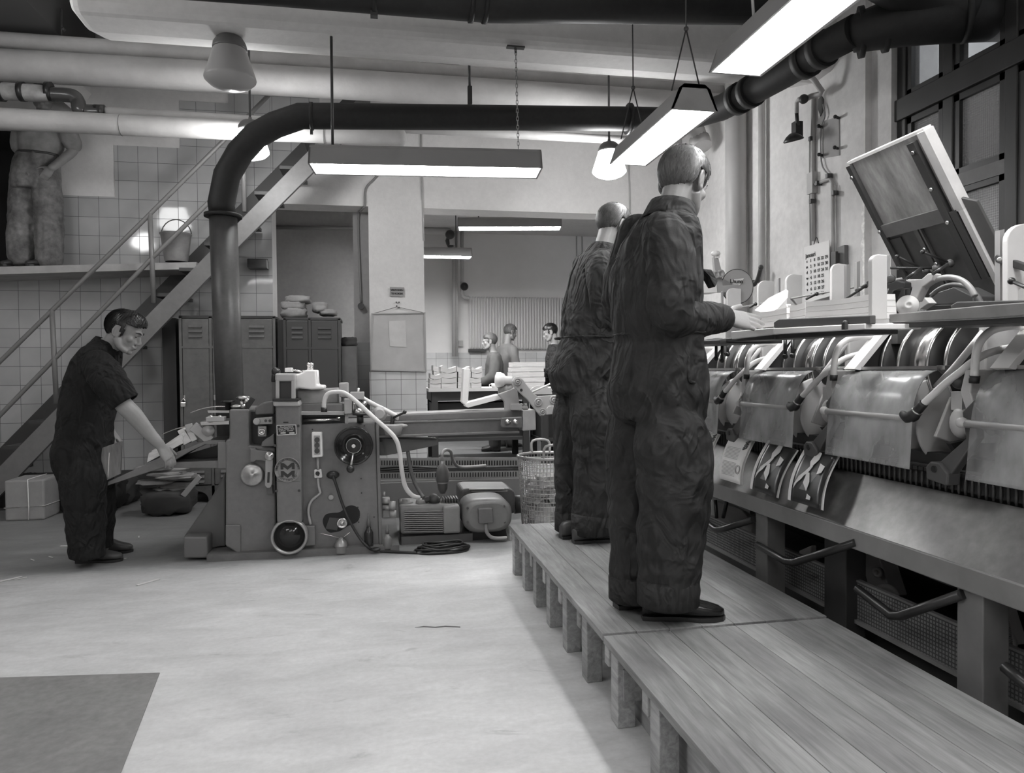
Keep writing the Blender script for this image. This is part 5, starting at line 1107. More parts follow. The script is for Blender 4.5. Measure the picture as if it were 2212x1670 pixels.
# one gathering station, then repeated along the machine
ST = []
def sp(name, mb, m, parent=None, **k):
    o = mb.build(name, m, parent or GM, **k)
    if parent is None: ST.append(o)
    return o
yA = 2.555; yB2 = 2.12
prof = [(1.845, 1.192), (1.80, 1.172), (1.768, 1.135), (1.748, 1.085), (1.738, 1.03), (1.733, .98), (1.728, .92), (1.722, .862)]
pc = catmull([V((x, 0, z)) for x, z in prof], 4)
sl = lambda u, v: V((pc[round(v*(len(pc)-1))].x, yA-.02+(yB2-yA)*u-.02*v*(u-.2), pc[round(v*(len(pc)-1))].z-.0*u))
cov = sp('cover', MB().sheet(sl, 6, len(pc)-1), COVER, fix=False, solid=.003)
sp('cover_strip', MB().bar((1.845, yA+.0, 1.197), (1.845, yB2-.03, 1.197), .03, .012), STEEL)
sp('cover_bar', MB().tube([(1.745, yA+.02, 1.028), (1.745, yB2-.03, 1.028)], .0125, n=12), mat('cover_bar_paint', .34, .4))
sp('bar_collar', MB().ell((1.742, yA+.02, 1.03), (.015, .02, .017)), LTG)
sp('bracket_leg', MB().prism([V((1.765, yA+.0, 1.10)), V((1.765, yA+.045, 1.06)), V((1.765, yA+.03, .98)), V((1.765, yA+.165, .87)), V((1.765, yA+.155, .83)), V((1.765, yA+.10, .845)), V((1.765, yA-.01, .985))], (.03, 0, 0)), DKG, bevel=.004)
ft = sp('bracket_foot', MB().prism([V((1.752, yA+.18, .875)), V((1.752, yA+.175, .835)), V((1.752, yA+.09, .825)), V((1.752, yA+.085, .865)), V((1.752, yA+.12, .895)), V((1.752, yA+.16, .895))], (.05, 0, 0)), DKG, bevel=.006)
gp('foot_bolt', MB().cyl((1.756, yA+.14, .872), (1.748, yA+.14, .872), .011), BLACK, ft)
sp('support_arm', MB().prism([V((1.78, yA+.05, 1.19)), V((1.78, yA+.07, 1.12)), V((1.78, yA+.03, 1.03)), V((1.78, yA+.0, 1.04)), V((1.78, yA+.03, 1.12)), V((1.78, yA+.02, 1.19))], (.12, 0, 0)), LTG, bevel=.004)
# shafts with discs
for Y in (2.47, 2.38, 2.235, 2.15): sp('gripper_disc', MB().lathe([(0, -.004), (.188, -.004), (.192, 0), (.188, .004), (0, .004)], (2.105, Y, 1.20), (0, 1, 0), n=44), mat('disc_dark', .05, .35)); 
for Y in (2.47, 2.38, 2.235, 2.15): sp('disc_rim', MB().lathe([(.187, -.0055), (.1935, -.0055), (.1935, .0055), (.187, .0055)], (2.105, Y, 1.20), (0, 1, 0), n=44, caps=False), BSTEEL)
sp('steel_roller', MB().lathe([(0, -.032), (.172, -.032), (.172, .032), (0, .032)], (2.105, 2.31, 1.20), (0, 1, 0), n=44), BSTEEL)
sp('drum_shaft', MB().cyl((2.105, 2.05, 1.2), (2.105, 2.68, 1.2), .03), DKM)
for Y, r, m in ((2.44, .155, DKG), (2.245, .158, LTG), (2.155, .15, LTG)): sp('transfer_disc', MB().lathe([(0, -.006), (r-.006, -.006), (r, -.002), (r, .002), (r-.006, .006), (0, .006)], (1.955, Y, 1.0), (0, 1, 0), n=40), m)
sp('transfer_shaft', MB().cyl((1.955, 2.0, 1.0), (1.955, 2.65, 1.0), .025), DKM)
sp('guard_sector', xz([(1.80, .97), (1.86, 1.10), (2.0, 1.13), (2.08, .93), (2.02, .90)], 2.06, .012), LTG, bevel=.003)
sp('dark_guard', xz([(1.83, .95), (1.90, .86), (2.1, .84), (2.15, .95), (2.0, .98)], 2.03, .02), DKM)
sp('link_plate', xz([(1.86, 1.205), (1.975, 1.205), (1.975, 1.13), (1.93, 1.14), (1.865, 1.19)], 2.12, .012), DKG, bevel=.003)
bk = sp('bracket_block', xz([(1.95, 1.205), (2.06, 1.205), (2.0, 1.10), (1.955, 1.10)], 2.085, .03), LTG, bevel=.004)
gp('bracket_hole', MB().cyl((1.972, 2.087, 1.185), (1.972, 2.08, 1.185), .012), BLACK, bk)
sp('side_frame', xz([(1.835, 1.20), (1.985, 1.365), (2.35, 1.365), (2.35, .9), (1.9, .9)], 2.49, .03), DKM)
sp('frame_face', MB().prism([V((1.80, 2.47, 1.195)), V((1.965, 2.47, 1.372)), V((1.985, 2.47, 1.365)), V((1.825, 2.47, 1.19))], (0, .065, 0)), WHITE)  # white puts the lamp light on the sloped face into the colour
sp('side_frame', xz([(1.93, 1.33), (2.3, 1.33), (2.3, .95), (1.93, .95)], 2.0, .03), LTG, bevel=.006)
sp('frame_block', MB().box((1.955, 2.43, 1.29), (2.0, 2.465, 1.345)), DKG)
# hoses and fittings
sp('hose_fitting', MB().tube([PX(1950, 893, 1.745), PX(1962, 902, 1.742), PX(1974, 897, 1.742), PX(1981, 888, 1.745), PX(1996, 871, 1.75)], [.013, .02, .02, .0155, .0145], n=12, k=3), RUBBER)
sp('hose_clamp', MB().cyl(PX(1980, 890, 1.745), PX(1983, 886, 1.745), .018), STEEL)
sp('air_hose', MB().tube([PX(1993, 874, 1.75), PX(2018, 851, 1.77), PX(2044, 827, 1.79), PX(2075, 803, 1.81), PX(2098, 784, 1.83), PX(2132, 764, 1.87), PX(2179, 752, 1.93), PX(2215, 750, 1.98)], .0118, n=12, k=4), HOSE)
sp('air_hose', MB().tube([PX(2022, 836, 1.87), PX(2060, 796, 1.88), PX(2103, 744, 1.91), PX(2125, 716, 1.94), PX(2140, 697, 1.97)], .0112, n=12, k=4), HOSE)
sp('air_hose', MB().tube([PX(2105, 815, 1.78), PX(2106, 790, 1.78), PX(2110, 757, 1.79), PX(2122, 732, 1.80), PX(2145, 713, 1.83), PX(2185, 704, 1.87), PX(2215, 706, 1.92)], .0118, n=12, k=4), HOSE)
sp('hose_cuff', MB().cyl(PX(2105, 812, 1.78), PX(2104, 828, 1.78), .0155, .014), RUBBER)
sp('cam_block', MB().box((1.83, 1.985, 1.06), (1.93, 2.03, 1.12)).ell((1.84, 2.0, 1.02), (.03, .035, .05)), LTG)
sp('connector', MB().tube([(1.80, 1.99, 1.16), (1.85, 2.0, 1.175), (1.9, 2.02, 1.165)], .013, n=8, k=3).ell((1.82, 1.985, 1.15), .022), IRON)
for k in (-1, 1, 2, 3):
    for o in ST:
        c = o.copy(); COL.objects.link(c); c.location.y += k*P
        for ch in o.children:
            d = ch.copy(); COL.objects.link(d); d.parent = c; d.matrix_parent_inverse = Matrix.Identity(4)
for o in list(ST):
    for ch in o.children: ch.matrix_parent_inverse = Matrix.Identity(4)
# feed tables
TBL = mat('feed_table_wood', .82, .5, var=.12, vs=8, stretch=(1, .3, 1)); RAILM = mat('feed_rail_dark', .10, .4, var=.2, vs=9)
def ftab(pp, X, d, m, nm='feed_table', bevel=.003): return gp(nm, MB().plx(pp, X, d), m, bevel=bevel)
A1 = ftab([(1579, 716), (1672, 708), (1672, 722), (1580, 733)], 1.48, .3, TBL)
B1 = ftab([(1672, 709), (1868, 699), (1868, 711), (1672, 722)], 1.48, .2, TBL)
ftab([(1671, 709), (1671, 696), (1682, 689), (1880, 681), (1880, 700)], 1.485, .02, RAILM, 'table_rail')
c = PX(1826, 697, 1.475); gp('rail_catch', MB().ell(c, .008).box(c-V((.008, .008, .022)), c+V((.004, .008, 0))), IRON)
for pp, X in (([(1500, 735), (1580, 730), (1672, 722), (1672, 733), (1500, 742)], 1.50), ([(1672, 722), (1868, 711), (1868, 722), (1672, 733)], 1.51)): ftab(pp, X, .12, DKM, 'table_support')
ftab([(1400, 741), (1555, 734), (1555, 742), (1400, 750)], 1.47, .3, DKM, 'feed_table')
ftab([(1919, 679), (2145, 658), (2300, 647), (2300, 674), (2145, 687), (1920, 697)], 1.62, .012, mat('tray_steel', .24, .4, metal=.3, var=.2, vs=9), 'feed_tray')
ftab([(1924, 697), (2145, 687), (2300, 676), (2300, 690), (2145, 701), (1950, 708)], 1.635, .25, DKM, 'table_support')
ftab([(2052, 660), (2066, 652), (2300, 646), (2300, 655), (2055, 668)], 1.66, .02, RAILM, 'table_rail')
for x, y0, y1, X in ((1547, 742, 775, 1.74), (1560, 742, 779, 1.76), (1572, 742, 765, 1.8), (1696, 733, 770, 1.75), (1712, 733, 768, 1.8)): 
    a, b_ = PX(x, y0, X), PX(x, y1, X); gp('hanging_rod', MB().cyl(a, b_, .008).ell(b_, .013), BLACK)
# standing divider boards of the feeders (rounded pale boards)
DIV = mat('divider_board', .60, .5, var=.05, vs=8)
def divider(x0, x1, yt, yb, Y, d=.02):
    r = (x1-x0)*.45; n = 6
    pp = [(x0, yb), (x0, yt+r)]+[(x0+r-r*math.cos(q), yt+r-r*math.sin(q)) for q in [PI/2*i/n for i in range(1, n+1)]]+[(x1, yt+2), (x1, yb)]
    gp('divider', MB().ply(pp, Y, d), DIV, bevel=.003)
for a in ((1571, 1601, 622, 662, 4.75), (1638, 1673, 606, 662, 4.3), (1699, 1733, 592, 665, 3.95), (1797, 1830, 569, 650, 3.3), (1884, 1917, 549, 690, PX(1889, 690, 1.57).y-.022), (2176, 2260, 483, 660, 1.95)): divider(*a)
for x0, x1, yt, yb, Y in ((1560, 1563, 630, 660, 4.8), (1682, 1686, 602, 650, 4.1), (1851, 1858, 566, 640, 3.0), (2160, 2170, 497, 650, 2.0), (1829, 1837, 572, 645, 3.28), (1917, 1923, 552, 660, 2.2)): gp('divider_post', MB().ply([(x0, yt), (x1, yt-2), (x1, yb), (x0, yb)], Y, .02), mat('divider_post_grey', .3, .5))
for pp, X in (((( 1742, 646), (1764, 635)), 2.2), (((1828, 645), (1870, 618)), 2.15), (((1620, 664), (1632, 657)), 2.1)): gp('clamp_rod', MB().cyl(PX(*pp[0], X), PX(*pp[1], X), .006).ell(PX(*pp[1], X), .010), BLACK)
gp('fence_rail', MB().cyl((2.45, 2.9, 1.62), (2.45, 4.9, 1.62), .006), GREYL)
# far feeder head: lever, bosses and round dial with lettering
b = MB().ply([(1541, 555), (1551, 553), (1560, 588), (1562, 617), (1596, 614), (1600, 630), (1548, 632)], 4.9, .03); fh = gp('feeder_lever', b, mat('lever_grey', .36, .4), bevel=.004)
gp('lever_knob', MB().ell(PY(1546, 548, 4.9), (.035, .03, .022)).ply([(1545, 549), (1554, 548), (1555, 557), (1546, 558)], 4.89, .04), CREAM, fh)
for x, y in ((1555, 592), (1545, 594), (1535, 595)): gp('lever_boss', MB().lathe([(.03, 0), (.03, .02), (.016, .024), (.014, .01), (0, .01)], PY(x, y, 4.88), (0, -1, 0), n=18), GREYL, fh)
gp('feeder_casting', MB().ply([(1515, 616), (1548, 614), (1550, 632), (1515, 634)], 4.88, .12), CREAM, bevel=.004)
c = PY(1592, 619, 4.98); dl_ = gp('feeder_dial', MB().lathe([(.125, 0), (.128, .004), (.125, .008), (.118, .006), (0, .006)], c, (0, -1, 0), n=40), mat('dial_grey', .42, .5))
gp('dial_rim', MB().tube([c+V((math.cos(q)*.127, -.004, math.sin(q)*.127)) for q in [i*2*PI/40 for i in range(40)]], .004, n=6, closed=True), BLACK, dl_)
gp('dial_card', MB().ply([(1580, 604), (1607, 601), (1598, 616), (1582, 614)], 4.965, .002), WHITE, dl_)
text('dial_lettering', 'Lhunn', .042, PY(1591, 608, 4.962), (1, 0, 0), (0, 0, 1), INK, dl_, bold=.001)
# ------------------------------------------------------------------ raised feeder table at the right (tilted lid)
def bd(u, v, w=0):  # u across 0..1 (far to near), v down 0..1, w above the underside
    o = V((1.90, 2.644, 2.032)); e = V((0, -.414, .0)); dn = V((.345, 0, -.585)); nrm = e.cross(dn).normalized()
    return o+e*u+dn*v+nrm*w
LID = thing('raised_feed_table', 'feeder table tilted up steeply showing its plywood underside in front of the window', 'table', bd(.5, 1))
def lp(nm, q, w0, w1, m, **k):
    b = MB(); b.prism([bd(u, v, w0) for u, v in q], bd(0, 0, w1)-bd(0, 0, w0)); return b.build(nm, m, LID, **k)
sgn = 1 if (bd(0, 0, 1)-bd(0, 0, 0)).dot(V((0, 0, 0))-bd(.5, .5)) < 0 else -1
SG = sgn   # w grows away from the viewer
lp('board', [(0, 0), (.93, 0), (.93, 1), (0, 1)], 0, SG*.022, mat('plywood', .26, .5, var=.35, vs=5, stretch=(1, 2.5, .7), var2=.2, vs2=18))
lp('top_edge', [(-.01, -.012), (1.0, -.012), (1.0, .004), (-.01, .004)], -SG*.004, SG*.03, CREAM)
lp('edge_board', [(.93, 0), (1.02, 0), (1.02, .46), (.93, .46)], -SG*.012, SG*.03, mat('pale_board', .6, .5, var=.12, vs=9))
lp('edge_strip', [(.965, .46), (1.02, .46), (1.02, 1.05), (.965, 1.05)], -SG*.012, SG*.02, CREAM)
lp('side_plate', [(1.02, .40), (1.15, .44), (1.17, 1.05), (1.02, 1.06)], 0, SG*.012, DKG, bevel=.002)
lp('side_rail', [(-.01, .01), (.045, .01), (.045, .78), (-.01, .78)], -SG*.018, 0, DKM)
lp('side_rail', [(.80, .03), (.88, .03), (.88, .86), (.80, .86)], -SG*.02, 0, DKM)
lp('rail_bar', [(.89, .45), (.95, .45), (.95, .86), (.89, .86)], -SG*.02, 0, DKM)
lp('cross_batten', [(.045, .42), (.80, .42), (.80, .50), (.045, .50)], -SG*.016, 0, mat('batten_dark', .11, .5, var=.2, vs=8))
lp('steel_plate', [(.045, .50), (.80, .50), (.80, .85), (.965, .85), (.965, 1.05), (.045, 1.05)], -SG*.004, 0, mat('plate_dark', .055, .4, var=.4, vs=6))
for a, c in ((.40, .45), (.47, .49)): lp('centre_strip', [(a, .50), (c, .50), (c, 1.0), (a, 1.0)], -SG*.014, -SG*.004, DKG)
lp('shadow_plate', [(.05, .52), (.2, .52), (.2, .74), (.05, .74)], -SG*.01, -SG*.004, DKM)
for u, v in ((.84, .08), (.84, .3), (.84, .5), (.02, .08), (.02, .45), (.02, .7), (.45, .62), (.5, .72), (.42, .75)): c = bd(u, v, -SG*.02); MB().cyl(c, bd(u, v, -SG*.028), .007, n=8).build('screw', STEEL, LID)
for (u0, v0), (px_, py_) in (((.36, .76), (1938, 554)), ((.5, .75), (1913, 579)), ((.66, .74), (1993, 544))):
    a = bd(u0, v0, -SG*.02); e = PX(px_, py_, a.x-.14); MB().cyl(a, e, .005, n=8).ell(e, .0085).build('rod', BLACK, LID); MB().lathe([(.0, -.005), (.014, 0), (.014, .016), (.007, .024)], a, (e-a), n=14).build('rod_socket', GREYD, LID)
# mechanism standing under the raised table (part of the machine)
XQ = 1.74
def mq(nm, pp, X, d, m, bevel=.003): return gp(nm, MB().plx(pp, X, d), m, bevel=bevel)
arc = [(1979, 655), (1985, 640), (1998, 622), (2016, 608), (2038, 600), (2060, 600), (2080, 607), (2096, 622), (2106, 640)]
gp('ring_guard', MB().tube([PX(x, y, XQ+.02) for x, y in arc], .009, n=8, k=4), mat('ring_grey', .3, .4))
gp('ring_guard', MB().tube([PX(x+14, y+16, XQ+.1) for x, y in arc[2:]], .008, n=8, k=4), GREYD)
mq('feeder_frame', [(1955, 604), (1990, 603), (2005, 590), (2017, 592), (2013, 606), (1992, 620), (1976, 652), (1962, 652), (1970, 622)], XQ, .03, LTG)
gp('feed_roller', MB().lathe([(0, -.015), (.032, -.015), (.034, 0), (.031, .006), (.017, .008), (.013, .018), (.007, .018), (.006, .01), (0, .01)], PX(1961, 660, XQ-.03), (-.6, -1, .1), n=28), CREAM)
gp('feed_roller', MB().lathe([(0, -.012), (.034, -.012), (.036, 0), (.034, .005), (0, .006)], PX(1908, 667, XQ-.02), (-.6, -1, .1), n=28), mat('roller_grey', .3, .35, metal=.4))
mq('lever_arm', [(1870, 609), (1876, 605), (1920, 612), (1935, 606), (1952, 610), (1952, 622), (1930, 628), (1914, 668), (1903, 668), (1919, 624), (1873, 619)], XQ-.06, .03, BLACK)
gp('lever_pivot', MB().lathe([(.014, -.03), (.014, .01), (.009, .012), (0, .012)], PX(1924, 603, XQ-.05), (-.6, -1, 0), n=18), DKM)
for a, c_, r in (((1958, 602), (1990, 579), .005), ((2015, 592), (2047, 571), .005), ((1930, 632), (1960, 615), .006), ((1850, 628), (1872, 616), .006)): gp('control_rod', MB().cyl(PX(*a, XQ-.05), PX(*c_, XQ+.0), r), BLACK)
mq('holding_arm', [(2146, 556), (2152, 549), (2230, 576), (2230, 592), (2160, 570), (2150, 566)], 1.98, .02, DKM); gp('arm_bolt', MB().lathe([(.008, 0), (.008, .008), (.004, .009)], PX(2161, 561, 1.97), (-1, -.6, 0), n=14), STEEL)
gp('control_rod', MB().cyl(PX(2185, 607, 1.9), PX(2260, 640, 1.9), .006).ell(PX(2185, 607, 1.9), .011), BLACK)
mq('feed_wedge', [(1985, 670), (2008, 655), (1996, 642), (1982, 655)], XQ+.06, .03, LTG); mq('feed_wedge', [(2172, 655), (2230, 596), (2230, 655)], 2.0, .05, LTG)
mq('drum_side', [(2000, 648), (2012, 636), (2060, 620), (2100, 640), (2102, 655), (2010, 660)], XQ+.16, .1, DKM)
# ------------------------------------------------------------------ paper on the feed tables
random.seed(21)
def stack(lab, lo, hi, X, d, n, group):
    (xa, ya), (xb, yb) = lo; (xc, yc), (xd, yd) = hi
    for k in range(n):
        f0, f1 = k/n, (k+.96)/n; j = random.uniform(-.004, .004)
        q = lambda f, e: (xa+(xc-xa)*f, ya+(yc-ya)*f) if e == 0 else (xb+(xd-xb)*f, yb+(yd-yb)*f)
        mid = lambda f: ((q(f, 0)[0]+q(f, 1)[0])/2, (q(f, 0)[1]+q(f, 1)[1])/2+3*f)
        single('paper_stack', lab % ('lowest', 'second from below', 'third from below', 'fourth from below', 'topmost')[k if k < n-1 else 4], 'paper', MB().plx([q(f0, 0), mid(f0), q(f0, 1), q(f1, 1), mid(f1), q(f1, 0)], X+j, d), PAPER, group)
stack('%s bundle of the tall white sheet stack on the middle feed table', ((1740, 696), (1890, 688)), ((1740, 652), (1886, 634)), 1.57, .08, 4, 'sheets on the middle feed table')
stack('%s bundle of the grey-edged sheet stack left of the tall white stack', ((1702, 699), (1739, 696)), ((1702, 659), (1739, 652)), 1.58, .08, 3, 'grey-edged sheets')
stack('%s bundle of the sheet stack under the worker\'s right hand', ((1598, 712), (1700, 703)), ((1625, 675), (1699, 664)), 1.57, .14, 3, 'sheets under the hand')
a, b_, c, d = PX(1632, 668, 1.82), PX(1668, 679, 1.80), PX(1699, 636, 1.9), PX(1697, 656, 2.0)
b = MB(); b.prism([PX(1630, 670, 1.62), PX(1660, 680, 1.60), PX(1697, 640, 1.68), PX(1698, 625, 1.70), PX(1660, 644, 1.66)], (.01, .0, -.006))
single('open_booklet', 'white booklet held up by the worker\'s right hand', 'paper', b, WHITE)
b = MB().plx([(1662, 682), (1700, 663), (1698, 657), (1670, 672)], 1.62, .02); single('loose_sheet', 'loose white sheet slanting below the raised booklet', 'paper', b, WHITE)
# ------------------------------------------------------------------ collated signatures hanging on the slanted panel
def signature(label, pts, kind):
    t = thing('printed_signature', label, 'paper', PX(*pts[0], 1.74), 'printed signatures on the slanted panel')
    tl, tr_, br, bl = [PX(x, y, X) for (x, y), X in zip(pts, (1.775, 1.775, 1.66, 1.66))]
    def S(u, v, w=0):
        p = (tl*(1-u)+tr_*u)*(1-v)+(bl*(1-u)+br*u)*v
        return p+V((-.022*math.sin(PI*min(1, v*.9))-w-.012*u*u*v, 0, 0))
    sh = MB().sheet(lambda u, v: S(u, v), 6, 10).build('sheet', PAPER if kind == 'text' else mat('dark_print', .025, .3), t, fix=False, solid=.002)
    MB().sheet(lambda u, v: S(u*.97+.03, v*1.0+.015, -.012), 6, 10).build('back_sheet', PAPER, t, fix=False, solid=.002)
    if kind == 'text':
        b = MB()
        for r in range(22):
            if r in (9, 10): continue
            v0 = .22+r*.03; b.sheet(lambda u, v: S(.1+u*.62, v0+v*.010, .003), 3, 1)
        b.build('text_lines', mat('text_grey', .3, .7), t, fix=False)
        p = S(.86, .12, .006); xv = (S(.86, .2)-S(.86, .05)).normalized(); yv = (S(.95, .1)-S(.7, .1)).normalized()
        text('headline', 'NG', .036, p, xv, (yv-xv*yv.dot(xv)), INK, t, bold=.002)
        b = MB()
        for r in (.10, .07): b.tube([S(.84+r*math.cos(q)*1.1, .68+r*1.0*math.sin(q), .003) for q in [i*2*PI/24 for i in range(24)]], .0012, n=4, closed=True)
        b.build('ring_print', mat('text_grey', .3, .7), t, fix=False)
    else:
        MB().sheet(lambda u, v: S(.0+u*.09, v, .0025), 2, 10).build('white_border', PAPER, t, fix=False)
        b = MB(); 
        for poly in ([(.46, .0), (.60, .02), (.62, .14), (.52, .27), (.46, .30), (.40, .20)], [(.46, .28), (.54, .27), (.46, .42), (.40, .46), (.36, .40)], [(.40, .44), (.36, .40), (.24, .50), (.16, .66), (.15, .76), (.24, .62), (.34, .54)], [(.44, .40), (.52, .40), (.60, .56), (.56, .74), (.42, .60)], [(.70, .20), (.86, .24), (.84, .36), (.72, .40)], [(.60, .78), (.72, .82), (.70, .88), (.58, .88)]):
            b.add([S(u, v, .007) for u, v in poly], [list(range(len(poly)))])
        b.build('pale_print', mat('pale_print_ink', .62, .5), t, fix=False)
        MB().sheet(lambda u, v: S(.55+u*.2-.25*v, .38+v*.36, .002), 2, 3).build('grey_print', mat('grey_print_ink', .11, .5), t, fix=False)
    return t
signature('narrow text page hanging leftmost beside the standing worker\'s leg', ((1520, 928), (1553, 938), (1534, 1030), (1508, 1022)), 'text')
signature('pale text page with round seal hanging second from left on the panel', ((1578, 942), (1627, 953), (1607, 1047), (1558, 1034)), 'text')
signature('dark picture page with white border hanging third from left on the panel', ((1660, 950), (1721, 972), (1685, 1075), (1624, 1055)), 'pic')
signature('dark picture page hanging rightmost on the panel, nearest the viewer', ((1738, 970), (1811, 982), (1782, 1101), (1706, 1079)), 'pic')
# ------------------------------------------------------------------ people
def cloth(name, g, var=.18):
    if name in MATS: return MATS[name]
    M = mat(name, g, .8, var=var, vs=7, var2=.12, vs2=45, spec=.3)
    nt = M.node_tree; n = nt.nodes; L = nt.links; b = n['Principled BSDF']
    tc = n.new('ShaderNodeTexCoord')
    def nz(sc, st, det, dist):
        mp = n.new('ShaderNodeMapping'); mp.inputs['Scale'].default_value = st; L.new(tc.outputs['Object'], mp.inputs[0])
        t = n.new('ShaderNodeTexNoise'); t.inputs['Scale'].default_value = sc; t.inputs['Detail'].default_value = det; t.inputs['Distortion'].default_value = dist
        L.new(mp.outputs[0], t.inputs['Vector']); return t.outputs['Fac']
    def ridge(f):
        a = n.new('ShaderNodeMath'); a.operation = 'SUBTRACT'; L.new(f, a.inputs[0]); a.inputs[1].default_value = .5
        c = n.new('ShaderNodeMath'); c.operation = 'MULTIPLY_ADD'; L.new(a.outputs[0], c.inputs[0]); L.new(a.outputs[0], c.inputs[1]); c.inputs[2].default_value = .0004
        d = n.new('ShaderNodeMath'); d.operation = 'SQRT'; L.new(c.outputs[0], d.inputs[0]); return d.outputs[0]
    r1 = ridge(nz(4.5, (1, 1, .55), 2, 1.6)); r2 = ridge(nz(9, (1, 1, .8), 2, 1.2)); r3 = nz(220, (1, 1, 1), 2, 0)
    m1 = n.new('ShaderNodeMath'); m1.operation = 'MULTIPLY_ADD'; L.new(r2, m1.inputs[0]); m1.inputs[1].default_value = .4; L.new(r1, m1.inputs[2])
    m2 = n.new('ShaderNodeMath'); m2.operation = 'MULTIPLY_ADD'; L.new(r3, m2.inputs[0]); m2.inputs[1].default_value = .007; L.new(m1.outputs[0], m2.inputs[2])
    bp = n.new('ShaderNodeBump'); bp.inputs['Strength'].default_value = .9; bp.inputs['Distance'].default_value = .12; bp.invert = True
    L.new(m2.outputs[0], bp.inputs['Height']); L.new(bp.outputs[0], b.inputs['Normal'])
    return M
SKIN = mat('skin', .25, .5, var=.06, vs=20, bump=.08, bs=120)
def az(a): a = math.radians(a); return V((math.sin(a), math.cos(a), 0)), V((math.cos(a), -math.sin(a), 0))
def ring(c, R, Fv, n=26, p=.85):
    f = lambda x: math.copysign(abs(x)**p, x)
    return [c+R*f(math.cos(2*PI*i/n))+Fv*f(math.sin(2*PI*i/n)) for i in range(n)]
def torso(mb, rows):
    # rows: centre, half width, half depth, azimuth
    rs = []
    for c, w, d, a in rows: f, r = az(a); rs.append(ring(c, r*w, f*d))
    mb.loft(rs)
def limb(mb, pts, rad, n=14, k=4, end=True):
    mb.tube(pts, rad, n=n, k=k); mb.ell(pts[0], rad[0]*.98, n=n, m=8)
    if end: mb.ell(pts[-1], rad[-1]*.98, n=n, m=8)
def organic(mb, name, m, parent, voxel, smooth=4, disp=None):
    o = mb.build(name, m, fix=False)
    r = o.modifiers.new('r', 'REMESH'); r.mode = 'VOXEL'; r.voxel_size = voxel; r.use_smooth_shade = True
    s = o.modifiers.new('s', 'SMOOTH'); s.iterations = smooth; s.factor = .5
    bake(o); me = o.data
    if disp:
        nn = [v.normal.copy() for v in me.vertices]
        for v, n in zip(me.vertices, nn): v.co += n*disp(v.co, n)
        me.update()
    me.polygons.foreach_set('use_smooth', [True]*len(me.polygons))
    me.materials.clear(); me.materials.append(m)
    if parent is not None: adopt(o, parent)
    return o
def folds(zones, base=.0035, seed=0, vert=3.2):
    sd = V((seed*7.3, seed*3.1, seed))
    def f(p, n):
        q = V((p.x*9, p.y*9, p.z*vert))+sd
        d = base*(1-2*abs(noise.noise(q)))+base*.7*(1-2*abs(noise.noise(q*2.1+V((5, 1, 2)))))
        for c, r, ax, amp, fr in zones:
            w = (p-c).length/r
            if w < 1.6:
                e = math.exp(-w*w*2); t = (p-c).dot(ax)
                d += amp*e*math.sin(fr*t+4.5*noise.noise(p*6+sd))*(.6+.4*noise.noise(p*11))
        return d
    return f
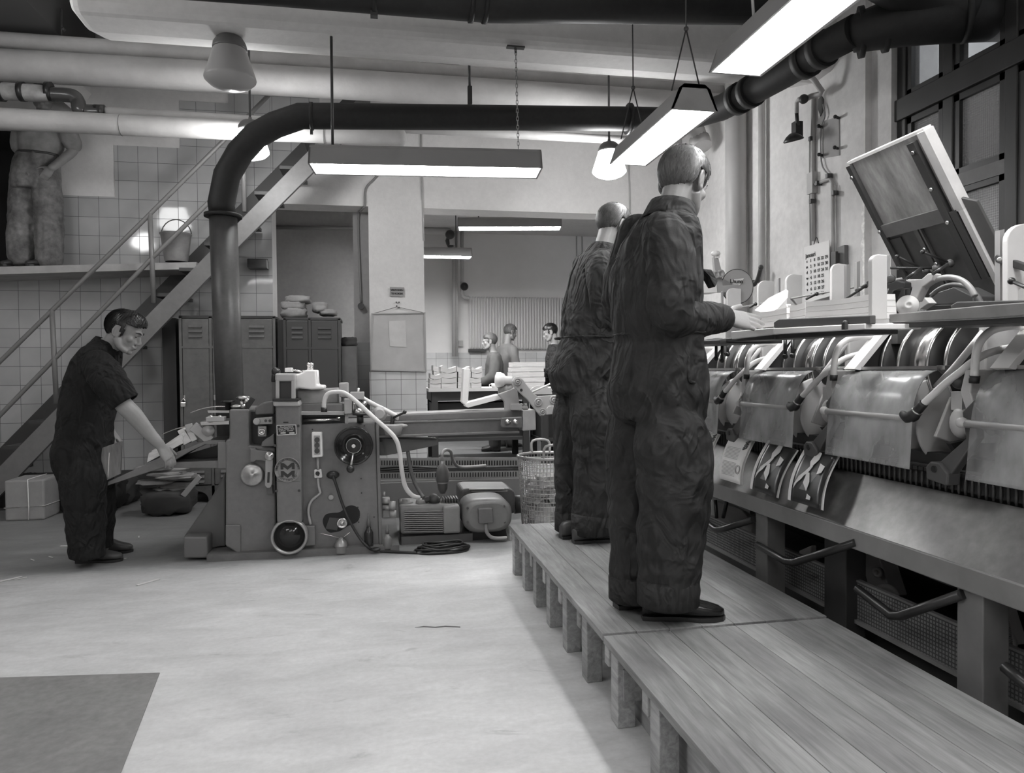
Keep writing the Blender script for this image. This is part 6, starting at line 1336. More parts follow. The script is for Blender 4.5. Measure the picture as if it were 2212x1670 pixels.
class Head:
    def __init__(s, c, a, pitch=0, roll=0, k=1.0):
        f, r = az(a); u = V((0, 0, 1)); p = math.radians(pitch)
        f2 = f*math.cos(p)-u*math.sin(p); u2 = u*math.cos(p)+f*math.sin(p)
        q = math.radians(roll); s.x = r*math.cos(q)+u2*math.sin(q); s.z = u2*math.cos(q)-r*math.sin(q); s.y = f2; s.c = V(c); s.k = k
    def w(s, x, y, z): return s.c+(s.x*x+s.y*y+s.z*z)*s.k
    def e(s, mb, c, r, n=16, m=10): mb.ell(s.w(*c), tuple(q*s.k for q in r), n, m, (s.x, s.y, s.z))
    def flesh(s, mb, neck):
        e = lambda c, r: s.e(mb, c, r)
        e((0, -.012, .03), (.075, .095, .086)); e((0, .03, -.03), (.060, .060, .078)); e((0, .045, -.082), (.043, .042, .032)); e((0, .074, -.1), (.021, .018, .017))
        for q in (-1, 1):
            mb.tube([s.w(q*.060, -.005, -.045), s.w(q*.05, .03, -.085), s.w(q*.022, .07, -.1)], [.022*s.k, .02*s.k, .016*s.k], n=10, k=3)
            e((q*.040, .058, -.022), (.023, .021, .022)); e((q*.031, .073, .004), (.014, .012, .010))
            e((q*.0085, .101, -.036), (.0095, .011, .008))
            mb.tube([s.w(q*.0795-q*.007*math.cos(t), -.013+.021*math.cos(t), -.004+.034*math.sin(t)) for t in [i*2*PI/16 for i in range(16)]], .0062*s.k, n=8, closed=True)
            e((q*.077, -.012, -.004), (.009, .018, .030)); e((q*.078, -.004, -.030), (.0085, .01, .012))
        mb.tube([s.w(-.045, .072, .022), s.w(0, .086, .024), s.w(.045, .072, .022)], [.012*s.k, .013*s.k, .012*s.k], n=10, k=4)
        mb.tube([s.w(0, .088, .014), s.w(0, .100, -.012), s.w(0, .112, -.034)], [.0085*s.k, .0095*s.k, .012*s.k], n=10, k=3)
        e((0, .091, -.060), (.023, .011, .0065)); e((0, .089, -.072), (.020, .011, .0075))
        limb(mb, [s.w(0, -.025, -.04), (s.w(0, -.03, -.11)+neck)/2, neck], [.058*s.k, .055*s.k, .064*s.k])
    def eyes(s, par, brows=True):
        for q in (-1, 1):
            b = MB(); s.e(b, (q*.031, .0795, .004), (.010, .008, .0045)); b.build('eye', mat('eye_dark', .03, .2), par)
            if not brows: continue
            b = MB(); b.tube([s.w(q*.014, .098, .027), s.w(q*.032, .092, .033), s.w(q*.050, .077, .027)], [.003*s.k, .0045*s.k, .002*s.k], n=6, k=3); b.build('eyebrow', mat('brow_dark', .03, .8), par)
        b = MB(); b.tube([s.w(-.02, .098, -.066), s.w(0, .102, -.0655), s.w(.02, .098, -.066)], .0016*s.k, n=6, k=3); b.build('mouth_line', mat('lip_dark', .12, .6), par)
    def hair(s, par, m, thick=.010, front=.075, top=.030, nape=-.055, strands=1500, ln=.045, seed=1, quiff=0, wid=.0022):
        C = (0, -.014, .032); R = (.079, .100, .090)
        def ok(x, y, z):
            # keep clear of the face and round the ears
            if z < nape: return False
            if y > .02 and z < .055+(.0 if y < front else .02): 
                return z > .064+.25*max(0, y-.05)
            if -.038 < y <= .02 and z < .032 and abs(x) > .05: return y > .006 and z > -.02 or False
            if y > -.06 and z < -.03: return False
            return True
        def P(t, f, g=0):
            gg = 1+g; x, y, z = math.sin(t)*math.cos(f), math.sin(t)*math.sin(f), math.cos(t)
            bulge = 1+quiff*max(0, y)*max(0, z)*1.6
            return V((C[0]+R[0]*x*gg, C[1]+R[1]*y*gg*bulge, C[2]+R[2]*z*gg*bulge))
        b = MB(); n, mm = 48, 36; th = thick/.09
        pts = [[P(PI*max(j, .4)/mm, 2*PI*i/n, th*(.75+.5*noise.noise(V((math.cos(2*PI*i/n)*3, math.sin(2*PI*i/n)*3, j*.22+seed))))) for i in range(n)] for j in range(mm+1)]
        vs = [s.w(*p) for r in pts for p in r]; fs = []
        for j in range(mm):
            for i in range(n):
                c = (pts[j][i]+pts[j+1][(i+1) % n])/2
                if ok(*c): fs.append((j*n+i, j*n+(i+1) % n, (j+1)*n+(i+1) % n, (j+1)*n+i))
        fs.append(list(range(n))[::-1]); b.add(vs, fs, True); hb = b.build('hair', m, par, solid=.005*s.k, fix=False)
        if not strands: return hb
        random.seed(seed); b = MB(); cnt = 0; tries = 0
        while cnt < strands and tries < strands*6:
            tries += 1
            t = math.acos(random.uniform(-.75, .985)); f = random.uniform(0, 2*PI)
            p = P(t, f)
            if not ok(*p): continue
            cnt += 1; pts_ = []; q = V((t, f, 0)); L_ = ln*random.uniform(.6, 1.2); jit = random.uniform(-.5, .5)
            for k in range(4):
                if k and not ok(*P(q.x, q.y)) and P(q.x, q.y).z > nape: break
                lift = th*(1.05+.1*k)+random.uniform(0, .03)
                pts_.append(s.w(*P(q.x, q.y, lift)))
                fwd = math.sin(q.y)
                q.x += L_/.09/3*(1 if fwd < .25 else -.45); q.y += jit*.10/max(.3, math.sin(q.x))
            if len(pts_) < 3: continue
            d = (pts_[-1]-pts_[0]).cross(pts_[0]-s.c)
            if d.length < 1e-9: continue
            d.normalize(); w = [wid, wid, wid*.8, .0002]; vs = []
            if len(pts_) < 4: w = [wid, wid*.8, .0002]
            for k in range(len(pts_)): vs += [pts_[k]-d*w[k]*s.k, pts_[k]+d*w[k]*s.k]
            b.add(vs, [(2*k, 2*k+1, 2*k+3, 2*k+2) for k in range(len(pts_)-1)], True)
        b.build('hair_strands', m, hb, fix=False)['kind'] = 'stuff'
        return hb
def hand(mb, wrist, f, n, right=True, curl=(10, 14, 14, 16), k=1.0, thumb=(.55, .75, -.25), spread=.10):
    f = V(f).normalized(); n = V(n); n = (n-f*n.dot(f)).normalized(); t = n.cross(f)*(1 if right else -1); w = V(wrist)
    rs = []
    for y, hw, ht in ((-.01, .026, .019), (.015, .030, .019), (.045, .040, .017), (.075, .043, .0145), (.092, .040, .012)): rs.append(ring(w+f*y*k, t*hw*k, n*ht*k, 18, .8))
    mb.loft(rs)
    mb.ell(w+f*.035*k+t*.028*k-n*.006*k, (.018*k,)*3)
    for (off, ln_, r), c in zip(((.031, .072, .0088), (.0105, .080, .0092), (-.0105, .075, .0088), (-.030, .060, .0078)), curl):
        p = w+f*(.088-.25*abs(off-.01))*k+t*off*k; d = (f+t*off*spread*20*.12).normalized(); pts = [p-f*.02*k, p]; a = math.radians(c)
        for s_ in (.45, .31, .24):
            ax = d.cross(n).normalized(); d = (d*math.cos(a)-n*math.sin(a)).normalized(); n2 = ax.cross(d)
            p = p+d*ln_*s_*k; pts.append(p); a = math.radians(c*1.25)
        mb.tube(pts, [r*1.12*k, r*1.08*k, r*k, r*.93*k, r*.8*k], n=10, k=3); mb.ell(pts[-1], r*.82*k, 10, 6)
    p = w+f*.028*k+t*.03*k-n*.004*k; d = (f*thumb[0]+t*thumb[1]+n*thumb[2]).normalized(); pts = [p]
    for s_, b_ in ((.038, 0), (.034, .35), (.026, .3)): d = (d+f*b_).normalized(); p = p+d*s_*k; pts.append(p)
    mb.tube(pts, [.014*k, .0115*k, .0105*k, .009*k], n=10, k=3); mb.ell(pts[-1], .0092*k, 10, 6)
def shoe(par, heel, d, m, ln_=.29, wide=.047, z=None, sole=None):
    d = V(d).normalized(); r = V((d.y, -d.x, 0)); h = V(heel); u = V((0, 0, 1)); rs = []
    for t, hw, ht in ((0, .022, .06), (.02, .034, .078), (.09, .037, .088), (.14, .040, .078), (.19, wide, .058), (.24, wide*.95, .046), (.275, .034, .036), (.292, .014, .026)):
        t *= ln_/.292; c = h+d*t+u*(ht/2+.014); rs.append(ring(c, r*hw, u*ht/2, 20, .75))
    b = MB().loft(rs); o = b.build('shoe', m, par)
    b = MB(); out = [(0, .02), (.0, .028), (.04, .036), (.10, .031), (.15, .036), (.2, wide+.003), (.25, wide), (.285, .03), (.297, .008)]
    pts = [h+d*(t*ln_/.292)+r*w for t, w in out]+[h+d*(t*ln_/.292)-r*w for t, w in out[::-1]]
    b.prism([p+u*.001 for p in pts], u*.016)
    hp = [h+d*(t*ln_/.292)+r*w for t, w in out[:4]]+[h+d*(t*ln_/.292)-r*w for t, w in out[:4][::-1]]
    b.build('sole', sole or BLACK, o)
    return o
def collar(par, c, up_, rx, ry, a, m, h=.05, gap=55, flare=.25):
    f, r = az(a); up_ = V(up_).normalized(); f = (f-up_*f.dot(up_)).normalized(); r = f.cross(up_)
    g = math.radians(gap)
    def P(u, v):
        t = -PI/2+g/2+(2*PI-g)*u-0; t = PI/2+g/2+(2*PI-g)*u   # open at the front
        q = 1+flare*abs(v-.45); zz = h*(1-abs(2*v-.9)) if v < .45 else h*(1-(v-.45)/.55*1.25)
        q = 1.0 if v < .45 else 1+.28*(v-.45)/.55
        drop = .025*max(0, math.sin(t))*(1 if v > .5 else .3)
        return c+r*math.cos(t)*rx*q+f*math.sin(t)*ry*q+up_*(zz-drop)
    return MB().sheet(P, 30, 8).build('collar', m, par, fix=False, solid=.006)
J = PP
# ---- the worker nearest the viewer
t = thing('person', 'man in dark boiler suit standing nearest on the platform, hand on the feed table', 'person', (1.05, 2.5, .277))
SUIT = cloth('boiler_suit_dark', .023)
D0 = 2.72
H1 = Head(J(1478, 396, D0+.04), 54, 20, -3, 1.03); nk = J(1447, 478, D0)
wr = J(1566, 686, 2.86); hf = (J(1662, 700, 2.90)-wr)
b = MB(); H1.flesh(b, nk)
limb(b, [nk, J(1425, 640, D0), J(1420, 830, D0)], [.07, .10, .10])
limb(b, [J(1440, 515, D0-.1), J(1450, 680, D0-.2), J(1520, 690, D0+.03), wr], [.04, .036, .03, .027])
hand(b, wr, hf, (-.1, -.8, .6), True, (4, 6, 7, 10), 1.1)
limb(b, [J(1385, 520, D0+.17), J(1350, 670, D0+.25), J(1440, 706, D0+.42)], [.04, .036, .027])
hand(b, J(1440, 706, D0+.42), (.6, 1, 0), (0, 0, 1), False)
for hx, kx, ax_ in ((J(1425, 860, D0-.08), J(1440, 1085, D0-.08), J(1440, 1300, D0-.08)), (J(1385, 860, D0+.1), J(1365, 1085, D0+.06), J(1365, 1290, D0+.05))): limb(b, [hx, kx, ax_], [.06, .05, .035])
body = organic(b, 'body', SKIN, t, .0042, 3)
H1.eyes(body)
H1.hair(t, mat('hair_fair', .085, .45, var=.35, vs=60, stretch=(2, 2, .4)), strands=2600, seed=2, ln=.05, nape=-.07)
ra = 78
def garment(nm, rows, m, par, vox, seed, zones, base=.006, vert=3.2):
    b = MB()
    for r in rows:
        if r[0] == 't': torso(b, r[1])
        elif r[0] == 'l': limb(b, r[1], r[2], n=20, end=r[3])
        else: b.ell(r[1], r[2])
    return organic(b, nm, m, par, vox, 4, folds(zones, base, seed, vert))
Vn = lambda x, y, z: V((x, y, z)).normalized()
zt = [(J(1425, 735, D0), .22, Vn(.1, 0, 1), .008, 85), (J(1390, 600, D0), .22, Vn(.8, 0, .25), .008, 55), (J(1350, 560, D0), .2, Vn(.9, .2, .1), .008, 60), (J(1400, 690, D0), .18, Vn(.5, 0, .8), .008, 60)]
R1 = [J(1430, 846, D0-.05), J(1450, 960, D0-.09), J(1457, 1060, D0-.10), J(1450, 1160, D0-.10), J(1445, 1240, D0-.10), J(1443, 1298, D0-.10)]
suit = garment('boiler_suit', [('t', [(J(1445, 462, D0), .085, .075, ra), (J(1436, 484, D0), .150, .095, ra), (J(1424, 520, D0), .190, .112, ra), (J(1414, 585, D0), .200, .130, ra), (J(1412, 650, D0), .195, .140, ra), (J(1416, 712, D0), .185, .140, ra), (J(1422, 740, D0), .175, .134, ra), (J(1421, 790, D0), .182, .156, ra), (J(1420, 845, D0), .186, .166, ra), (J(1424, 900, D0), .17, .150, ra)]), ('e', J(1372, 850, D0+.02), (.105, .13, .12)), ('l', R1, [.09, .136, .127, .114, .106, .102], False), ('e', J(1466, 985, D0-.09), (.11, .1, .2))], SUIT, t, .0085, 3, zt+[(J(1450, 1090, D0-.1), .24, Vn(.35, 0, 1), .010, 60), (J(1446, 1260, D0-.1), .16, Vn(.1, .2, 1), .012, 75), (J(1440, 890, D0-.1), .18, Vn(.7, 0, .7), .010, 55)], .008)
sh = [J(1432, 505, D0-.13), J(1444, 545, D0-.155), J(1452, 610, D0-.175), J(1448, 672, D0-.19), J(1486, 690, D0-.10), J(1524, 689, D0+.02), J(1556, 688, D0+.11)]
garment('sleeve', [('l', sh, [.078, .086, .080, .078, .068, .060, .053], False)], SUIT, suit, .0075, 31, [(J(1452, 685, D0-.06), .14, (J(1500, 690, D0)-J(1440, 640, D0)).normalized(), .014, 95), (J(1448, 570, D0-.12), .16, Vn(.4, 0, 1), .008, 62), (J(1530, 690, D0+.16), .09, Vn(1, .4, 0), .007, 110)], .006)
garment('sleeve', [('l', [J(1378, 505, D0+.15), J(1352, 590, D0+.22), J(1342, 662, D0+.24), J(1390, 700, D0+.32), J(1430, 706, D0+.4)], [.075, .078, .074, .06, .05], True)], SUIT, suit, .009, 32, [(J(1342, 662, D0+.24), .14, Vn(.5, 0, -1), .010, 80)], .006)
L1 = [J(1385, 848, D0+.07), J(1372, 960, D0+.08), J(1370, 1060, D0+.06), J(1370, 1160, D0+.05), J(1369, 1240, D0+.04), J(1368, 1288, D0+.04)]
garment('trouser_leg', [('l', L1, [.085, .106, .094, .088, .084, .082], False)], SUIT, suit, .0085, 34, [(J(1370, 1080, D0), .22, Vn(.3, 0, 1), .009, 60), (J(1368, 1240, D0), .16, V((0, 0, 1)), .010, 75)], .009, 2.2)
collar(t, J(1448, 466, D0)+V((0, 0, -.012)), (.22, .08, 1), .088, .082, ra-4, SUIT, .062)
MB().tube([c+V((0, 0, .0)) for c in ring(J(1422, 722, D0), az(ra)[1]*.188, az(ra)[0]*.146, 28)], .006, n=6, closed=True).build('waist_seam', SUIT, suit)
b = MB(); cf = (sh[-1]-sh[-2]).normalized(); e = sh[-1]; b.tube([e-cf*.03, e+cf*.012, e+cf*.022], [.056, .057, .05], n=20); b.build('cuff', SUIT, suit)
for e, r in ((R1[-1], .107), (L1[-1], .089)): MB().tube([e+V((0, 0, .085)), e+V((0, 0, .075)), e+V((0, 0, -.005)), e+V((0, 0, -.012))], [r-.006, r+.003, r+.003, r-.006], n=26, caps=False).build('turn_up', SUIT, suit, solid=.006, fix=False)
b = MB(); c = J(1516, 580, D0-.02); b.prism([c, c+V((.05, .02, .0)), c+V((.075, .02, -.045)), c+V((.055, .0, -.07)), c+V((.03, .0, -.03))], (0, .06, 0)); b.build('pocket_flap', SUIT, suit, bevel=.004)
b = MB(); b.tube([J(1487, 770, D0-.17), J(1488, 815, D0-.18), J(1496, 826, D0-.17), J(1522, 826, D0-.1)], .006, n=6, k=3); b.build('pocket_seam', SUIT, suit)
SH1 = mat('shoe_black_polished', .012, .18)
shoe(t, PZ(1386, 1336, .277), PZ(1560, 1337, .277)-PZ(1386, 1336, .277), SH1, .30)
shoe(t, PZ(1334, 1318, .277)+V((0, .02, 0)), (1, .12, 0), SH1, .29)
# ---- the second worker on the platform
t = thing('person', 'man in dark overalls standing second on the platform, behind the nearest worker', 'person', (1.0, 3.75, .277))
SUIT2 = cloth('overalls_dark', .028)
D2 = 3.98
H2 = Head(J(1327, 492, D2+.05), 66, 26, 0, 1.0); nk = J(1302, 556, D2)
b = MB(); H2.flesh(b, nk)
limb(b, [nk, J(1280, 650, D2), J(1262, 800, D2)], [.07, .10, .10])
wr2 = J(1340, 722, D2+.08)
limb(b, [J(1300, 590, D2-.12), J(1290, 690, D2-.08), wr2], [.04, .036, .027])
hand(b, wr2, (1, .25, .1), (0, -.3, 1), True, (20, 22, 25, 28))
limb(b, [J(1270, 590, D2+.13), J(1274, 700, D2+.2), J(1330, 730, D2+.3)], [.04, .036, .03])
hand(b, J(1330, 730, D2+.3), (1, .2, 0), (0, 0, 1), False)
for hx, kx, ax_ in ((J(1272, 830, D2-.09), J(1285, 1000, D2-.1), J(1275, 1150, D2-.1)), (J(1245, 830, D2+.09), J(1238, 1000, D2+.06), J(1232, 1140, D2+.06))): limb(b, [hx, kx, ax_], [.06, .05, .035])
body = organic(b, 'body', SKIN, t, .006, 3); H2.eyes(body)
H2.hair(t, mat('hair_mid', .07, .5, var=.35, vs=60), strands=1800, seed=5, ln=.045)
ra = 76
R2 = [J(1268, 812, D2-.06), J(1285, 900, D2-.10), J(1291, 980, D2-.11), J(1287, 1060, D2-.11), J(1283, 1110, D2-.11), J(1281, 1147, D2-.11)]
suit = garment('overalls', [('t', [(J(1302, 541, D2), .085, .075, ra), (J(1292, 556, D2), .145, .095, ra), (J(1287, 588, D2), .178, .115, ra), (J(1281, 630, D2), .185, .125, ra), (J(1276, 675, D2), .182, .132, ra), (J(1273, 715, D2), .176, .134, ra), (J(1271, 735, D2), .170, .132, ra), (J(1262, 775, D2), .18, .158, ra), (J(1255, 808, D2), .186, .166, ra), (J(1258, 845, D2), .165, .15, ra)]), ('e', J(1233, 810, D2+.02), (.105, .13, .12)), ('l', R2, [.09, .134, .122, .114, .11, .107], False)], SUIT2, t, .0095, 9, [(J(1290, 970, D2-.1), .24, Vn(.4, 0, 1), .012, 55), (J(1282, 1110, D2-.1), .16, Vn(.1, 0, 1), .011, 70), (J(1270, 860, D2-.1), .18, Vn(.7, 0, .7), .010, 50), (J(1262, 735, D2), .22, Vn(.1, 0, 1), .009, 80), (J(1255, 640, D2), .2, Vn(.8, 0, .3), .009, 55)], .007)
s2_ = [J(1298, 575, D2-.13), J(1304, 610, D2-.16), J(1304, 660, D2-.14), J(1303, 698, D2-.1), J(1318, 711, D2-.02), J(1332, 716, D2+.04)]
garment('sleeve', [('l', s2_, [.082, .09, .084, .078, .064, .056], False)], SUIT2, suit, .009, 41, [(J(1303, 695, D2-.08), .14, Vn(1, 0, .1), .013, 80), (J(1304, 640, D2-.12), .14, Vn(.3, 0, 1), .008, 60)], .006)
garment('sleeve', [('l', [J(1266, 575, D2+.13), J(1268, 650, D2+.17), J(1275, 705, D2+.22), J(1325, 728, D2+.28)], [.075, .075, .068, .05], True)], SUIT2, suit, .011, 42, [], .006)
L2 = [J(1245, 815, D2+.08), J(1237, 900, D2+.1), J(1233, 980, D2+.08), J(1232, 1060, D2+.07), J(1231, 1110, D2+.06), J(1231, 1141, D2+.06)]
garment('trouser_leg', [('l', L2, [.085, .105, .086, .076, .073, .071], False)], SUIT2, suit, .0095, 44, [(J(1232, 1060, D2), .25, Vn(.2, 0, 1), .008, 60)], .008, 2.4)
collar(t, J(1302, 548, D2)+V((0, 0, -.01)), (.25, .08, 1), .088, .08, ra-4, SUIT2, .055)
MB().tube(ring(J(1264, 730, D2), az(ra)[1]*.19, az(ra)[0]*.148, 28), .006, n=6, closed=True).build('waist_seam', SUIT2, suit)
for e, r in ((R2[-1], .113), (L2[-1], .08)): MB().tube([e+V((0, 0, .1)), e+V((0, 0, .09)), e+V((0, 0, -.005)), e+V((0, 0, -.012))], [r-.006, r+.004, r+.004, r-.006], n=26, caps=False).build('turn_up', SUIT2, suit, solid=.006, fix=False)
SH2 = mat('shoe_worn', .05, .45)
shoe(t, PZ(1238, 1174, .277), (1, .06, 0), SH2, .30); shoe(t, PZ(1211, 1164, .277), (1, .15, 0), SH2, .28)
# ---- the man feeding booklets on the left
t = thing('person', 'dark-haired man in black overalls with rolled sleeves bending over the feeder tray', 'person', PZ(200, 1210, 0))
SUIT3 = cloth('overalls_black', .009)
D3 = 4.55
H3 = Head(J(270, 717, D3-.02), 94, 27, 0, 1.04); nk = J(231, 752, D3)
b = MB(); H3.flesh(b, nk)
limb(b, [nk, J(195, 830, D3), J(170, 950, D3)], [.07, .10, .10])
wr3 = J(346, 962, D3-.1)
limb(b, [J(205, 790, D3-.14), J(262, 868, D3-.22), J(290, 898, D3-.2), J(322, 936, D3-.14), wr3], [.05, .052, .052, .04, .031])
hand(b, wr3, (J(372, 1000, D3-.06)-wr3), (.8, -.55, .3), True, (12, 16, 18, 20), 1.08, thumb=(.6, .55, -.3))
limb(b, [J(215, 790, D3+.2), J(215, 890, D3+.26), J(240, 935, D3+.3)], [.05, .045, .03])
hand(b, J(240, 932, D3+.3), (.5, .1, -.7), (.8, .2, .4), False, (25, 28, 30, 32), 1.05)
for hx, kx, ax_ in ((J(165, 980, D3-.08), J(180, 1090, D3-.08), J(185, 1196, D3-.08)), (J(190, 980, D3+.1), J(222, 1080, D3+.1), J(222, 1180, D3+.12))): limb(b, [hx, kx, ax_], [.06, .05, .04])
body = organic(b, 'body', SKIN, t, .0055, 3); H3.eyes(body)
H3.hair(t, mat('hair_black', .012, .35), strands=1500, seed=8, ln=.045, thick=.012, quiff=.16)
ra = 92
R3 = [J(178, 968, D3-.05), J(179, 1040, D3-.09), J(184, 1100, D3-.09), J(187, 1160, D3-.09), J(188, 1203, D3-.09)]
suit = garment('overalls', [('t', [(J(232, 738, D3), .085, .075, ra), (J(220, 755, D3), .15, .10, ra), (J(209, 783, D3), .19, .12, ra), (J(199, 825, D3), .195, .138, ra), (J(192, 870, D3), .19, .142, ra), (J(186, 915, D3), .178, .142, ra), (J(182, 945, D3), .175, .146, ra), (J(178, 975, D3), .185, .156, ra), (J(179, 1005, D3), .175, .15, ra), (J(181, 1045, D3), .135, .12, ra)]), ('l', R3, [.09, .128, .11, .10, .097], False)], SUIT3, t, .010, 14, [(J(182, 1090, D3-.09), .2, Vn(.2, 0, 1), .011, 60), (J(187, 1175, D3-.09), .15, V((0, 0, 1)), .010, 75), (J(186, 930, D3), .22, Vn(.1, 0, 1), .008, 75), (J(215, 960, D3), .2, Vn(.8, 0, .6), .009, 50)], .007)
s3 = [J(212, 788, D3-.15), J(230, 815, D3-.21), J(250, 843, D3-.23), J(266, 864, D3-.22)]
garment('sleeve', [('l', s3, [.09, .097, .09, .078], False)], SUIT3, suit, .009, 51, [(J(235, 825, D3-.18), .15, Vn(.6, 0, -.7), .012, 75)], .006)
garment('sleeve', [('l', [J(215, 785, D3+.17), J(218, 840, D3+.23), J(216, 878, D3+.26)], [.085, .085, .07], True)], SUIT3, suit, .012, 52, [], .006)
L3 = [J(192, 970, D3+.08), J(205, 1040, D3+.1), J(214, 1100, D3+.1), J(213, 1150, D3+.11), J(212, 1182, D3+.11)]
garment('trouser_leg', [('l', L3, [.09, .11, .09, .08, .077], False)], SUIT3, suit, .010, 54, [(J(212, 1110, D3+.1), .2, Vn(.2, 0, 1), .010, 60)], .008, 2.4)
collar(t, J(230, 748, D3)+V((0, 0, -.01)), (.42, 0, 1), .085, .078, ra, SUIT3, .05)
cf = (s3[-1]-s3[-2]).normalized(); MB().tube([s3[-1]-cf*.05, s3[-1]-cf*.045, s3[-1]+cf*.012, s3[-1]+cf*.018], [.078, .086, .084, .074], n=22, caps=False).build('rolled_sleeve', SUIT3, suit, solid=.008, fix=False)
shoe(t, PZ(166, 1216, 0), (1, -.02, 0), SH2, .27); shoe(t, PZ(208, 1197, 0), (1, .1, 0), SH2, .22)
# ---- the man standing on the ledge (his head is behind the pipes)
t = thing('person', 'man in pale stained work clothes standing on the ledge, head hidden by pipes', 'person', J(75, 570, 6.62))
D4 = 6.62; SUIT4 = mat('work_trousers_pale', .17, .9, var=.45, vs=5, var2=.2, vs2=20); SHIRT = mat('work_shirt_pale', .22, .9, var=.3, vs=7)
H4 = Head(J(92, 208, D4), 160, 10); nk = J(94, 248, D4)
b = MB(); H4.flesh(b, nk)
limb(b, [nk, J(90, 300, D4), J(80, 345, D4)], [.07, .1, .1])
limb(b, [J(138, 272, D4), J(160, 318, D4+.05), J(135, 345, D4-.03), J(112, 362, D4-.12)], [.05, .045, .04, .034])
hand(b, J(112, 362, D4-.12), (-.6, .1, -.7), (.2, -1, 0), False)
limb(b, [J(55, 272, D4), J(42, 320, D4+.02), J(50, 365, D4-.1)], [.05, .042, .032]); hand(b, J(50, 365, D4-.1), (.1, -.2, -1), (-.8, -.5, 0), True)
for s_ in (48, 104): limb(b, [J(s_*.5+38, 360, D4), J(s_, 460, D4), J(s_, 555, D4)], [.06, .05, .04])
body = organic(b, 'body', SKIN, t, .008, 3); H4.eyes(body); H4.hair(t, MATS['hair_black'], strands=0, seed=3)
b = MB(); ra = 165
torso(b, [(J(94, 245, D4), .085, .075, ra), (J(93, 262, D4), .18, .11, ra), (J(91, 290, D4), .19, .125, ra), (J(88, 318, D4), .175, .125, ra), (J(84, 337, D4), .165, .12, ra)])
limb(b, [J(136, 268, D4), J(148, 290, D4+.01), J(158, 312, D4+.04)], [.075, .078, .07]); limb(b, [J(52, 268, D4), J(45, 295, D4), J(42, 318, D4)], [.075, .075, .065])
organic(b, 'shirt', SHIRT, t, .012, 4, folds([(J(90, 320, D4), .2, V((0, 0, 1)), .010, 60)], .007, 4))
b = MB(); torso(b, [(J(84, 334, D4), .165, .125, ra), (J(80, 350, D4), .175, .135, ra), (J(77, 385, D4), .19, .15, ra), (J(76, 410, D4), .18, .14, ra)])
limb(b, [J(54, 390, D4), J(48, 450, D4), J(46, 510, D4-.02), J(46, 552, D4-.02)], [.11, .112, .108, .105]); limb(b, [J(100, 390, D4), J(104, 450, D4), J(106, 510, D4), J(106, 558, D4)], [.11, .112, .108, .105])
tr4 = organic(b, 'trousers', SUIT4, t, .012, 4, folds([(J(50, 480, D4), .25, V((.3, 0, 1)), .012, 45), (J(105, 480, D4), .25, V((-.3, 0, 1)), .012, 45), (J(105, 550, D4), .12, V((0, 0, 1)), .012, 70)], .010, 6))
MB().tube(ring(J(84, 336, D4), az(ra)[1]*.17, az(ra)[0]*.13, 28), .012, n=6, closed=True).build('belt', IRON, t)
zl = PY(75, 573.5, 7.12).z
for x_, dx_ in ((112, -.45), (44, -.1)): p = J(x_, 571, D4+.1); p.z = zl+.002; shoe(t, p, (dx_, -1, 0), SH2, .27)
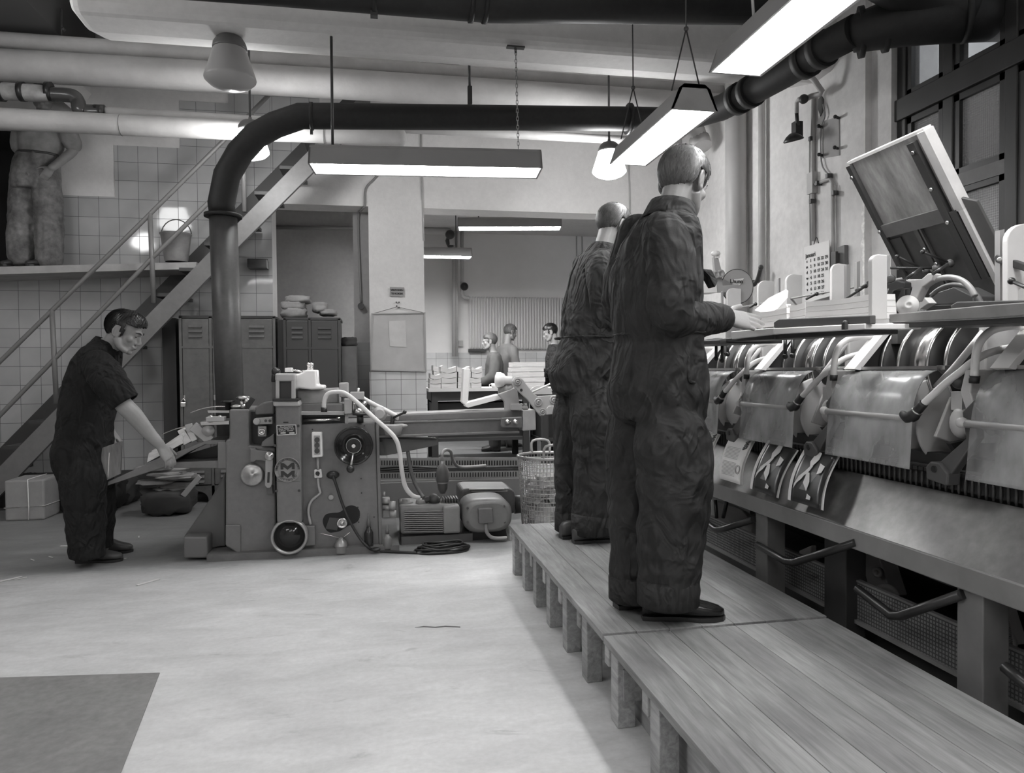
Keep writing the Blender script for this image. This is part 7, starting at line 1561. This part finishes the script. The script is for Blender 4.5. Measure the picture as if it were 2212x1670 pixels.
# ---- three people in the back room
def far_person(label, hx, hy, D, a, coat, trous, hairm, hands, pitch=12, lean=0):
    k = D/F; t = thing('person', label, 'person', J(hx, hy, D))
    zf = 0; hc = J(hx, hy, D); f, r = az(a); base = V((hc.x, hc.y, 0))-f*.06
    LOC[t.name] = V((base.x, base.y, 0)); t.location = base
    S = lambda x, y, z: base+r*x+f*y+V((0, 0, z)); h = hc.z; q = h/1.64
    Hd = Head(hc, a, pitch); b = MB(); Hd.flesh(b, S(0, 0, 1.45*q))
    limb(b, [S(0, 0, 1.45*q), S(0, -.02, 1.2*q), S(0, -.02, .9*q)], [.07, .1, .1])
    for s_, hd in ((1, hands[0]), (-1, hands[1])):
        w = S(hd[0], hd[1], hd[2]*q); el = S(s_*.24, .02, 1.12*q); limb(b, [S(s_*.19, -.02, 1.38*q), el, w], [.045, .04, .03]); hand(b, w, f, (0, 0, 1), s_ > 0, (25, 25, 25, 30))
        limb(b, [S(s_*.1, 0, .9*q), S(s_*.1, .02, .5*q), S(s_*.1, 0, .06)], [.06, .05, .04])
    body = organic(b, 'body', SKIN, t, .008, 2); Hd.eyes(body, False); Hd.hair(t, hairm, strands=350, seed=4, wid=.003)
    b = MB(); torso(b, [(S(0, 0, 1.47*q), .085, .075, a), (S(0, -.01, 1.42*q), .17, .1, a), (S(0, -.01, 1.3*q), .2, .13, a), (S(0, -.01, 1.1*q), .185, .135, a), (S(0, -.01, .9*q), .195, .15, a), (S(0, -.01, .78*q), .2, .15, a)])
    for s_, hd in ((1, hands[0]), (-1, hands[1])):
        w = S(hd[0], hd[1]-.06, hd[2]*q); limb(b, [S(s_*.18, -.01, 1.38*q), S(s_*.25, .02, 1.12*q), w], [.078, .072, .05])
    organic(b, 'jacket', coat, t, .013, 4, folds([], .008, hx))
    b = MB()
    for s_ in (1, -1): limb(b, [S(s_*.095, -.01, .82*q), S(s_*.1, 0, .45*q), S(s_*.1, -.01, .08)], [.115, .095, .085])
    organic(b, 'trousers', trous, t, .013, 4, folds([], .007, hx+1))
    for s_ in (1, -1): shoe(t, S(s_*.1, -.09, 0), f, SH2, .28)
COATG = mat('dust_coat_grey', .085, .9, var=.15, vs=6); COATL = mat('dust_coat_light', .17, .9, var=.1, vs=6)
far_person('balding man in grey dust coat facing left in the back room', 1057, 738, 10.75, -82, COATG, mat('trousers_grey', .08, .9), mat('hair_grey', .10, .6), ((.12, .32, .98), (-.12, .35, .98)), 5)
far_person('person in pale coat leaning to the right behind the grey-coated man', 1103, 718, 11.3, 70, COATL, mat('trousers_grey', .08, .9), mat('hair_grey', .10, .6), ((.12, .40, 1.05), (-.12, .42, 1.05)), 15)
far_person('man in dark jacket holding papers at the back room table', 1188, 718, 10.3, -75, cloth('jacket_dark', .022), MATS['trousers_grey'], MATS['hair_black'], ((.10, .36, 1.08), (-.10, .38, 1.08)), 20)
single('held_paper', 'white papers in the hands of the man in the dark jacket', 'paper', MB().obox(J(1147, 790, 10.45), (.13, 0, .02), (0, .1, 0), (0, 0, .006)), PAPER)
# ------------------------------------------------------------------ render look
SC.view_settings.view_transform = 'Standard'; SC.view_settings.look = 'None'; SC.view_settings.gamma = 1; SC.view_settings.use_curve_mapping = False
SC.view_settings.exposure = 0.78
SC.cycles.max_bounces = 6; SC.cycles.diffuse_bounces = 4; SC.cycles.glossy_bounces = 3; SC.cycles.transparent_max_bounces = 12; SC.cycles.transmission_bounces = 2
SC.cycles.caustics_reflective = False; SC.cycles.caustics_refractive = False; SC.cycles.sample_clamp_indirect = 4
